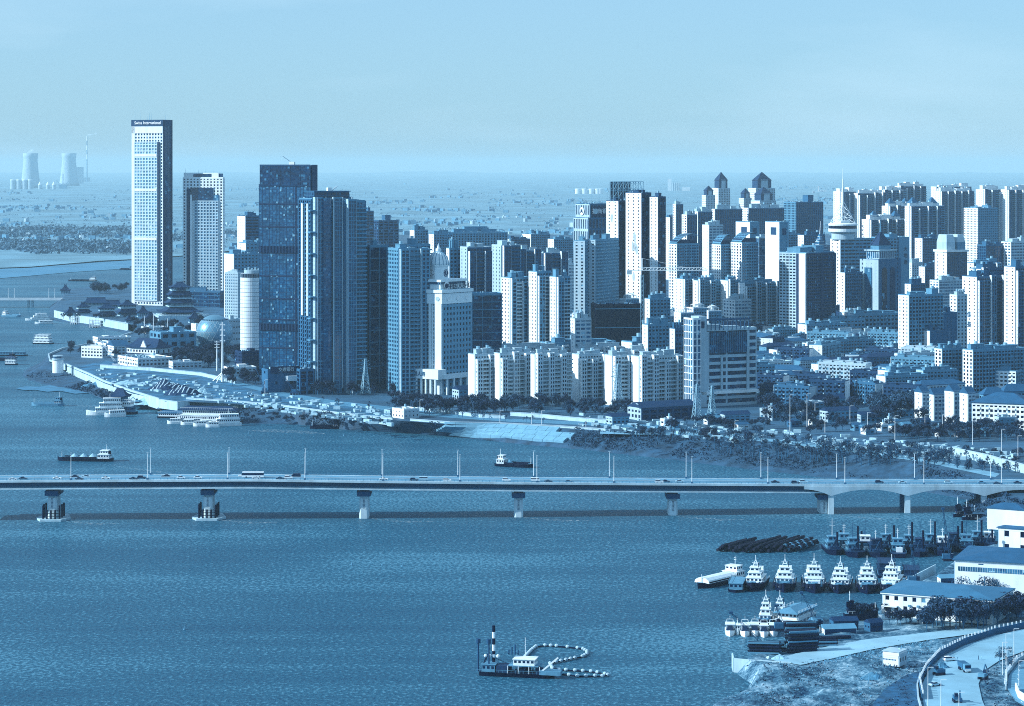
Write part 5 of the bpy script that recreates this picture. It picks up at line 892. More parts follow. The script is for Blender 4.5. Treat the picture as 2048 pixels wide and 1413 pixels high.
# tall white poles
def pole(name, label, x, yb, yt, r_, m=WH, arms=0, stays=0, z=ZC, head=False):
    C = G(x, yb, z); s_ = SC(yb, z); h = (yb - yt) / s_; t_ = thing(name, label, 'pole', C); MB().cyl(0, 0, 0, h, r_, r_ * .5, n=8).obj('shaft', m, t_)
    for i in range(arms): MB().box(-2.2, 2.2, -.4, .4, h * (.95 - .09 * i), h * (.97 - .09 * i)).obj('platform', m, t_)
    if stays: q = MB(); [q.bar((0, 0, h * .16), (12 * math.cos(a), 12 * math.sin(a), 0), .5) for a in (.3, 2.4, 4.4)]; q.obj('stay_leg', m, t_)
    return t_
pole('telecom_mast', 'thick white telecom mast with tripod foot in front of the metal sphere', 445, 764, 645, 1.1, arms=4, stays=1); pole('telecom_mast', 'slim pale mast left of the thick telecom mast', 434, 742, 682, .7, arms=3); pole('flag_pole', 'white pole in front of the Chinese-roofed office', 307, 694, 627, .55, head=True); pole('flag_pole', 'short white pole left of the pagoda steps', 289, 665, 632, .5); pole('flag_pole', 'grey pole right of the pagoda steps', 335, 668, 637, .5)
# sheds, huts, low buildings on the left bank and along the riverside road
def shed(name, label, xl, xm, xr, yt, yb, rf='flat', wall=WH, front=W2, rm=RBLU, bay=3.6, th=None, pier=.4, span=.5, z=ZC, gl=GD, h_=3.2):
    Cc, t, W, D = fit(xl, xm, xr, yb, th, z=z); b = Bld(name, label, 'building', Cc, t); z1 = b.ztop(yt); W = min(W, 120); D = max(5, min(D, 70)); B = (0, W, 0, D)
    block(b, B, 0, z1, S(wall=front, gl=gl, bay=bay, fh=h_, pier=pier, span=span, proud=.25), S(wall=wall, gl=gl, bay=bay, fh=h_, pier=pier, span=span, proud=.25))
    if rf == 'hip': b.p('hip_roof', rm).hip(*B, z1 + .8, min(W, D) * .22, .8)
    elif rf == 'gable': b.p('pitched_roof', rm).gable(*B, z1 + .7, D * .25, .6, 'x')
    else: roof(b, B, z1, m=rm, par=wall, n=1, ph_h=2.5)
    b.done(); return b
for a in [('site_office', 'white two-storey site cabins left of the Chinese-roofed office', 163, 205, 215, 697, 717, 'flat'), ('site_office', 'white cabins behind the white lattice crane', 190, 212, 232, 690, 704, 'flat'), ('warehouse', 'long grey-roofed warehouse left of the Chinese-roofed office', 215, 228, 258, 694, 712, 'gable'), ('site_shed', 'long white-roofed shed below the Chinese-roofed office', 236, 276, 345, 720, 736, 'flat'), ('site_shed', 'long white-roofed shed right of the first, below the dark trees', 338, 346, 404, 727, 738, 'flat'), ('site_shed', 'white flat-roofed open hall below the sphere', 448, 456, 512, 738, 752, 'flat'), ('ferry_hall', 'low white ferry building near the inlet', 283, 292, 332, 657, 668, 'flat'), ('ferry_hall', 'white jetty hall left of the inlet trees', 186, 196, 262, 678, 690, 'flat'), ('cube_building', 'dark cube building at the foot of the round white tower', 470, 484, 520, 706, 748, 'flat')]:
    shed(*a, wall=W6 if 'dark cube' in a[1] else WH, front=W6 if 'dark cube' in a[1] else W2)
b = shed('bank_podium', 'low bank building with white sign board at the glass skyscraper foot', 524, 536, 598, 742, 786, 'flat', wall=W4, front=W4, bay=12, pier=.8, span=.7, rm=W5, h_=8); z1 = b.ztop(742); BW = b.m and 1; sb = MB(); sb.box(2, 46, -1.2, -.4, z1 - 2, z1 + 3); so_ = sb.obj('sign_board', W6, b.o)
for x in (15, 36): sign('交通银行', 3.4, WH, b.o, x, -1.5, z1 + .4, 'F')
MB().box(14, 44, -6, -1.3, 9, 13).obj('entrance_canopy', WH, b.o)
shed('bank_podium', 'square grey entrance block between bank building and broad glass tower', 594, 600, 628, 742, 790, 'flat', wall=W4, front=W4, bay=5, pier=.3, span=.2, rm=W4)
b = shed('pump_house', 'white pump house tower standing on the embankment slope', 785, 808, 838, 822, 858, 'flat', wall=WH, front=W2, th=40, pier=.7, span=.6, z=3); MB().box(-2, 3, -2.5, 8, 0, b.ztop(842)).obj('lower_block', WH, b.o)
C = G(116, 746, 6); s_ = SC(746, 6); t_ = thing('round_kiosk', 'round white gauge tower on the headland mud', 'tower', C); MB().cyl(0, 0, 0, 26 / s_, 11 / s_, n=24).obj('drum', WH, t_); MB().cyl(0, 0, 26 / s_, 29 / s_, 12.5 / s_, n=24).obj('roof_slab', W2, t_); MB().cyl(0, 0, 29 / s_, 33 / s_, 8 / s_, n=20).obj('upper_glazing', GM, t_); MB().cyl(0, 0, 33 / s_, 35 / s_, 10 / s_, n=20).obj('upper_roof', W2, t_)
b = bld('brick_warehouse', 'long brick warehouse with arched gable and dark bays near the pylons', 'building', [(1256, 1283, 1392, 820)], 842, S(wall=W5, gl=DARK, bay=6.5, fh=5, pier=.3, span=.35, proud=.6), left=S(wall=W2, gl=GD, bay=4, fh=4, pier=.4, span=.4), rf=dict(n=0), par=W4, th=30); B, z1 = b.boxes[0]; b.p('pitched_roof', RTIL).gable(*B, z1 + 1.2, 3.5, .8, 'x'); b.p('arched_gable', W2).prism([(-.6, 1), (-.6, B[3] - 1), (.4, B[3] - 1), (.4, 1)], z1, z1 + 4, k=1, top=[(-.6, B[3] * .3), (-.6, B[3] * .7), (.4, B[3] * .7), (.4, B[3] * .3)]); b.done()
rowh = [(1212, 1225, 1258, 836, 850, 'gable', 'small dark gabled hut left of the brick warehouse'), (1520, 1545, 1560, 822, 842, 'flat', 'two-storey white house with square windows near the park'), (1500, 1515, 1565, 790, 806, 'flat', 'white canteen block at the right foot of the banded office'), (1520, 1530, 1600, 775, 800, 'gable', 'grey shed with blank white wall behind the canteen'), (1610, 1618, 1690, 800, 818, 'gable', 'long dark-roofed hall among the trees, upper'), (1640, 1656, 1715, 825, 845, 'gable', 'two-storey balcony house under a dark roof among the trees'), (1715, 1722, 1800, 832, 846, 'gable', 'long dark-roofed shed right of the balcony house'), (1795, 1802, 1826, 822, 836, 'flat', 'small white-windowed house left of the gabled flats'), (1600, 1612, 1648, 808, 826, 'flat', 'stone house with roof rail left of the balcony house'), (1440, 1450, 1500, 832, 846, 'gable', 'low gabled huts behind the right pylon'), (1770, 1778, 1796, 842, 856, 'flat', 'small white hut at the road by the lamp posts'), (1990, 1998, 2030, 838, 862, 'flat', 'dark gatehouse before the long sunlit flats'), (690, 706, 750, 776, 788, 'flat', 'white gate lodge at the right glass tower pylon'), (905, 918, 950, 782, 802, 'gable', 'gabled pale villa right of the clock building portico')]
for xl, xm, xr, yt, yb, rf_, lb in rowh: shed('roadside_house', lb, xl, xm, xr, yt, yb, rf_, rm=RTIL if rf_ == 'gable' else ROOF, wall=W2, front=W3)
rr = random.Random(41); xs_h = sorted(rr.uniform(1300, 2030) for _ in range(26))
for i, x in enumerate(xs_h):
    y = 846 + (x - 1300) * .034 + rr.uniform(-9, 12); w_ = rr.uniform(10, 30); c_ = rr.choice(['pale', 'grey', 'dark']); wl = {'pale': WH, 'grey': W3, 'dark': W4}[c_]; hh = rr.uniform(7, 15)
    shed('roadside_hut', c_ + ' low hut among trees behind the park, ' + ORD[i].replace('leftmost', 'first') + ' counting rightwards', x, x + w_ * rr.uniform(.2, .45), x + w_, y - hh, y, rr.choice(['flat', 'gable', 'gable']), rm=rr.choice([RTIL, ROOF, RBLU]), wall=wl, front=rr.choice([W3, W4, W2]))
# heaps and tarpaulins
def heap(name, label, x, yb, wpx, hpx, m, z=ZC, dp=.7, seed=0, stripes=None, kind=None):
    C = G(x, yb, z); s_ = SC(yb, z); w_, h = wpx / s_, hpx / s_; d_ = w_ * dp; t_ = thing(name, label, 'mound', C + Vector((0, d_ / 2, 0))); mb = MB(); n_ = 22
    for i in range(n_ + 1):
        for j in range(n_ + 1):
            u_, v_ = 2 * i / n_ - 1, 2 * j / n_ - 1; r_ = math.hypot(u_, v_); mb.v.append((u_ * w_ / 2, v_ * d_ / 2, h * max(0, 1 - r_) ** .8 * (1 + .5 * noise.noise(Vector((u_ * 2 + seed, v_ * 2, 0)))) + .12 * h * noise.noise(Vector((u_ * 6, v_ * 6, seed))) - .1)); mb.n += 1
    for i in range(n_):
        for j in range(n_): o = i * (n_ + 1) + j; mb.f.append((o, o + n_ + 1, o + n_ + 2, o + 1))
    mo = mb.obj('mound', m, t_)
    if stripes:
        for k in range(stripes):
            q = MB(); u0 = -.7 + 1.4 * k / stripes
            for i in range(10):
                u_ = u0 + .25 * i / 10; v_ = -.75 + 1.0 * i / 10; u2, v2 = u0 + .25 * (i + 1) / 10, -.75 + (i + 1) / 10
                f_ = lambda a, c: h * max(0, 1 - math.hypot(a, c)) ** .8 * (1 + .5 * noise.noise(Vector((a * 2 + seed, c * 2, 0)))) + .12 * h * noise.noise(Vector((a * 6, c * 6, seed))) + .12
                q.add([(u_ * w_ / 2, v_ * d_ / 2, f_(u_, v_)), ((u_ + .06) * w_ / 2, v_ * d_ / 2, f_(u_ + .06, v_)), ((u2 + .06) * w_ / 2, v2 * d_ / 2, f_(u2 + .06, v2)), (u2 * w_ / 2, v2 * d_ / 2, f_(u2, v2))], [(0, 1, 2, 3)])
            q.obj('tarp_strip', W2, t_)
TARP = mat('dark tarpaulin', .1, var=.3); SAND = mat('sand heap', .62, var=.3, scale=.3, bump=.3); DIRT = mat('dirt', .34, var=.5, scale=.2, bump=.5)
heap('covered_mound', 'spoil mound under dark tarpaulin with pale strips, left one', 330, 782, 80, 20, TARP, seed=1, stripes=7); heap('covered_mound', 'spoil mound under dark tarpaulin with pale strips, right one', 362, 792, 76, 20, TARP, seed=2, stripes=6); heap('sand_mound', 'pale sand mound right of the covered mounds', 404, 789, 36, 14, SAND, seed=3); heap('sand_mound', 'bare earth mound below the low broken wall', 300, 810, 90, 14, SAND, z=4, seed=4); heap('sand_mound', 'earth mound on the spit beside the flood wall', 190, 778, 70, 14, DIRT, z=2, seed=5); heap('sand_mound', 'pale gravel mound on the building site', 250, 770, 60, 6, SAND, seed=6)
SPIT = mat('wet sand', .33, var=.3, scale=.1); sheet('mud_spit', [G(x, y, .5) for x, y in [(30, 777), (52, 773), (78, 774), (110, 769), (150, 770), (205, 762), (215, 790), (180, 786), (150, 788), (120, 782), (95, 784), (70, 780), (50, 781)]], SPIT)
# site clutter, terrace paving, riverside road
sheet('riverside_road', [G(x, y, ZC + .05) for x, y in [(470, 770), (560, 792), (680, 812), (800, 824), (900, 836), (1020, 844), (1200, 852), (1400, 862), (1400, 856), (1200, 845), (1020, 838), (900, 829), (800, 816), (680, 803), (560, 784), (470, 763)]], mat('pale road', .38, var=.2, scale=.05))
sheet('building_site', [G(x, y, ZC + .04) for x, y in [(150, 735), (210, 722), (300, 735), (400, 742), (470, 762), (600, 792), (780, 824), (780, 838), (680, 828), (560, 813), (430, 804), (330, 801), (262, 783), (206, 763), (160, 744)]], mat('site earth', .27, var=.7, scale=.08, bump=.3))
sheet('park_path', [G(x, y, ZC + .05) for x, y in [(1200, 868), (1400, 872), (1560, 886), (1700, 904), (1850, 925), (1990, 955), (2000, 948), (1850, 916), (1700, 896), (1560, 880), (1400, 866), (1200, 862)]], mat('pale paving', .5, var=.3, scale=.1))
PAV = mat('white terrace paving', .48, var=.2, scale=.3)
tp = thing('terrace_steps', 'white stepped paved river terrace below the riverside road', 'terrace', G(1010, 880, 3))
O = tp.location.copy()
def lat(Ln, x, z):
    for (x0, y0), (x1, y1) in zip(Ln[18:], Ln[19:]):
        if x0 <= x <= x1: return G(x, y0 + (y1 - y0) * (x - x0) / (x1 - x0), z)
for r_, (q1, q0, xa, xb) in enumerate([(.97, .74, 890, 1120), (.71, .48, 880, 1150), (.45, .24, 905, 1135)]):
    nn = 11
    for i in range(nn):
        a0, a1 = xa + (xb - xa) * i / nn + .5, xa + (xb - xa) * (i + 1) / nn - .3; zt = 10 * (q1 + q0) / 2 + 2.2; P4 = [lat(WL, x, 0).lerp(lat(TL, x, ZC), q_) for x, q_ in ((a0 - 8, q0), (a1 - 8, q0), (a1, q1), (a0, q1))]
        mb = MB(); mb.add([(p_.x - O.x, p_.y - O.y, 10 * q_ - O.z + k) for k in (-1.5, 1.7) for p_, q_ in zip(P4, (q0, q0, q1, q1))], [(3, 2, 1, 0), (4, 5, 6, 7), (0, 1, 5, 4), (1, 2, 6, 5), (2, 3, 7, 6), (3, 0, 4, 7)]); mb.obj('paving_slab', PAV, tp)
cl = MB(); rr = random.Random(17)
for i in range(700):
    if rr.random() < .55: x = rr.uniform(190, 780); y = 735 + (x - 190) * .145 + rr.uniform(2, 38 - abs(x - 480) * .02)
    else: x = rr.uniform(1160, 2040); y = 845 + (x - 1160) * .085 + rr.uniform(-16, 14)
    P_ = G(x, y, ZC); s_ = rr.uniform(.6, 2.2); a = rr.uniform(0, 3); mb = MB().box(-s_ * rr.uniform(.6, 2.5), s_, -s_ * .6, s_ * .6, 0, s_ * rr.uniform(.5, 1.2)); M_ = Matrix.Translation(P_) @ Matrix.Rotation(a, 4, 'Z'); cl.add([tuple(M_ @ Vector(v_)) for v_ in mb.v], mb.f)
cl.obj('site_rubble', CLUT, kind='stuff', label='pale stacked materials and rubble strewn over the building sites')
# cranes on the site
def mcrane(label, x, yb, tipx, tipy, m=WH, lat=True):
    C = G(x, yb, ZC); s_ = SC(yb, ZC); t_ = thing('mobile_crane', label, 'crane', C); MB().box(-3, 3, -1.6, 1.6, 1.2, 2.4).obj('chassis', m, t_); MB().box(-2, 1.5, -1.3, 1.3, 2.4, 4.4).obj('cab', W4, t_); q = MB()
    for i in range(3): [q.cyl(-2.2 + i * 2.2, y, 0, 1.2, .6, n=8) for y in (-1.4, 1.4)]
    q.obj('wheel', RUB, t_); e_ = Vector(((tipx - x) / s_, 0, (yb - tipy) / s_)); a0 = Vector((0, 0, 3)); q = MB(); d = (e_ - a0).normalized(); nn = d.cross(Vector((0, 1, 0))) * .55; L_ = (e_ - a0).length; k = int(L_ / 2)
    for sgn in (1, -1):
        for yy in (-.5, .5): q.bar(a0 + nn * sgn + Vector((0, yy, 0)), e_ + nn * .3 * sgn + Vector((0, yy * .4, 0)), .16)
    for i in range(k): q.bar(a0 + d * (L_ * i / k) + nn * (1 if i % 2 else -1), a0 + d * (L_ * (i + 1) / k) + nn * (-1 if i % 2 else 1), .1)
    q.obj('lattice_boom', m, t_)
mcrane('white lattice crane leaning left over the site cabins', 232, 733, 198, 678); mcrane('dark crawler crane before the bank building, left one', 530, 788, 512, 738, STLD); mcrane('dark crawler crane before the bank building, right one', 588, 790, 560, 742, STLD)
# far road bridge at the left edge
Y0 = G(60, 615, 0).y; s_ = F / Y0; t_ = thing('far_bridge', 'white road bridge with stay cables at the far left', 'bridge', Vector(((61 - CX) / s_, Y0, 0))); zd = (615 - 597) / s_
MB().box(-130, 42, -9, 9, zd - 2.2, zd).obj('deck', WH, t_); MB().box(-130, 42, -9.4, -9, zd, zd + 1.1).obj('parapet', WH, t_)
for x in (-2.5, 2.8): MB().cyl(x, 0, -2, zd - 2.2, 1.6, n=12).obj('pier', CON, t_)
for x in (-28, -20, 26, 34): MB().cyl(x, -8, zd, zd + 14, .3, .2, n=6).obj('lamp_post', WH, t_)
q = MB()
for i in range(5): q.bar((-130, 0, zd + 70 + i * 3), (-20 - i * 17, 0, zd), .2)
q.obj('stay_cable', W3, t_)
# ------------------------------------------------------------------ river bridge with traffic
BX = [(-120, 1330.), (102, 1333.), (414, 1336.), (727, 1339.), (1037, 1344.), (1347, 1351.), (1660, 1359.), (2100, 1373.)]   # column, distance of the near edge
def bY(x):
    for (a, ya), (c, yc) in zip(BX, BX[1:]):
        if x <= c: return ya + (yc - ya) * (x - a) / (c - a)
    return BX[-1][1]
def bZ(x): return 21.6 - 5.2 * max(0, (x - 500) / 1100) if x < 1620 else 16.3 - (x - 1620) * .0045
def bP(x, off=0, dz=0): Y = bY(x); return Vector(((x - CX) / F * Y, Y + off, bZ(x) + dz))
xs = [-120 + 30 * i for i in range(75)]
br = thing('river_bridge', 'long concrete girder road bridge crossing the whole river in front', 'bridge', bP(727, 0, -bZ(727)))
O = br.location.copy()
def strip(part, m, y0, y1, z0, z1, xa=-130, xb=2130):
    mb = MB(); X = [x for x in xs if xa <= x <= xb]; vs_ = []
    for x in X:
        for oy, dz in ((y0, z0), (y1, z0), (y1, z1), (y0, z1)): vs_.append(tuple(bP(x, oy, dz(x) if callable(dz) else dz) - O))
    fs = [(i * 4 + j, i * 4 + (j + 1) % 4, (i + 1) * 4 + (j + 1) % 4, (i + 1) * 4 + j) for i in range(len(X) - 1) for j in range(4)] + [(0, 1, 2, 3), tuple((len(X) - 1) * 4 + j for j in (3, 2, 1, 0))]
    mb.add(vs_, fs); return mb.obj(part, m, br)
ASP = mat('asphalt', .42, var=.2, scale=.1); GIR = mat('shade-toned girder concrete', .22, var=.2, scale=.05, streak=.4); BW_ = mat('bridge white concrete', .8, var=.3, scale=.12, streak=.3)  # girder tone darkened, shade below the deck overhang painted into it
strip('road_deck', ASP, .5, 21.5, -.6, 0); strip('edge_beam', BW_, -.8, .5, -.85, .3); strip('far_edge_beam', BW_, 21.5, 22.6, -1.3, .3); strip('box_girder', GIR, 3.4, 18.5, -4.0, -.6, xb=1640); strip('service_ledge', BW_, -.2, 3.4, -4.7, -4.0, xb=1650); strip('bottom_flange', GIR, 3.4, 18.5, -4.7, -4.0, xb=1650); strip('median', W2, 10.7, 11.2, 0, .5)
for part, oy, z0, z1, stp, m in (('deck_railing', -.3, .3, 1.25, 7, W3), ('far_railing', 22.0, .3, 1.25, 7, W3), ('ledge_railing', 0, -4.2, -3.2, 12, W3)):
    mb = MB(); X = -120
    while X < (1640 if part == 'ledge_railing' else 2120): p_ = bP(X, oy) - O; mb.box(p_.x - .08, p_.x + .08, p_.y - .08, p_.y + .08, p_.z + z0, p_.z + z1); X += stp
    for x0, x1 in zip(xs, xs[1:]):
        if part == 'ledge_railing' and x1 > 1640: continue
        for zz in (z1, (z0 + z1) / 2): mb.bar(bP(x0, oy, zz) - O, bP(x1, oy, zz) - O, .07)
    mb.obj(part, m, br, kind='stuff')
# lane marks
mk = MB()
for lane in (4.2, 7.6, 14.4, 17.8):
    X = -110
    while X < 2100: a, c = bP(X, lane, .02) - O, bP(X + 9, lane, .02) - O; mk.add([(a.x, a.y - .08, a.z), (c.x, c.y - .08, c.z), (c.x, c.y + .08, c.z), (a.x, a.y + .08, a.z)], [(0, 1, 2, 3)]); X += 28
mk.obj('lane_marking', WH, br, kind='stuff')
# haunched approach girder at the right
hz_ = [1608, 1662, 1815, 1968, 2121]; mb = MB(); X = [1608 + 9 * i for i in range(58)]; vs_ = []
for x in X:
    k = max(i for i in range(len(hz_)) if hz_[i] <= x or i == 0); q_ = 0 if k + 1 >= len(hz_) else (x - hz_[k]) / (hz_[k + 1] - hz_[k]); dep = 1.3 + 3.6 * abs(2 * q_ - 1) ** 2.0 if k > 0 else 1.3 + 3.6 * q_ ** 2
    for oy, dz in ((-1.2, -1.2 - dep), (2.5, -1.2 - dep), (2.5, -.9), (-1.2, -.9)): vs_.append(tuple(bP(x, oy, dz) - O))
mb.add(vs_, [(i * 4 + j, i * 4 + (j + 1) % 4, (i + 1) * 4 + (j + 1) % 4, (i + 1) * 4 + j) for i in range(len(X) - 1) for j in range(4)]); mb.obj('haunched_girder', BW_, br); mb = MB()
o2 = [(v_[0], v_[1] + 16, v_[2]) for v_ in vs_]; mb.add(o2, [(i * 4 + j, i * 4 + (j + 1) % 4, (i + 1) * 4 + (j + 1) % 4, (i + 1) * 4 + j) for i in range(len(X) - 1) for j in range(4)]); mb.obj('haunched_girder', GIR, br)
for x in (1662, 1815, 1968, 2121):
    for oy in (-.4, 16): p_ = bP(x, oy) - O; MB().box(p_.x - 1.5, p_.x + 1.5, p_.y, p_.y + 2.4, -2, p_.z - 5.6).obj('approach_pier', BW_ if oy < 1 else GIR, br)  # rear piers, like the rear girder, use the concrete with painted shade
# main piers
for i, x in enumerate((102, 414, 727, 1037, 1347, 1650)):
    p_ = bP(x, 3) - O; zt = p_.z - 5; px = p_.x; py = p_.y; mb = MB(); w0, w1, c_ = 2.35, 2.6, .95
    oc = lambda w_: [(px - w_ + c_, py), (px + w_ - c_, py), (px + w_, py + c_), (px + w_, py + 13 - c_), (px + w_ - c_, py + 13), (px - w_ + c_, py + 13), (px - w_, py + 13 - c_), (px - w_, py + c_)]
    mb.prism(oc(w1), -3, zt - 4.6, top=oc(w0)); pier = mb.obj('pier', BW_, br); MB().box(px - 2.3, px + 2.3, py + .6, py + 12.5, zt - 4.6, zt - 3.2).obj('pier_head', CON, pier)
    q = MB(); q.box(px - 3.6, px + 3.6, py - 1.5, py + 14.5, zt - 3.4, zt - 2.4); q.box(px - 3.6, px + 3.6, py - 1.6, py - 1.4, zt - 2.4, zt - .8); q.box(px - 3.7, px - 3.5, py - 1.5, py + 14, zt - 2.4, zt - .8); q.box(px - 2.4, px + 2.4, py + .5, py + 13, zt - 3.2, zt); q.obj('inspection_cradle', STLD, pier); q = MB(); [q.box(px - .5, px + .5, py - .5, py - .3, zt - 5 - k * .7, zt - 4.8 - k * .7) for k in range(8)]; q.obj('ladder', STLD, pier)
    if i < 2:
        q = MB(); q.prism([(px - 9, py + 3), (px - 5.5, py - 5), (px + 5.5, py - 5), (px + 9.5, py + 3), (px + 6, py + 17), (px - 6, py + 17)], -.6, 1.1); q.obj('fender_pontoon', CON, pier)
        for k, (dx, dy) in enumerate([(-4.4, -2), (-2.2, -3), (0, -3.4), (2.2, -3), (4.4, -2), (-4.8, 3), (4.8, 3), (-4.8, 9), (4.8, 9)]): hgt = 8.2 if abs(dx) > 4 else 5.8; MB().cyl(px + dx, py + dy, -1, hgt, .5, n=8).obj('fender_pile', PBK, pier)
        q = MB(); [q.bar((px - 4.4, py - 2.6, z), (px + 4.4, py - 2.6, z), .2) for z in (2.5, 4, 5.4)]; q.obj('fender_beam', PBK, pier)
# lamp columns
lp = [(142, 1), (295, 2), (455, 2), (610, 2), (766, 2), (920, 2), (1074, 2), (1228, 2), (1384, 2), (1536, 2), (1690, 2), (1848, 2), (2003, 2)]
shaft = MB().cyl(0, 0, 0, 14.2, .2, .12, n=8).mesh(WH); foot = MB().box(-.5, .5, -.5, .5, 0, .8).mesh(W4); lamp = MB().box(-.55, .55, -.25, .25, 14.2, 14.5).mesh(W2)
for i, (x, k) in enumerate(lp):
    for side, oy, dx in (('near', .1, 0), ('far', 21.9, -6))[:k]:
        t_ = thing('bridge_lamp', ORD[i] + ' white lamp column from the left on the ' + side + ' side of the bridge', 'street lamp', bP(x + dx, oy, .3), group='bridge lamp columns'); link('shaft', shaft, t_); link('foot', foot, t_); link('lamp_head', lamp, t_)
# --- vehicles
PAINT = {'white': mat('car white', .92, var=0, rough=.3, spec=.5), 'black': mat('car black', .045, var=0, rough=.25, spec=.5), 'grey': mat('car grey', .4, var=0, rough=.3, spec=.5), 'silver': mat('car silver', .7, var=0, rough=.3, spec=.5)}
TYRE = RUB; CG = mat('car glass', .06, var=0, rough=.1, spec=.6)
def profile_mesh(pts, w_, m):
    mb = MB(); n_ = len(pts); mb.add([(x, -w_ / 2, z) for x, z in pts] + [(x, w_ / 2, z) for x, z in pts], [tuple(range(n_)), tuple(range(2 * n_ - 1, n_ - 1, -1))] + [(i, n_ + i, n_ + (i + 1) % n_, (i + 1) % n_) for i in range(n_)]); return mb.mesh(m)
wheel = MB(); wheel.cyl(0, 0, -.11, .11, .33, n=12); wheel_m = wheel.mesh(TYRE)
VEH = {}
VEH['sedan'] = (profile_mesh([(-2.3, .3), (2.3, .3), (2.35, .62), (2.2, .78), (1.0, .92), (-1.6, .96), (-2.2, .9), (-2.35, .6)], 1.8, None), profile_mesh([(-1.65, .94), (1.0, .9), (.25, 1.38), (-.9, 1.42)], 1.62, None), profile_mesh([(-.95, 1.40), (.3, 1.37), (.1, 1.46), (-.8, 1.48)], 1.5, None), 1.4)
VEH['suv'] = (profile_mesh([(-2.3, .35), (2.3, .35), (2.35, .8), (2.1, 1.02), (1.0, 1.12), (-2.2, 1.16), (-2.35, .8)], 1.88, None), profile_mesh([(-2.15, 1.14), (1.0, 1.1), (.3, 1.66), (-1.95, 1.7)], 1.7, None), profile_mesh([(-1.98, 1.68), (.35, 1.64), (.2, 1.76), (-1.85, 1.78)], 1.6, None), 1.45)
VEH['van'] = (profile_mesh([(-2.5, .35), (2.45, .35), (2.5, .9), (2.3, 1.2), (-2.5, 1.25)], 1.9, None), profile_mesh([(-2.45, 1.23), (2.25, 1.18), (1.6, 1.85), (-2.45, 1.88)], 1.78, None), profile_mesh([(-2.5, 1.84), (1.65, 1.82), (1.5, 2.05), (-2.45, 2.1)], 1.86, None), 1.5)
lamp_m = MB().box(-.05, .05, -.2, .2, -.09, .09).mesh(WH)
def car(kind, paint, label, P_, rz, group='vehicles on the river bridge'):
    t_ = thing({'sedan': 'car', 'suv': 'car', 'van': 'van'}[kind], label, 'van' if kind == 'van' else 'car', P_, rz, group); bm, cm, rm, ax = VEH[kind]
    for nm, me, m_ in (('body', bm, PAINT[paint]), ('cabin_glass', cm, CG), ('roof_panel', rm, PAINT[paint])):
        key = (id(me), m_.name)
        if key not in MATS: c_ = me.copy(); c_.materials.clear(); c_.materials.append(m_); MATS[key] = c_
        link(nm, MATS[key], t_)
    for x in (-ax, ax):
        for y in (-.82, .82): o = link('wheel', wheel_m, t_); o.location = (x, y, .33); o.rotation_euler = (R(90), 0, 0)
    for y in (-.6, .6): o = link('headlight', lamp_m, t_); o.location = (2.33, y, .68)
    return t_
LN = {1: 2.6, 2: 6.0, 3: 13.0, 4: 16.6}
traffic = [(24, 1, 'white', 'sedan'), (42, 2, 'black', 'sedan'), (110, 2, 'white', 'sedan'), (140, 3, 'black', 'sedan'), (157, 1, 'black', 'sedan'), (163, 3, 'silver', 'sedan'), (208, 2, 'white', 'sedan'), (266, 1, 'black', 'sedan'), (280, 2, 'black', 'suv'), (325, 3, 'black', 'sedan'), (359, 2, 'white', 'sedan'), (393, 2, 'white', 'sedan'), (480, 3, 'white', 'sedan'), (511, 1, 'white', 'sedan'), (560, 1, 'black', 'sedan'), (575, 2, 'white', 'suv'), (588, 3, 'black', 'van'), (766, 2, 'white', 'sedan'), (828, 1, 'black', 'suv'), (847, 2, 'silver', 'van'), (894, 1, 'white', 'suv'), (1013, 2, 'white', 'suv'), (1071, 2, 'white', 'van'), (1097, 1, 'black', 'sedan'), (1138, 1, 'grey', 'sedan'), (1319, 1, 'white', 'suv'), (1333, 2, 'black', 'sedan'), (1361, 2, 'silver', 'sedan'), (1553, 2, 'black', 'sedan'), (1592, 1, 'black', 'suv'), (1610, 2, 'silver', 'suv'), (1762, 2, 'black', 'suv'), (1809, 2, 'silver', 'sedan'), (1901, 2, 'silver', 'suv'), (1968, 2, 'grey', 'sedan'), (1996, 1, 'black', 'sedan'), (2040, 2, 'black', 'sedan')]
seen = {}
for x, ln, pc, kd in traffic:
    seen[(pc, kd)] = seen.get((pc, kd), 0) + 1; i = seen[(pc, kd)] - 1
    car(kd, pc, f'{pc} {"compact van" if kd == "van" else "tall estate car" if kd == "suv" else "saloon car"} on the bridge, {ORD[i].replace("leftmost", "first")} of its kind from the left', bP(x, LN[ln], .02), 0 if ln < 3 else math.pi)
p_ = bP(503, 8.5, .02); t_ = thing('bus', 'long white bus with dark window band on the bridge', 'bus', p_, 0, 'vehicles on the river bridge'); MB().box(-5.8, 5.8, -1.25, 1.25, .4, 1.4).obj('body', PAINT['white'], t_); MB().box(-5.75, 5.78, -1.2, 1.2, 1.4, 2.7).obj('window_band', CG, t_); MB().box(-5.8, 5.75, -1.25, 1.25, 2.7, 3.2).obj('roof', PAINT['white'], t_)
for i in range(7): MB().box(-5.8 + i * 1.9, -5.65 + i * 1.9, -1.26, 1.26, 1.4, 2.7).obj('window_post', PAINT['black'], t_)
for x in (-3.6, 3.6):
    for y in (-1.1, 1.1): o = link('wheel', wheel_m, t_); o.location = (x, y, .45); o.rotation_euler = (R(90), 0, 0); o.scale = (1.4, 1.4, 1.4)
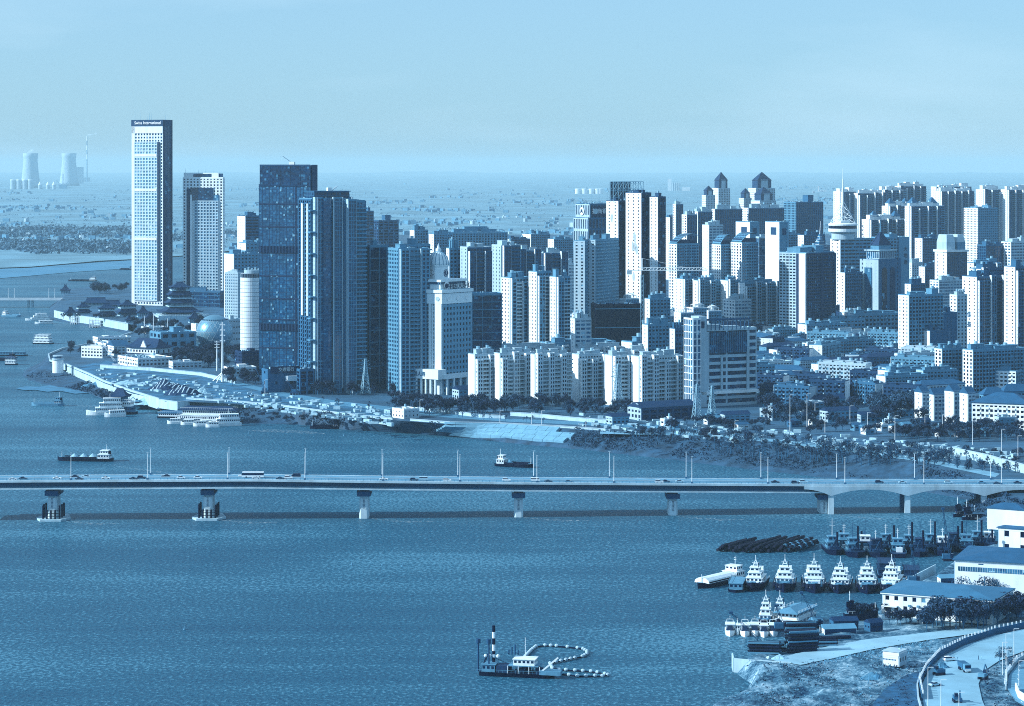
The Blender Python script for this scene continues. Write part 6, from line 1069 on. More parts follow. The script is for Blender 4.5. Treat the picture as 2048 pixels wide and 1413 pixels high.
# ------------------------------------------------------------------ boats
def hull_mesh(L_, B_, z0, z1, bow=.25, stern=.12, sheer=.8, n_=16):
    mb = MB(); st = []
    for i in range(n_ + 1):
        f_ = i / n_; hw = B_ / 2
        if f_ > 1 - bow: hw *= max(.04, 1 - ((f_ - 1 + bow) / bow) ** 2.0)
        if f_ < stern: hw *= .8 + .2 * f_ / stern
        st.append((-L_ / 2 + L_ * f_, hw, z1 + sheer * max(0, (f_ - .6) / .4) ** 2))
    vs_ = []
    for x, hw, zt in st: vs_ += [(x, -hw * .8, z0), (x, -hw, zt), (x, hw, zt), (x, hw * .8, z0)]
    fs = []
    for i in range(n_): o = i * 4; fs += [(o, o + 4, o + 5, o + 1), (o + 1, o + 5, o + 6, o + 2), (o + 2, o + 6, o + 7, o + 3)]
    fs += [(0, 1, 2, 3), tuple(n_ * 4 + j for j in (3, 2, 1, 0))]; mb.add(vs_, fs); return mb
def cabin(t_, x0, x1, hw, z0, z1, m=PWH, win=True, name='deckhouse', wm=None):
    o = MB().box(x0, x1, -hw, hw, z0, z1).obj(name, m, t_); MB().box(x0 - .3, x1 + .3, -hw - .3, hw + .3, z1, z1 + .22).obj('deck_edge', m, o)
    if win:
        q = MB(); n_ = max(2, int((x1 - x0) / 1.5)); h = z1 - z0
        for i in range(n_):
            a = x0 + (i + .2) * (x1 - x0) / n_; c = x0 + (i + .8) * (x1 - x0) / n_
            for s in (-1, 1): q.box(a, c, s * hw - .04, s * hw + .04, z0 + h * .45, z0 + h * .82)
        k = max(2, int(hw * 1.3))
        for i in range(k):
            a = -hw + (i + .2) * 2 * hw / k; c = -hw + (i + .8) * 2 * hw / k
            for xx in (x0, x1): q.box(xx - .04, xx + .04, a, c, z0 + h * .45, z0 + h * .82)
        q.obj('window', wm or CG, o, kind='stuff')
    return o
def mast(t_, x, z0, h, y=0, m=PWH, r_=.16, bars=2):
    q = MB(); q.bar((x, y, z0), (x, y, z0 + h), r_, 6, r_ * .6); [q.bar((x, y - h * .16, z0 + h * (.6 + .2 * k)), (x, y + h * .16, z0 + h * (.6 + .2 * k)), r_ * .6) for k in range(bars)]; q.obj('mast', m, t_)
def rail(t_, x0, x1, hw, z, m=PWH):
    q = MB()
    for s in (-1, 1):
        for i in range(int((x1 - x0) / 1.6) + 1): q.bar((x0 + i * 1.6, s * hw, z), (x0 + i * 1.6, s * hw, z + 1), .05)
        q.bar((x0, s * hw, z + 1), (x1, s * hw, z + 1), .06)
    q.obj('railing', m, t_, kind='stuff')
def boat(name, label, cat, x, y, rz, L_, B_, fb, hm=PBK, dm=PGR, group=None, bow=.25, sheer=.8):
    t_ = thing(name, label, cat, G(x, y, 0), R(rz), group); hull_mesh(L_, B_, -.8, fb, bow, sheer=sheer).obj('hull', hm, t_); hull_mesh(L_ * .96, B_ * .9, fb * .9, fb + .08, bow, sheer=sheer).obj('deck', dm, t_); return t_
def cargo(label, x, y, rz, L_, B_, loads=1, hm=PBK, house=-1, wh=PWH, heap_m=SAND):
    t_ = boat('cargo_boat', label, 'boat', x, y, rz, L_, B_, 1.8, hm); h0 = -L_ / 2 + 1.5
    cabin(t_, h0, h0 + L_ * .2, B_ * .42, 1.8, 4.4, wh); cabin(t_, h0 + .8, h0 + L_ * .16, B_ * .34, 4.6, 6.8, wh, name='wheelhouse'); mast(t_, h0 + L_ * .06, 6.9, 4); MB().box(h0 - .5, h0 + 1, -.6, .6, 4.5, 6.5).obj('funnel', PBK, t_); mast(t_, L_ * .42, 2.2, 4, bars=1)
    q = MB(); q.box(-L_ * .24, L_ * .4, -B_ * .44, -B_ * .4, 1.8, 2.9); q.box(-L_ * .24, L_ * .4, B_ * .4, B_ * .44, 1.8, 2.9); q.obj('hatch_coaming', hm, t_)
    for i in range(loads):
        mb = MB(); cx = -L_ * .14 + i * L_ * .5 / max(1, loads); r_ = min(B_ * .42, L_ * .28 / max(1, loads) * 1.6); mb.cyl(cx, 0, 1.9, 1.9 + r_ * .8, r_, .2, n=14); mb.obj('sand_cone', heap_m, t_)
    rail(t_, h0, h0 + L_ * .2, B_ * .45, 1.9); return t_
cargo('laden sand barge with three pale cones steaming left above the bridge', 170, 922, 174, 36, 8.5, 3); t_ = cargo('white-cabined cargo boat heading right beyond the bridge middle', 1030, 934, -24, 26, 7, 1, heap_m=PGR)
cargo('dark low cargo boat on the far river reach', 165, 563, 172, 48, 9, 0, house=1); cargo('small dark boat by the far sandbar', 253, 540, 170, 26, 6, 0, wh=PGR); cargo('moored cargo ship with white cabin by the far bridge', 24, 634, -30, 30, 8, 0, hm=PGR)
cargo('grey cargo boat with blue cabin moving left at the muddy spit', 95, 812, 172, 26, 7, 0, hm=PGR, wh=mat('blue cabin', .42, var=.2)); cargo('small dark sampan under the riverside slope', 650, 858, 176, 22, 3.4, 0, wh=PBK); cargo('small dark boat at the right beach, left one', 1930, 1034, 10, 13, 3, 0, wh=PBK); cargo('small dark boat at the right beach, right one', 1957, 1040, 6, 18, 3.4, 0, wh=PBK)
cargo('small barge at the left edge near the mud bank', 8, 722, 160, 26, 7, 0, wh=PBK)
def house_boat(label, x, y, rz, L_, B_, n_, roof_m=None, m=PWH, fb=1.2, chin=False):
    t_ = boat('pontoon_boat', label, 'boat', x, y, rz, L_, B_, fb, PBK, bow=.06, sheer=0); z = fb
    for k in range(n_):
        f_ = 1 - .1 * k; cabin(t_, -L_ * .42 * f_, L_ * .42 * f_, B_ * .42 * f_, z, z + 2.5, m if k or not chin else RED, name='storey'); rail(t_, -L_ * .45 * f_, L_ * .45 * f_, B_ * .47, z + 2.7, m); z += 2.75
    if chin: mb = MB(); chroof(mb, L_ * .45, B_ * .8, z + 2.4, 4, 1.5, L_ * .1, .2, .8); mb.obj('chinese_roof', RTIL, t_); MB().box(-L_ * .2, L_ * .2, -B_ * .34, B_ * .34, z, z + 2.4).obj('top_pavilion', RED, t_)
    elif roof_m: MB().hip(-L_ * .44, L_ * .44, -B_ * .45, B_ * .45, z, 1.6, .4).obj('roof', roof_m, t_)
    return t_
house_boat('restaurant pontoon with Chinese roof behind the white cruiser', 240, 828, 166, 26, 10, 2, chin=True).scale.z = 1.5; house_boat('long two-storey floating restaurant moored below the slope', 418, 846, 168, 50, 12, 2, RTIL).scale.z = 1.5; house_boat('three-storey white houseboat moored off the headland', 86, 688, 165, 22, 11, 3); house_boat('small white houseboat near the left edge', 22, 730, 170, 12, 6, 2, RTIL); house_boat('low landing pontoon left of the floating restaurant', 345, 836, 172, 24, 7, 1, W4)
def cruiser(label, x, y, rz, L_, B_, n_=3, group=None):
    t_ = boat('cruise_boat', label, 'boat', x, y, rz, L_, B_, 1.5, PWH, PWH, group, bow=.35, sheer=1.2); z = 1.6
    for k in range(n_): cabin(t_, -L_ * (.44 - .04 * k), L_ * (.26 - .1 * k), B_ * (.42 - .03 * k), z, z + 2.1, PWH, name='saloon'); z += 2.3
    mast(t_, -L_ * .1, z, 2.5); return t_
cruiser('white three-deck river cruiser beside the restaurant pontoon', 212, 830, 192, 30, 8).scale.z = 1.5; cruiser('white tour launch under the cruiser bow', 230, 834, 200, 16, 5, 1).scale.z = 1.3; cruiser('white tour boat moored right of the small launches', 450, 852, 195, 24, 7, 2).scale.z = 1.4; cruiser('white cruise boats moored by the far waterfront wall, upper', 75, 641, 200, 30, 8, 3); cruiser('white cruise boat moored by the far waterfront wall, lower', 88, 648, 200, 22, 7, 1)
for i, (x, y) in enumerate([(348, 848), (362, 846), (375, 850), (388, 848), (400, 853), (412, 851), (425, 855)]): cruiser(ORD[i] + ' white speedboat in the row before the floating restaurant', x, y, 186, 10, 3.2, 1, 'speedboats at the floating restaurant')
house_boat('flat dark work barge off the headland', 25, 712, 175, 30, 7, 1, m=PGR)
RUSTY_ = mat('rusty deck paint', .2, var=.5, scale=.8)
# --- tugs
def tug(label, x, y, rz, k=1.0, v=0):
    t_ = boat('tugboat', label, 'tugboat', x, y, rz, 30 * k, 10.5 * k, 3.4, PBK, PGR, 'tugboats moored side by side', bow=.3, sheer=2.2)
    cabin(t_, -8 * k, 6 * k, 3.9 * k, 3.5, 6.4, PWH); cabin(t_, -4 * k, 5.2 * k, 3.1 * k, 6.7, 9.4, PWH, name='bridge_deck'); cabin(t_, -1 * k, 4.4 * k, 2.3 * k, 9.7, 12.4, PWH, name='wheelhouse'); MB().box(-7 * k, -4.2 * k, -2.9 * k, -1.2 * k, 6.6, 11.5).obj('funnel', PWH, t_); MB().box(-7 * k, -4.2 * k, 1.2 * k, 2.9 * k, 6.6, 11.5).obj('funnel', PWH, t_)
    q = MB(); q.bar((1, -1.2, 12.5), (1, 0, 17), .2); q.bar((1, 1.2, 12.5), (1, 0, 17), .2); q.bar((1, -1.6, 15), (1, 1.6, 15), .14); q.bar((1, 0, 16), (1, 0, 19.5), .16); q.box(.6, 1.4, -1, 1, 14, 14.3); q.obj('mast', PWH, t_); mast(t_, 3.5, 12.6, 3.5, 1.6, PBK, bars=0)
    q = MB(); [q.cyl(14.2 * k - abs(i - 3) ** 1.7 * .9, (i - 3) * 1.5 * k, 2.4, 4.6, .75, n=8) for i in range(7)]; q.obj('bow_fender', RUB, t_)
    for i in range(6): o = MB().lathe([(.35, -.2), (.7, -.25), (.8, 0), (.7, .25), (.35, .2)], n=12).obj('tyre_fender', RUB, t_); o.location = (-9 + i * 3.4, -5.2 * k, 2.2); o.rotation_euler = (R(90), 0, 0)
    t_.scale.z = .74 + .03 * (v % 3); q = MB(); rr2 = random.Random(v + 3); [q.box(a_, a_ + rr2.uniform(.5, 1.6), c_, c_ + rr2.uniform(.5, 1.4), 3.5, 3.5 + rr2.uniform(.5, 2.2)) for a_, c_ in [(rr2.uniform(-13, 12) * k, rr2.uniform(-3.6, 3) * k) for _ in range(22)]]; q.obj('deck_gear', [PGR, RUSTY_][v % 2], t_, kind='stuff'); MB().box(5 * k, 8 * k, -2.6 - v % 2, 2.4 * k, 3.5, 4.6 + .5 * (v % 3)).obj('fore_house', [PWH, PGR, PWH][v % 3], t_); MB().box(9 * k, 11 * k, -1.2, 1.2, 3.6, 5.2).obj('winch', PGR, t_); rail(t_, -13 * k, 8 * k, 4.7 * k, 3.5)
    for i, ww in enumerate((1.1, .7, .9)): MB().box(12.9 * k - .6 * i * 0, 13.1 * k, -2.4 + i * 1.6, -2.4 + i * 1.6 + ww, 2.7, 3.3).obj('bow_lettering', WH, t_)
for i, (x, y) in enumerate([(1512, 1182), (1570, 1183), (1628, 1184), (1681, 1185), (1734, 1186), (1784, 1186)]): tug(ORD[i] + ' white-topped black tugboat in the moored row', x, y - 8, (-104, -98, -95, -101, -97, -106)[i], (.92, .98, 1.04, 1.0, .96, 1.02)[i], i)
t_ = cargo('covered barge with pale rounded hatch cover at the tugboat row end', 1438, 1168, -128, 34, 9, 0); mb = MB(); pts = [(-4.0, 0), (-3.6, 1.3), (-2, 2.2), (0, 2.6), (2, 2.2), (3.6, 1.3), (4.0, 0)]; vs_ = [(x, y, 2.2 + z) for x in (-9, 14) for y, z in pts]; nn = 7; mb.add(vs_, [(i, i + 1, nn + i + 1, nn + i) for i in range(nn - 1)] + [tuple(range(nn)), tuple(range(2 * nn - 1, nn - 1, -1))]); mb.obj('hatch_cover', PWH, t_); house_boat('low dark work pontoon between covered barge and first tugboat', 1475, 1178, -100, 22, 7, 1, m=PGR)
# --- dark work fleet
rr = random.Random(9); RUSTY = mat('rusty work paint', .11, var=.5, scale=.8); fleet = [(1665, 1104), (1688, 1098), (1706, 1108), (1730, 1102), (1752, 1110), (1772, 1100), (1795, 1108), (1818, 1102), (1840, 1109), (1862, 1100), (1885, 1106), (1908, 1098), (1932, 1100), (1955, 1094), (1978, 1096)]
for i, (x, y) in enumerate(fleet):
    L_, B_ = rr.uniform(20, 28), rr.uniform(8, 10); t_ = boat('work_vessel', ORD[i] + ' dark rusty work vessel in the crowded mooring', 'boat', x, y, rr.choice([-95, -88, -100, 84]), L_, B_, 2.0, PBK, RUSTY, 'work vessels in the crowded mooring', bow=.2)
    m_ = rr.choice([PWH, PGR, RUSTY, PGR]); cabin(t_, -5, 3, 3, 2, 5, RUSTY if m_ == PWH else m_); cabin(t_, -3.5, 1.5, 2.3, 5.2, 7.6, m_, name='wheelhouse'); mast(t_, -1, 7.8, rr.uniform(4, 9), m=rr.choice([PWH, STLD])); MB().cyl(5, 1.5, 2, rr.uniform(8, 15), .5, n=8).obj('spud_pile', PBK, t_); q = MB(); q.bar((6, 0, 2), (L_ * .45, 0, 8), .3); q.bar((6, -2, 2), (L_ * .45, 0, 8), .2); q.bar((6, 2, 2), (L_ * .45, 0, 8), .2); q.obj('a_frame', STLD, t_); MB().box(4, 8, -2.5, 2.5, 2.1, 3.6).obj('machinery', RUSTY, t_); rail(t_, -L_ * .4, L_ * .3, B_ * .45, 2.1, PGR)
    for k in range(3): MB().box(-9 + k * 2.2, -7.6 + k * 2.2, -2, 1, 2, rr.uniform(3, 4.6)).obj('deck_crate', rr.choice([PGR, RUSTY, PWH]), t_)
# dark pipe raft
PIPE = mat('dark pipe', .03, var=.5, scale=.4); rr = random.Random(2)
for i in range(30):
    f_ = i / 29; x0 = 1432 + 168 * f_ + rr.uniform(-3, 3); y0 = 1101 + 3 * math.sin(f_ * 3) + rr.uniform(-1.5, 1.5); a = G(x0, y0, .6); ln = 20 + 16 * math.sin(f_ * 3.1) + rr.uniform(-4, 4); t_ = thing('floating_pipe', ('dark' if i < 22 else 'float-ringed') + ' dredging pipe in the raft, ' + ORD[i].replace('leftmost', 'first') + ' from its open-water end', 'pipe', a, R(58 + rr.uniform(-4, 4)), 'dredging pipes laid in a raft'); q = MB(); q.bar((0, 0, .5 + .9 * (i % 3)), (ln, 0, .7 + .9 * (i % 3)), .75, 8); q.obj('tube', PIPE, t_)
    for k in range(int(ln / 6)): MB().bar((3 + k * 6, 0, .5 + .9 * (i % 3)), (4.4 + k * 6, 0, .5 + .9 * (i % 3)), 1.0, 8).obj('float_ring', PIPE if i < 22 else W3, t_)
# --- dredger with floating line
t_ = boat('dredger', 'cutter suction dredger with striped spud pole in the foreground water', 'dredger', 1035, 1352, -12, 28, 7.5, 1.5, PBK, RUSTY, bow=.1, sheer=0); cabin(t_, -1, 7, 3.0, 4.4, 6.6, PWH, name='control_house'); cabin(t_, -13, -8, 3, 1.6, 4.2, PGR); MB().box(-3, 8.5, -3.4, 3.4, 4.1, 4.4).obj('upper_deck', PGR, t_); q = MB(); [q.bar((x, y, 1.5), (x, y, 4.3), .15) for x in (-3, 1, 5, 9) for y in (-3.4, 3.4)]; q.obj('deck_post', PWH, t_)
for k in range(7): MB().cyl(-9.5, 2, 1.5 + k * 2.35, 3.85 + k * 2.35, .6, n=12).obj('spud_segment', [PBK, PWH][k % 2] if k > 1 else PBK, t_)
for x in (-14.5, -10.5): q = MB(); q.bar((x, -2, 1.5), (x, -2, 12.5), .35, 6); q.cyl(x, -2, 12, 13.6, .9, n=8); q.obj('spud_frame', STLD, t_)
mast(t_, 3, 7.3, 7); q = MB(); q.bar((9, -3, 2), (16, -3, 8), .4); q.bar((9, -2, 2), (16, -3, 8), .3); q.obj('ladder_gantry', PWH, t_); MB().box(9, 17, -3.8, 0, 1.4, 3).obj('cutter_ladder', PGR, t_); MB().box(-7.5, -3.4, -3, 3, 1.6, 4).obj('pump_house', RUSTY, t_); q = MB(); [q.bar((-13.6, y_, 1.5), (-11.5, y_ * .3, 7.5), .25) for y_ in (-2, 2)]; [q.bar((-13.5 + k_ * 3.2, -2.8, 1.6), (-12 + k_ * 3.2, -2.8, 4.4), .14) for k_ in range(7)]; q.bar((-11.5, 0, 7.5), (-4, 0, 4.5), .12); q.obj('bow_frame', RUSTY, t_); q = MB(); rr2 = random.Random(6); [q.box(a_, a_ + rr2.uniform(.6, 2), c_, c_ + rr2.uniform(.6, 1.6), 1.5, 1.5 + rr2.uniform(.6, 2.4)) for a_, c_ in [(rr2.uniform(-13, 12), rr2.uniform(-3.4, 2.4)) for _ in range(26)]]; q.obj('deck_machinery', RUSTY, t_, kind='stuff'); q = MB(); [q.cyl(-4 + i * 1.2, 3.2, 7.2, 9 + i % 3, .3, n=6) for i in range(4)]; q.obj('exhaust', STLD, t_); rail(t_, -16, 9, 4, 1.6, PGR)
for i in range(4): MB().lathe([(.05, -.7), (.5, -.5), (.7, 0), (.5, .5), (.05, .7)], n=10).obj('buoy_float', PWH, t_).location = (-12 + i * 1.6, -1, 7.2)
line = [(1050, 1315), (1062, 1302), (1072, 1294), (1090, 1292), (1113, 1293), (1135, 1295), (1155, 1297), (1166, 1299), (1174, 1304), (1174, 1309), (1165, 1314), (1150, 1317), (1132, 1321), (1112, 1325), (1100, 1328), (1105, 1338), (1118, 1340), (1132, 1341), (1150, 1342), (1166, 1343), (1182, 1344), (1195, 1346), (1210, 1349), (1216, 1351), (1205, 1353), (1190, 1353), (1172, 1353), (1155, 1353), (1138, 1351), (1120, 1349)]
t_ = thing('floating_pipeline', 'looped floating discharge pipeline of pale floats behind the dredger', 'pipeline', G(1120, 1320)); O2 = t_.location.copy(); fm = MB().lathe([(.05, -.8), (.5, -.6), (.7, 0), (.5, .6), (.05, .8)], n=12).mesh(W2); q = MB()
for (a, c) in zip(line, line[1:]):
    A, Cc = G(a[0], a[1], .4) - O2, G(c[0], c[1], .4) - O2; q.bar(A, Cc, .3, 6); k = max(1, int((Cc - A).length / 2.1)); ang = math.atan2(Cc.y - A.y, Cc.x - A.x)
    if 4 <= line.index(a) <= 6: k = 1
    for i in range(k): o = link('float', fm, t_); o.location = A.lerp(Cc, i / k) + Vector((0, 0, .3)); o.rotation_euler = (0, R(90), ang)
q.obj('pipe', PBK, t_)
for i, (x, y) in enumerate([(704, 1131), (765, 1131), (805, 1133), (369, 1260), (573, 914), (688, 872), (497, 868)]):
    t_ = thing('channel_buoy', ['pale channel buoy left of the trio below the bridge', 'low round buoy in the middle of the trio', 'pale channel buoy right of the trio', 'lone small buoy on the lower left water', 'lone buoy just above the bridge', 'buoy off the embankment slope, right', 'buoy off the floating restaurant'][i], 'buoy', G(x, y, 0)); MB().cyl(0, 0, -.3, .4, .6, n=10).obj('float_base', W3, t_); MB().cyl(0, 0, .5, 1.6 if i != 1 else .7, .34, .12, n=8).obj('top_cone', W3, t_)

foam = bpy.data.materials.new('foam'); foam.use_nodes = True; n = foam.node_tree; l = n.links.new; p = n.nodes['Principled BSDF']; p.inputs['Base Color'].default_value = duo(.8); p.inputs['Roughness'].default_value = .9
t = n.nodes.new('ShaderNodeTexCoord'); q_ = n.nodes.new('ShaderNodeTexNoise'); q_.inputs['Scale'].default_value = .5; q_.inputs['Detail'].default_value = 6; r_ = n.nodes.new('ShaderNodeValToRGB'); r_.color_ramp.elements[0].position = .5; r_.color_ramp.elements[1].position = .75; r_.color_ramp.elements[1].color = (.55, .55, .55, 1); l(t.outputs['Object'], q_.inputs[0]); l(q_.outputs[0], r_.inputs[0]); l(r_.outputs[0], p.inputs['Alpha'])
def wake(label, pts):
    mb = MB(); P3 = [(G(x, y, .04), w_) for x, y, w_ in pts]
    for v_, w_ in P3: mb.v += [(v_.x, v_.y - w_, v_.z), (v_.x, v_.y + w_, v_.z)]; mb.n += 2
    mb.f = [(2 * i, 2 * i + 2, 2 * i + 3, 2 * i + 1) for i in range(len(P3) - 1)]; mb.obj('wake_foam_and_glitter', foam, kind='stuff', label=label)
wake('foam wake trailing right of the laden sand barge', [(222, 931, .5), (250, 935, 2), (300, 942, 3), (350, 949, 3), (380, 953, 1)]); wake('foam line behind the grey cargo boat', [(118, 811, 1), (160, 812, 4), (200, 814, 4), (240, 812, 2)])
for i, x in enumerate((112, 424, 737, 1047, 1357, 1675)): wake(ORD[i] + ' patch of foam trailing from a bridge pier', [(x, 1041 - i * 2, .5), (x + 30, 1044 - i * 2, 2.5), (x + 80, 1048 - i * 2, 3.5), (x + 130, 1047 - i * 2, 1)])
wake('painted glitter on broken water off the floating restaurant', [(490, 862, 1), (540, 862, 9), (600, 864, 10), (650, 868, 3)])  # pale foam-coloured sheet painted as glitter on the water
# ------------------------------------------------------------------ foreground bank at the lower right
ZF = 5.0
LP = [(2300, 1062), (2060, 1066), (1992, 1078), (1905, 1106), (1870, 1132), (1815, 1160), (1800, 1178), (1770, 1204), (1700, 1230), (1640, 1246), (1590, 1262), (1545, 1284), (1500, 1300), (1466, 1312), (1466, 1322), (1495, 1340), (1478, 1362), (1440, 1378), (1400, 1396), (1360, 1424), (1320, 1470), (2500, 1470)]
R1 = [(1540, 1320), (1600, 1306), (1660, 1292), (1740, 1278), (1850, 1266), (2080, 1238), (2080, 1250), (1850, 1281), (1740, 1300), (1660, 1318), (1600, 1330)]
R2 = [(1852, 1450), (1843, 1372), (1856, 1344), (1882, 1316), (1930, 1291), (1990, 1271), (2080, 1252), (2080, 1290), (1998, 1322), (1968, 1342), (1957, 1368), (1964, 1400), (1985, 1450)]
R3 = [(2080, 1306), (2036, 1328), (2018, 1352), (2014, 1376), (2030, 1402), (2080, 1430)]
DS = [(1735, 1450), (1748, 1405), (1772, 1376), (1815, 1348), (1846, 1342), (1836, 1372), (1844, 1450)]
lw_ = [G(x, y, ZF) for x, y in LP]; A2 = np.array([(p_.x, p_.y) for p_ in lw_])
def poly_w(px, z=ZF): return np.array([(p_.x, p_.y) for p_ in (G(x, y, z) for x, y in px)])
def sdist(X, Y, A):
    """Signed distance to polygon A (positive inside) for arrays X, Y."""
    ins = np.zeros(X.shape, bool); dm = np.full(X.shape, 1e9); n_ = len(A)
    for i in range(n_):
        x0, y0 = A[i]; x1, y1 = A[(i + 1) % n_]
        c = ((y0 > Y) != (y1 > Y)) & (X < (x1 - x0) * (Y - y0) / (y1 - y0 + 1e-12) + x0); ins ^= c
        dx, dy = x1 - x0, y1 - y0; t_ = np.clip(((X - x0) * dx + (Y - y0) * dy) / (dx * dx + dy * dy + 1e-9), 0, 1); dm = np.minimum(dm, np.hypot(X - x0 - t_ * dx, Y - y0 - t_ * dy))
    return np.where(ins, dm, -dm)
gx = np.arange(50, 300, 1.5); gy = np.arange(826, 1285, 1.5); X, Y = np.meshgrid(gx, gy); d = sdist(X, Y, A2)
flat = np.maximum.reduce([sdist(X, Y, poly_w(q_)) for q_ in (R1, R2, R3, DS)]); fl_ = np.clip((-flat - 1.0) / 7, 0, 1)
smooth = np.clip((d + 1) / 8, 0, 1); smooth = smooth * smooth * (3 - 2 * smooth); Z = -1.6 + (ZF + 1.6) * smooth
nz = np.array([[noise.fractal(Vector((x * .045, y * .03, 0)), 1.0, 2.0, 4) * 2.6 + noise.fractal(Vector((x * .22, y * .16, 5)), 1.0, 2.0, 3) * .55 for x in gx] for y in gy]); rough_ = np.where(Y < 985, 1.0, .35)
Z = Z + nz * fl_ * smooth * rough_ - (1 - fl_) * .25 * (smooth > .9)
bmh = MB(); ny, nx = X.shape; bmh.v = [(float(X[j, i]), float(Y[j, i]), float(Z[j, i])) for j in range(ny) for i in range(nx)]; bmh.n = nx * ny
bmh.f = [(j * nx + i, j * nx + i + 1, (j + 1) * nx + i + 1, (j + 1) * nx + i) for j in range(ny - 1) for i in range(nx - 1) if max(Z[j, i], Z[j + 1, i], Z[j, i + 1], Z[j + 1, i + 1]) > -1.2]
fm_ = bpy.data.materials.new('rough earth'); fm_.use_nodes = True; n = fm_.node_tree; l = n.links.new; p = n.nodes['Principled BSDF']; p.inputs['Roughness'].default_value = .9; p.inputs['Specular IOR Level'].default_value = .1; t = n.nodes.new('ShaderNodeTexCoord')
na = n.nodes.new('ShaderNodeTexNoise'); na.inputs['Scale'].default_value = .09; na.inputs['Detail'].default_value = 9; na.inputs['Roughness'].default_value = .72; nb = n.nodes.new('ShaderNodeTexNoise'); nb.inputs['Scale'].default_value = .8; nb.inputs['Detail'].default_value = 6; nb.inputs['Roughness'].default_value = .7
ad = n.nodes.new('ShaderNodeMath'); ad.operation = 'MULTIPLY_ADD'; ad.inputs[1].default_value = .6; l(t.outputs['Object'], na.inputs[0]); l(t.outputs['Object'], nb.inputs[0]); l(nb.outputs[0], ad.inputs[0]); l(na.outputs[0], ad.inputs[2])
rp = n.nodes.new('ShaderNodeValToRGB'); e = rp.color_ramp.elements; e[0].position = .62; e[0].color = (.004, .025, .07, 1); e[1].position = 1.0; e[1].color = (.36, .52, .62, 1); k = e.new(.76); k.color = (.035, .115, .19, 1); k = e.new(.87); k.color = (.13, .26, .36, 1)
l(ad.outputs[0], rp.inputs[0]); l(rp.outputs[0], p.inputs['Base Color']); bn = n.nodes.new('ShaderNodeBump'); bn.inputs['Strength'].default_value = .8; bn.inputs['Distance'].default_value = .5; l(ad.outputs[0], bn.inputs['Height']); l(bn.outputs[0], p.inputs['Normal'])
bmh.obj('foreground_ground', fm_, kind='structure')
DUST = mat('dusty road', .6, var=.2, scale=.06); 
def ragged(px, amp=1.2):
    o_ = []
    for (a, c), (a2, c2) in zip(px, px[1:] + px[:1]):
        for i in range(8): q_ = i / 8; x, y = a + (a2 - a) * q_, c + (c2 - c) * q_; o_.append((x + amp * 2 * noise.noise(Vector((x * .2, y * .3, 0))), y + amp * noise.noise(Vector((x * .13, y * .2, 7)))))
    return o_
sheet('quay_track', [G(x, y, ZF + .06) for x, y in ragged(R1)], DUST); sheet('haul_road', [G(x, y, ZF + .06) for x, y in R2], mat('haul road dust', .56, var=.22, scale=.07)); sheet('asphalt_road', [G(x, y, ZF + .06) for x, y in R3], ASP); sheet('dark_slope', [G(x, y, ZF + .05) for x, y in ragged(DS, 2)], mat('tarry slope', .2, var=.6, scale=.25, bump=.4))
mk = MB()
for i in range(9):
    a = G(2040 + (i % 3) * 0 - 4 * math.sin(i * .5), 1332 + i * 9, ZF + .07); mk.add([(a.x - .1, a.y - 1.4, a.z), (a.x + .1, a.y - 1.4, a.z), (a.x + .1, a.y + 1.4, a.z), (a.x - .1, a.y + 1.4, a.z)], [(0, 1, 2, 3)])
mk.obj('lane_dash', WH, kind='structure')
def wall3(name, label, pts, z0, z1, m, zp=ZF, posts=None, pm=WH, th_=.5, step=6):
    t_ = wall_line(name, label, pts, z0, z1, th_, m, zp, cap=False, step=step); o0 = t_.location
    if posts:
        P3 = [G(x, y, zp) for x, y in pts]; pme = MB().box(-.22, .22, -.22, .22, 0, 1.0).mesh(pm)
        for a, c in zip(P3, P3[1:]):
            k = max(1, int((c - a).length / posts))
            for i in range(k): v_ = a.lerp(c, i / k); o = link('parapet_post', pme, t_); o.location = (v_.x - o0.x, v_.y - o0.y, z1)
    return t_
wall3('retaining_wall', 'dark curved retaining wall with white posts along the haul road', [(1846, 1400), (1840, 1370), (1853, 1342), (1880, 1313), (1930, 1288), (1990, 1268), (2075, 1250)], 3, 7.2, mat('dark concrete', .22, var=.3, scale=.2), posts=2.6)
wall3('retaining_wall', 'pale lower end of the curved wall beside the dark slope', [(1850, 1440), (1838, 1400), (1836, 1374), (1842, 1352)], 3, 6.2, W2); wall3('barrier_fence', 'white corrugated fence at the lower right road bend', [(2030, 1380), (2036, 1396), (2062, 1412)], 4, 7.5, WH); wall3('barrier_fence', 'pale kerb rail along the asphalt bend', [(2075, 1300), (2034, 1322), (2012, 1350), (2010, 1378)], 4.5, 6.0, W2, posts=3)
wall3('quay_wall', 'stained concrete quay wall at the water corner', [(1583, 1326), (1500, 1321), (1468, 1318), (1466, 1308)], -1, 5.3, CON, step=11); wall3('quay_wall', 'concrete quay edge in front of the tugboat mooring', [(1870, 1130), (1815, 1158), (1800, 1174)], -1, 5.2, CON, step=9)
t_ = thing('concrete_ramp', 'striped folded concrete slabs leaning at the quay corner', 'ramp', G(1510, 1352, 0)); s_ = SC(1350)
for i in range(7): q = MB(); a = (-26 + i * 7) / s_; q.add([(a, 0, 0), (a + 6 / s_, 0, .3), (a + 16 / s_ + i * .2, 9, 1 + i * .55), (a + 11 / s_ + i * .2, 9, 1 + i * .55 + 1.4), (a, .6, -.4), (a + 6 / s_, .6, -.1), (a + 16 / s_, 9.8, .4 + i * .55), (a + 11 / s_, 9.8, .6 + i * .55 + 1.2)], [(0, 1, 2, 3), (4, 7, 6, 5), (0, 4, 5, 1), (2, 6, 7, 3), (1, 5, 6, 2), (0, 3, 7, 4)]); q.obj('slab', [CON, W5][i % 2], t_)
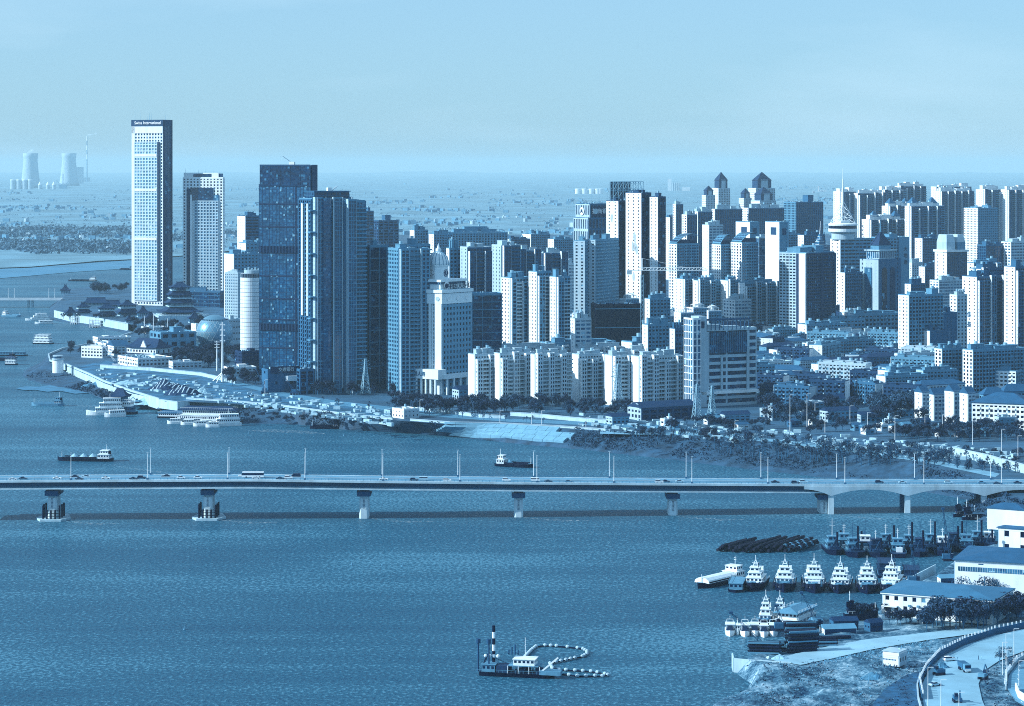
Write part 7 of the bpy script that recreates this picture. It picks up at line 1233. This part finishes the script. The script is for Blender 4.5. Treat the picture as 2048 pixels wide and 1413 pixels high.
# buildings here
def fgb(name, label, xl, xm, xr, yt, yb, th, st, left, hip=None, rm=RBLU, n=0, par=WH):
    Cc, t, W, D = fit(xl, xm, xr, yb, th, z=ZF); b = Bld(name, label, 'building', Cc, t); z1 = b.ztop(yt); W = max(7, min(W, 40)); D = min(D, 90); B = (0, W, 0, D); block(b, B, 0, z1, st, left)
    if hip: b.p('hip_roof', rm).hip(*B, z1 + .7, hip, 1.0)
    else: roof(b, B, z1, par=par, n=n)
    b.B = B; b.z1 = z1; return b
b = fgb('harbour_office', 'long white two-storey harbour office under a dark hipped roof', 1766, 1985, 2025, 1204, 1250, 64, S(wall=W2, gl=GD, bay=4, fh=4.0, pier=.6, span=.5), S(wall=WH, gl=GD, bay=3.8, fh=4.0, pier=.56, span=.46, proud=.25), hip=2.4, rm=mat('slate roof', .28, var=.15, scale=.15)); B, z1 = b.B, b.z1; b.p('cornice', WH).box(-.9, B[1] + .9, -.9, B[3] + .9, z1 - .1, z1 + .6)
for k in range(4): MB().box(-.9, -.25, B[3] * (.5 + .08 * k), B[3] * (.5 + .08 * k) + 1.1, z1 * .5, z1 * .5 + .8).obj('air_conditioner', W3, b.o)
MB().box(-2.2, 0, B[3] * .86, B[3], z1 * .45, z1 * .5).obj('porch_canopy', WH, b.o); MB().box(-2.0, -1.6, B[3] * .98, B[3], 0, z1 * .45).obj('porch_column', WH, b.o); b.done()
b = fgb('harbour_warehouse', 'white warehouse with ribbed dark roof and window strip, right edge', 1910, 2120, 2180, 1133, 1194, 70, S(wall=W2, gl=GM, bay=6, fh=8, pier=.5, span=.6), S(wall=WH, gl=WH, bay=20, fh=12, pier=.9, span=.9, proud=.05), hip=3.2, rm=RBLU); B, z1 = b.B, b.z1; b.p('window_strip', GM).box(-.3, -.08, B[3] * .02, B[3] * .97, z1 * .68, z1 * .82); q = b.p('strip_mullion', W2, True)
for i in range(40): q.box(-.36, -.3, B[3] * (.02 + .0237 * i), B[3] * (.02 + .0237 * i) + .2, z1 * .68, z1 * .82)
b.done()
b = fgb('harbour_block', 'tall white stepped harbour block at the right edge', 1998, 2062, 2100, 1062, 1122, 60, S(wall=W2, gl=GD, bay=8, fh=6, pier=.6, span=.5), S(wall=WH, gl=GD, bay=7, fh=6, pier=.7, span=.5), hip=2.5); MB().box(2, 14, 4, 22, b.z1 - 1, b.z1 + 9).obj('upper_block', WH, b.o); MB().hip(2, 14, 4, 22, b.z1 + 9.3, 2, .5).obj('upper_roof', RBLU, b.o); b.done()
b = fgb('site_hut', 'small white flat-roofed hut with wall writing on the rough ground', 1767, 1797, 1811, 1313, 1334, 58, S(wall=W2, gl=GD, bay=2.5, fh=3, pier=.5, span=.4), S(wall=WH, gl=WH, bay=9, fh=5, pier=.9, span=.9, proud=.05)); B, z1 = b.B, b.z1; b.p('roof_slab', W2).box(-.5, B[1] + .5, -.5, B[3] + .5, z1 + 1.4, z1 + 1.6); q = b.p('wall_writing', W4, True)
for i in range(9): q.box(-.13, -.1, 1 + i * .6, 1.38 + i * .6, z1 * .55, z1 * .55 + .45)
b.done()
for a in [(1660, 1668, 1716, 1246, 1262, 'long dark timber shed on the quay, left'), (1735, 1741, 1765, 1250, 1264, 'small dark shed with slate roof on the quay'), (1640, 1650, 1712, 1262, 1272, 'low blue pontoon-like shed by the quay track'), (1622, 1630, 1645, 1246, 1258, 'white-doored container stack on the quay'), (1838, 1846, 1868, 1240, 1250, 'small white pump hut under the trees'), (1875, 1882, 1925, 1160, 1174, 'low white wall shed left of the bare trees')]:
    dk = 'dark' in a[5]; Cc, t, W, D = fit(a[0], a[1], a[2], a[4], None, z=ZF); b = Bld('quay_shed', a[5], 'building', Cc, t); z1 = max(1.5, b.ztop(a[3])); D = max(4, min(D, 14)); block(b, (0, W, 0, D), 0, z1, S(wall=RUSTY if dk else W5, gl=DARK, bay=2.5, fh=3, pier=.4, span=.5, proud=.15), S(wall=W4 if dk else WH, gl=DARK, bay=2.5, fh=3, pier=.5, span=.5, proud=.15)); b.p('pitched_roof', RTIL if dk else W3).gable(0, W, 0, D, z1 + .62, 1.4, .4); b.done()
# timber and sheet-pile stacks
rr = random.Random(31); beam = MB().box(-6, 6, -.28, .28, 0, .5).mesh(mat('dark timber', .05, var=.5, scale=.7)); beam2 = MB().box(-6, 6, -.28, .28, 0, .5).mesh(W3)
for nm, x, y, layers, wd_, lb in (('timber_stack', 1528, 1306, 7, 5, 'stack of dark beams at the quay corner'), ('timber_stack', 1603, 1302, 13, 6, 'tall stack of dark beams with pale edges'), ('timber_stack', 1560, 1300, 6, 4, 'low beam stack left of the tall one'), ('timber_stack', 1600, 1268, 8, 5, 'beam stack behind the tall one'), ('timber_stack', 1642, 1290, 4, 6, 'flat beam pile beside the quay track'), ('timber_stack', 1668, 1280, 3, 5, 'low dark pile at the quay track bend')):
    t_ = thing(nm, lb, 'stack', G(x, y, ZF), R(rr.uniform(-8, 14)), 'beam stacks on the quay')
    for k in range(layers):
        for j in range(wd_ if k % 2 == 0 else 2):
            o = link('beam', beam2 if rr.random() < .3 else beam, t_); o.location = (rr.uniform(-.6, .6), (j - wd_ / 2) * .75 + rr.uniform(-.1, .1) if k % 2 == 0 else (j - .5) * wd_ * .5, k * .62)
            o.rotation_euler = (0, 0, R(rr.uniform(-2, 2)))
def qcrane(label, x, yb, tipx, tipy):
    t_ = thing('crawler_crane', label, 'crane', G(x, yb, ZF)); s_ = SC(yb, ZF); MB().box(-2.4, 2.4, -1.8, -1, 0, 1).obj('track', RUB, t_); MB().box(-2.4, 2.4, 1, 1.8, 0, 1).obj('track', RUB, t_); MB().box(-2.6, 2.2, -1.5, 1.5, 1.1, 3.2).obj('house', W4, t_); MB().box(.8, 2.3, -1.7, -.5, 1.6, 3.6).obj('cab', CG, t_); a0 = Vector((1, 0, 2)); e_ = Vector(((tipx - x) / s_, 0, (yb - tipy) / s_)); q = MB(); d_ = (e_ - a0); L_ = d_.length; d_.normalize(); nn = d_.cross(Vector((0, 1, 0))) * .5; k = int(L_ / 1.4)
    for sg in (1, -1):
        for yy in (-.45, .45): q.bar(a0 + nn * sg + Vector((0, yy, 0)), e_ + nn * .3 * sg + Vector((0, yy * .4, 0)), .12)
    for i in range(k): q.bar(a0 + d_ * (L_ * i / k) + nn * (1 if i % 2 else -1), a0 + d_ * (L_ * (i + 1) / k) - nn * (1 if i % 2 else -1), .08)
    q.obj('lattice_boom', STLD, t_); q = MB(); q.bar((-2, 0, 3.2), (-1, 0, 7), .14); q.bar((-1, 0, 7), e_, .05); q.bar(e_, e_ - Vector((0, 0, L_ * .35)), .05); q.obj('rigging', STLD, t_); MB().box(e_.x - .7, e_.x + .7, -.4, .4, e_.z - .4, e_.z + .5).obj('boom_head', STLD, t_)
qcrane('dark crawler crane with boom leaning left at the quay corner', 1524, 1302, 1462, 1226); qcrane('dark crawler crane with tall boom behind the beam stacks', 1630, 1256, 1603, 1186); qcrane('dark crane with short boom behind the white houseboat', 1562, 1262, 1552, 1212); qcrane('tall harbour crane rising above the work vessels', 1896, 1122, 1886, 1018); qcrane('rusty harbour crane by the quay edge', 1828, 1168, 1822, 1092)
house_boat('white floating office with railed deck behind the beam stacks', 1592, 1250, 62, 26, 11, 2, W3)
def patrol(label, x, y):
    t_ = boat('patrol_boat', label, 'boat', x, y, -95, 13, 4.2, 1.7, PWH, PWH, 'white patrol boats at the quay', bow=.4, sheer=.7); cabin(t_, -4, 1.5, 1.7, 1.8, 3.9, PWH); MB().prism([(1.5, -1.6), (3.4, -1.2), (3.4, 1.2), (1.5, 1.6)], 1.8, 3.6, k=.7).obj('windscreen', CG, t_); q = MB(); [q.bar((-1, s * 1.4, 4), (-.4, s * 1.2, 5.9), .12) for s in (1, -1)]; q.bar((-.4, -1.2, 5.9), (-.4, 1.2, 5.9), .12); q.obj('radar_arch', PWH, t_); mast(t_, -.4, 5.9, 1.6, r_=.06, bars=1)
for i, (x, y) in enumerate([(1460, 1268), (1490, 1269), (1510, 1268), (1528, 1270), (1546, 1269)]): patrol(ORD[i] + ' white patrol boat in the quay row', x, y)
cruiser('tiny white launch between first and second patrol boats', 1475, 1268, -95, 6, 2.2, 1); tug('white work tug behind the patrol boats, left', 1532, 1252, -100, .62, 1); tug('white work tug behind the patrol boats, right', 1560, 1250, -100, .6)
for o in [o for o in sc.objects if o.get('label', '').startswith('white work tug')]: o['group'] = 'work tugs behind the patrol boats'
t_ = boat('beached_boat', 'small white dinghy ashore beside the dark sheds', 'boat', 1778, 1262, 8, 9, 2.6, 1.2, PWH, PGR); t_.location.z = ZF + .6
cargo('dark two-masted boat ashore right of the long dark shed', 1722, 1262, 5, 14, 4, 0, wh=PBK).location.z = ZF + .4
house_boat('rusty work barge with cabin right behind the tugboat row', 1772, 1150, -96, 22, 9, 2, m=RUSTY); house_boat('rusty work barge at the concrete quay edge', 1822, 1152, -96, 18, 8, 1, m=RUSTY)
# site vehicles and people
WK = [mat('worker cloth dark', .1, var=0), mat('worker cloth pale', .6, var=0)]
def dump(label, x, y, rz):
    t_ = thing('dump_truck', label, 'truck', G(x, y, ZF + .06), R(rz)); MB().box(1.8, 4.0, -1.2, 1.2, .8, 3.0).obj('cab', PGR, t_); MB().box(3.98, 4.06, -1.0, 1.0, 1.8, 2.7).obj('windscreen', CG, t_); MB().box(4.0, 4.2, -1.1, 1.1, .6, 1.3).obj('bumper', WH, t_); q = MB(); q.prism([(-4.2, -1.25), (1.6, -1.25), (1.6, 1.25), (-4.2, 1.25)], 1.2, 2.9, k=1.06); q.obj('tipper_body', W4, t_); MB().box(-4.2, 3.6, -.6, .6, .7, 1.15).obj('chassis', RUB, t_)
    for xx in (-3.2, -1.9, 2.8):
        for yy in (-1.05, 1.05): o = link('wheel', wheel_m, t_); o.location = (xx, yy, .52); o.rotation_euler = (R(90), 0, 0); o.scale = (1.55, 1.55, 2)
dump('blue dump truck driving down the haul road', 1929, 1342, -82)
def digger(label, x, y, rz, arm=True):
    t_ = thing('excavator' if arm else 'wheel_loader', label, 'digger', G(x, y, ZF + .06), R(rz)); MB().box(-1.9, 1.9, -1.4, -.8, 0, .9).obj('track', RUB, t_); MB().box(-1.9, 1.9, .8, 1.4, 0, .9).obj('track', RUB, t_); MB().box(-2, 1.3, -1.2, 1.2, .95, 2.1).obj('body', W3 if arm else W4, t_); MB().box(.2, 1.4, -1.1, .1, 2.1, 3.2).obj('cab', CG, t_); q = MB(); q.bar((1.2, .4, 1.8), (3.6, .4, 4.6), .25); q.bar((3.6, .4, 4.6), (5.6, .4, 2.4), .2); q.obj('arm', W4, t_); MB().prism([(5.2, -.1), (6.2, -.1), (6.2, .9), (5.2, .9)], 1.4, 2.4, k=.7).obj('bucket', STLD, t_)
digger('wheel loader parked by the retaining wall', 1878, 1350, 200, False); digger('excavator on the haul road edge', 1966, 1358, 60); digger('small roller machine low on the haul road', 1914, 1404, -90, False); digger('excavator digging on the far bank below the flood wall', 275, 806, 160)
car('suv', 'white', 'white car parked under the curved retaining wall', G(1899, 1322, ZF + .06), R(20), 'vehicles on the haul road'); car('sedan', 'silver', 'silver car parked in the shade near the loader', G(1870, 1372, ZF + .06), R(30), 'vehicles on the haul road')
def person(label, P_, rz, m):
    me = bpy.data.meshes.new('person'); vs_ = [(0, 0, .95), (0, 0, 1.2), (0, 0, 1.42), (0, 0, 1.52), (0, 0, 1.68), (.1, 0, .9), (.12, .05, .5), (.12, 0, .06), (-.1, 0, .9), (-.13, -.08, .5), (-.12, -.02, .06), (.2, 0, 1.4), (.27, .03, 1.12), (.25, .12, .88), (-.2, 0, 1.4), (-.27, 0, 1.12), (-.26, .1, .88), (.12, .16, .03), (-.12, .13, .03)]
    me.from_pydata(vs_, [(0, 1), (1, 2), (2, 3), (3, 4), (0, 5), (5, 6), (6, 7), (0, 8), (8, 9), (9, 10), (2, 11), (11, 12), (12, 13), (2, 14), (14, 15), (15, 16), (7, 17), (10, 18)], [])
    o = link('person', me, None, P_, rz, None, label, 'person'); me.materials.append(m); md = o.modifiers.new('skin', 'SKIN'); me.skin_vertices.new(name='') if not me.skin_vertices else None
    rd_ = [.15, .15, .16, .06, .115, .1, .075, .05, .1, .075, .05, .06, .05, .035, .06, .05, .035, .035, .035]
    for i, r_ in enumerate(rd_): me.skin_vertices[0].data[i].radius = (r_, r_ * .8)
    me.skin_vertices[0].data[0].use_root = True; o.modifiers.new('sub', 'SUBSURF').render_levels = 1; o.modifiers['sub'].levels = 1
for i, (x, y) in enumerate([(1908, 1322), (1915, 1322), (1957, 1320), (1963, 1321)]): person(['person in dark clothes standing beside the white car', 'person in pale clothes standing behind the one at the white car', 'person in dark clothes walking alone on the haul road', 'person in pale clothes walking right of the other on the haul road'][i], G(x, y, ZF + .06), R(40 * i), WK[i % 2])
for i, (x, yb, yt) in enumerate([(2005, 1350, 1285), (2012, 1330, 1268), (2028, 1320, 1258), (2014, 1368, 1300), (2038, 1385, 1322), (1882, 1420, 1360), (1856, 1416, 1335), (1918, 1425, 1385)]):
    t_ = pole('road_lamp', ['slim white road lamp, ' + k_ for k_ in ('leftmost of the bend cluster', 'second of the bend cluster', 'tallest of the bend cluster', 'fourth, by the asphalt kerb', 'fifth, beside the asphalt lane', 'standing on the lower haul road', 'next to the curved wall end', 'at the bottom picture edge')][i], x, yb, yt, .14, z=ZF)
    h_ = (yb - yt) / SC(yb, ZF); MB().box(0, 1.9, -.1, .1, h_ - .1, h_ + .08).obj('lamp_arm', WH, t_)
heap('sand_mound', 'dark spoil heap by the haul road wall', 1885, 1338, 34, 12, DIRT, z=ZF, seed=9); heap('sand_mound', 'pale earth heap beside the beam stacks', 1562, 1320, 36, 9, SAND, z=ZF, seed=10); heap('sand_mound', 'earth heap in the middle of the rough ground', 1750, 1360, 50, 12, DIRT, z=ZF - .5, seed=12); heap('sand_mound', 'earth heap before the warehouse wall', 1965, 1196, 70, 12, SAND, z=ZF - .3, seed=13); heap('sand_mound', 'spoil heap right below the concrete quay', 1880, 1190, 70, 8, DIRT, z=ZF - .3, seed=14)
rb = MB(); rr = random.Random(77)
def hz_at(x, y):
    i, j = int((x - gx[0]) / 1.5), int((y - gy[0]) / 1.5)
    return float(Z[j, i]) if 0 <= i < nx and 0 <= j < ny else ZF
for i in range(3200):
    if i < 1900: u_ = rr.random(); x = 1620 + u_ * 260; y = 1322 - u_ * 36 + rr.gauss(0, 5 + 4 * u_)
    else: x = rr.uniform(1420, 1850); y = rr.uniform(1330, 1413)
    P_ = G(x, y, ZF)
    if sdist(np.array([P_.x]), np.array([P_.y]), A2)[0] < 2 if i >= 1900 else False: continue
    s_ = abs(rr.gauss(.16, .14)) + .08; z = hz_at(P_.x, P_.y); M_ = Matrix.Translation((P_.x, P_.y, z)) @ Matrix.Rotation(rr.uniform(0, 6), 4, Vector((rr.random(), rr.random(), 1)).normalized()); rb.add([tuple(M_ @ Vector((a * s_ * 1.3, c * s_, e_ * s_ * .8))) for a, c, e_ in ((-1, 0, 0), (0, -1, .1), (1, 0, 0), (0, 1, 0), (0, 0, 1), (0, 0, -.6))], [(0, 1, 4), (1, 2, 4), (2, 3, 4), (3, 0, 4), (1, 0, 5), (2, 1, 5), (3, 2, 5), (0, 3, 5)])
rb.obj('rubble_stones', W3, kind='stuff', label='pale rubble stones strewn beside the quay track')
gr = MB(); rr = random.Random(5)
for i in range(1500):
    x, y = rr.uniform(1400, 2040), rr.uniform(1325, 1413)
    if noise.noise(Vector((x * .012, y * .03, 0))) < -.05: continue
    P_ = G(x, y, ZF); 
    if flat.shape and sdist(np.array([P_.x]), np.array([P_.y]), A2)[0] < 3: continue
    if max(sdist(np.array([P_.x]), np.array([P_.y]), poly_w(q_))[0] for q_ in (R2, R3)) > 0: continue
    P_.z = hz_at(P_.x, P_.y); tuft(gr, P_, .8, .8, 5, rr)
gr.obj('scrub', LEAF[0], kind='stuff', label='low dark scrub over the rough foreground ground')
# ------------------------------------------------------------------ trees
def tree_meshes(seed, h, w_, leaves, size, lobes=7, bare=False):
    rr_ = random.Random(seed); tk = MB(); th_ = h * (.32 if not bare else .95); tk.bar((0, 0, -.4), (0, 0, th_), h * .03, 7, h * .017); ends = []
    for i in range(lobes):
        a = 2 * math.pi * i / lobes + rr_.uniform(-.4, .4); z0 = th_ * rr_.uniform(.55, 1); e_ = Vector((math.cos(a) * w_ * rr_.uniform(.2, .42), math.sin(a) * w_ * rr_.uniform(.2, .42), h * rr_.uniform(.48, .86))); tk.bar((0, 0, z0), e_, h * .014, 5, h * .005); ends.append(e_)
    ends.append(Vector((0, 0, h * .86))); cr_ = MB()
    for i in range(leaves):
        c_ = rr_.choice(ends); r_ = w_ * rr_.uniform(.17, .25); v_ = Vector((rr_.gauss(0, 1), rr_.gauss(0, 1), rr_.gauss(0, .85))).normalized() * r_ * (rr_.random() ** .4); P_ = c_ + v_; s_ = size * rr_.uniform(.6, 1.3)
        nrm = (v_ + Vector((rr_.gauss(0, .4), rr_.gauss(0, .4), rr_.gauss(.25, .4))) * r_).normalized(); u_ = nrm.orthogonal().normalized(); w2 = nrm.cross(u_); a = rr_.uniform(0, 6.28); d1 = (u_ * math.cos(a) + w2 * math.sin(a)) * s_; d2 = (w2 * math.cos(a) - u_ * math.sin(a)) * s_ * .7
        cr_.add([tuple(P_ - d1), tuple(P_ - d2 * .8 + nrm * s_ * .15), tuple(P_ + d1), tuple(P_ + d2 * .8 + nrm * s_ * .15)], [(0, 1, 2, 3)])
    return tk.mesh(BARK), cr_
BIG = []
for k in range(6): tk, cr_ = tree_meshes(k, 10, 8.5, 620, .55, 8); BIG.append((tk, [cr_.mesh(m_) for m_ in LEAF]))
SAP = []
for k in range(4): tk, cr_ = tree_meshes(40 + k, 7, 3.4, 90, .34, 6, True); SAP.append((tk, [cr_.mesh(m_) for m_ in LEAF]))
BARE = []
for k in range(3): tk, cr_ = tree_meshes(60 + k, 9, 8, 170, .4, 12, True); BARE.append((tk, [cr_.mesh(m_) for m_ in LEAF]))
rr = random.Random(99); TREES = []
def tree(kind, label, P_, s_, tone=0, group=None, name='tree'):
    tk, cr_ = kind[rr.randrange(len(kind))]; sx = s_ * rr.uniform(.85, 1.15); TREES.append((s_ * (10 if kind is BIG else 6) * F / P_.y, name, label, P_, rr.uniform(0, 6.28), group, sx, s_, tk, cr_[tone], tone))
def grove(kind, label, x0, x1, y0, y1, n_, s0, s1, tones=(0, 0, 1), z=ZC, name='tree', slope=0):
    c_ = t_ = 0
    while c_ < n_ and t_ < n_ * 8:
        t_ += 1; x = rr.uniform(x0, x1); y = rr.uniform(y0, y1) + slope * (x - x0); P_ = G(x, y, z)
        if n_ > 50 and noise.noise(Vector((x * .018, y * .06, len(label)))) < -.12: continue
        if z == ZC and not clear(P_.x, P_.y, 0): continue
        tree(kind, label, P_, rr.uniform(s0, s1), rr.choice(tones), label + ' group', name); c_ += 1
grove(BIG, 'dense dark tree in the belt between clock building and riverside road', 780, 960, 806, 828, 34, .8, 1.25, slope=.06); grove(BIG, 'leafy tree in front of the long riverside flats', 955, 1145, 812, 832, 34, .75, 1.15, (0, 1, 1)); grove(BIG, 'leafy tree between the riverside flats and the brick warehouse', 1140, 1260, 816, 838, 20, .7, 1.1, (0, 1)); grove(BIG, 'dark tree behind the right headland trees by the far bridge', 180, 255, 580, 588, 16, .9, 1.4); grove(BIG, 'garden tree around the river pagoda', 262, 440, 646, 676, 46, .7, 1.15, (0, 0, 1)); grove(BIG, 'dark tree in the belt below the metal sphere', 346, 485, 706, 738, 46, .9, 1.3, (0,)); grove(BIG, 'dark tree at the foot of the glass towers', 600, 790, 784, 792, 18, .7, 1.2, (0,)); grove(BIG, 'tree near the bank building forecourt', 455, 520, 758, 776, 12, .8, 1.2, (0,)); grove(BIG, 'tree on the headland beside the curved road', 130, 240, 695, 715, 12, .6, .95, (0,)); grove(BIG, 'tree in the low estate beside the old walk-up flats', 1510, 1860, 795, 852, 70, .8, 1.4, (0, 0, 1)); grove(BIG, 'tree on the wooded knoll left of the gabled flats', 1745, 1832, 806, 836, 26, 1.0, 1.5, (1, 1, 2)); grove(BIG, 'tree along the road before the gabled flats', 1800, 2046, 852, 885, 46, .6, 1.0, (0, 1, 1)); grove(BIG, 'tree below the flood wall gardens, beside the pavilions', 120, 300, 636, 640, 10, .5, .8, (0, 1)); grove(BIG, 'shrub on the embankment slope below the white wall', 380, 760, 826, 838, 22, .25, .5, (0,), z=4, name='shrub', slope=.045)
grove(BIG, 'bushy tree among the low huts behind the park', 1300, 2040, 842, 866, 70, .45, .95, (0, 0, 1), slope=.03); grove(BIG, 'bushy tree on the upper park edge of the right bank', 1280, 2040, 862, 884, 60, .3, .65, (0, 1), slope=.06, z=9); grove(SAP, 'thin young park tree near the terrace steps', 1150, 1290, 862, 885, 34, .7, 1.1, (0, 1), z=5); grove(SAP, 'thin young park tree on the broad right bank', 1260, 1990, 868, 892, 120, .8, 1.3, (0, 1, 1), slope=.08, z=8); grove(SAP, 'thin young park tree close behind the bridge railing', 1480, 2040, 898, 912, 110, .9, 1.4, (0, 1, 1), slope=.085, z=7); grove(BARE, 'spreading park tree with loose crown on the right bank', 1360, 2040, 868, 885, 60, .6, .95, (0, 0, 1), slope=.08, z=8); grove(SAP, 'roadside sapling along the riverside road', 480, 1100, 790, 800, 40, .5, .8, (0, 1), slope=.085)
grove(BIG, 'round dark tree in the row left of the harbour office', 1700, 1775, 1230, 1240, 9, .5, .62, (0,), z=ZF); grove(BIG, 'small round tree before the harbour office windows', 1778, 1850, 1244, 1252, 9, .5, .62, (0,), z=ZF); grove(BIG, 'large dark tree in front of the harbour office right half', 1850, 1990, 1248, 1260, 16, .85, 1.2, (0, 0, 1), z=ZF); grove(BIG, 'large dark tree at the right edge by the harbour office', 1995, 2060, 1232, 1250, 9, .8, 1.1, (0,), z=ZF); grove(BARE, 'loose-crowned tree before the white warehouse wall', 1890, 2050, 1178, 1196, 12, .7, 1.0, (0, 1), z=ZF); grove(BARE, 'scrubby tree on the strip between haul road and asphalt', 1985, 2040, 1310, 1345, 6, .35, .6, (0,), z=ZF)
TREES.sort(key=lambda a: -a[0]); VA, FA, MI, off = [], [], [], 0
for i, (_, name, label, P_, rz, group, sx, s_, tk, cr_, tone) in enumerate(TREES):
    if i < 300:
        t_ = thing(name, label, 'tree' if name == 'tree' else 'shrub', P_, rz, group); t_.scale = (sx, sx, s_); link('trunk', tk, t_); link('crown', cr_, t_)
    else:
        c_, q_ = math.cos(rz), math.sin(rz); M_ = np.array([[c_ * sx, -q_ * sx, 0], [q_ * sx, c_ * sx, 0], [0, 0, s_]])
        for me, mi in ((tk, 0), (cr_, 1 + tone)):
            v_ = np.empty(len(me.vertices) * 3, np.float32); me.vertices.foreach_get('co', v_); v_ = v_.reshape(-1, 3) @ M_.T + np.array(P_)
            VA.append(v_); fs = [tuple(k + off for k in f.vertices) for f in me.polygons] if mi == 0 else None
            if fs is None: a_ = np.arange(len(v_)).reshape(-1, 4) + off; fs = list(map(tuple, a_.tolist()))
            FA += fs; MI += [mi] * len(fs); off += len(v_)
me = bpy.data.meshes.new('m'); me.from_pydata(np.concatenate(VA).tolist(), [], FA)
for m_ in [BARK] + LEAF: me.materials.append(m_)
me.polygons.foreach_set('material_index', MI); me.update(); link('park_trees', me, kind='stuff', label='mass of small trees on the far bank beyond those told apart')
for i, (x, yb, yt) in enumerate([(1000, 848, 822), (1063, 850, 825), (1083, 852, 822), (1172, 858, 835), (1650, 870, 830), (1735, 868, 825), (1790, 880, 832), (1850, 872, 830), (1885, 872, 830), (1945, 890, 842), (2003, 905, 860), (2036, 920, 872), (1580, 862, 790), (1614, 858, 788), (1630, 845, 805), (1700, 850, 812), (530, 790, 760), (840, 835, 800), (1320, 862, 838), (1470, 872, 842)]):
    t_ = pole('street_lamp', ORD[[1, 2, 3, 4, 9, 11, 12, 13, 14, 15, 16, 17, 7, 8, 18, 10, 0, 19, 5, 6][i]] + ' slender white lamp along the riverside road, counted from the left', x, yb, yt, .22)
    h_ = (yb - yt) / SC(yb, ZC); MB().box(0, 2.4, -.12, .12, h_ - .15, h_ + .1).obj('lamp_arm', WH, t_); t_['group'] = 'street lamps along the riverside road'; t_['category'] = 'street lamp'
gs = MB(); rr = random.Random(3)                       # ground cover on the park slopes
for i in range(7000):
    k = rr.randrange(len(sub)) if rr.random() < .3 else rr.randrange(int(len(sub) * .6), len(sub)); k = min(k, len(sub) - 2); f_ = rr.random(); a = sub[k][0].lerp(sub[k + 1][0], f_); c_ = sub[k][1].lerp(sub[k + 1][1], f_); q_ = rr.uniform(.15, 1.0); P_ = a.lerp(c_, q_); xp = CX + F * P_.x / P_.y
    if not (P_.y < 2250) or 880 < xp < 1142 or noise.noise(Vector((P_.x * .02, P_.y * .02, 9))) < -.1: continue
    tuft(gs, P_, 2.6, rr.uniform(1.0, 2.6), 6, rr)
gs.obj('bank_scrub', LEAF[1], kind='stuff', label='low scrub on the river bank slopes')

# every look-alike gets its place in the row
def nth(i):
    u = ['', 'first', 'second', 'third', 'fourth', 'fifth', 'sixth', 'seventh', 'eighth', 'ninth', 'tenth', 'eleventh', 'twelfth', 'thirteenth', 'fourteenth', 'fifteenth', 'sixteenth', 'seventeenth', 'eighteenth', 'nineteenth']; tn = ['', '', 'twenty', 'thirty', 'forty', 'fifty', 'sixty', 'seventy', 'eighty', 'ninety']; tt = ['', '', 'twentieth', 'thirtieth', 'fortieth', 'fiftieth', 'sixtieth', 'seventieth', 'eightieth', 'ninetieth']
    if i >= 100: return 'hundred-' + nth(i - 100) if i > 100 else 'hundredth'
    return u[i] if i < 20 else (tt[i // 10] if i % 10 == 0 else tn[i // 10] + '-' + u[i % 10])
rows_ = {}
for o in sc.objects:
    if o.parent is None and o.get('label') and o.get('group') and (o.name.startswith('walkup_flats') or o.name.startswith('tree') or o.name.startswith('shrub')): rows_.setdefault((o['group'], o['label']), []).append(o)
for (g, lb), os_ in rows_.items():
    if len(os_) < 2: continue
    for i, o in enumerate(sorted(os_, key=lambda o: o.location.x / o.location.y)): o['label'] = lb + ', ' + nth(i + 1) + ' rightwards'; o['group'] = g.replace(' (shared)', '').replace(' group', '')
# ------------------------------------------------------------------ the air
hz = bpy.data.materials.new('haze'); hz.use_nodes = True; n = hz.node_tree; n.nodes.remove(n.nodes['Principled BSDF'])
pv = n.nodes.new('ShaderNodeVolumePrincipled'); pv.inputs['Color'].default_value = (.53, .75, .83, 1); pv.inputs['Density'].default_value = .000034; pv.inputs['Anisotropy'].default_value = 0
n.links.new(pv.outputs[0], n.nodes['Material Output'].inputs['Volume'])
MB().box(-32000, 32000, -800, 62000, -3, 310).obj('haze', hz, kind='stuff', label='pale blue haze over the river and plain')
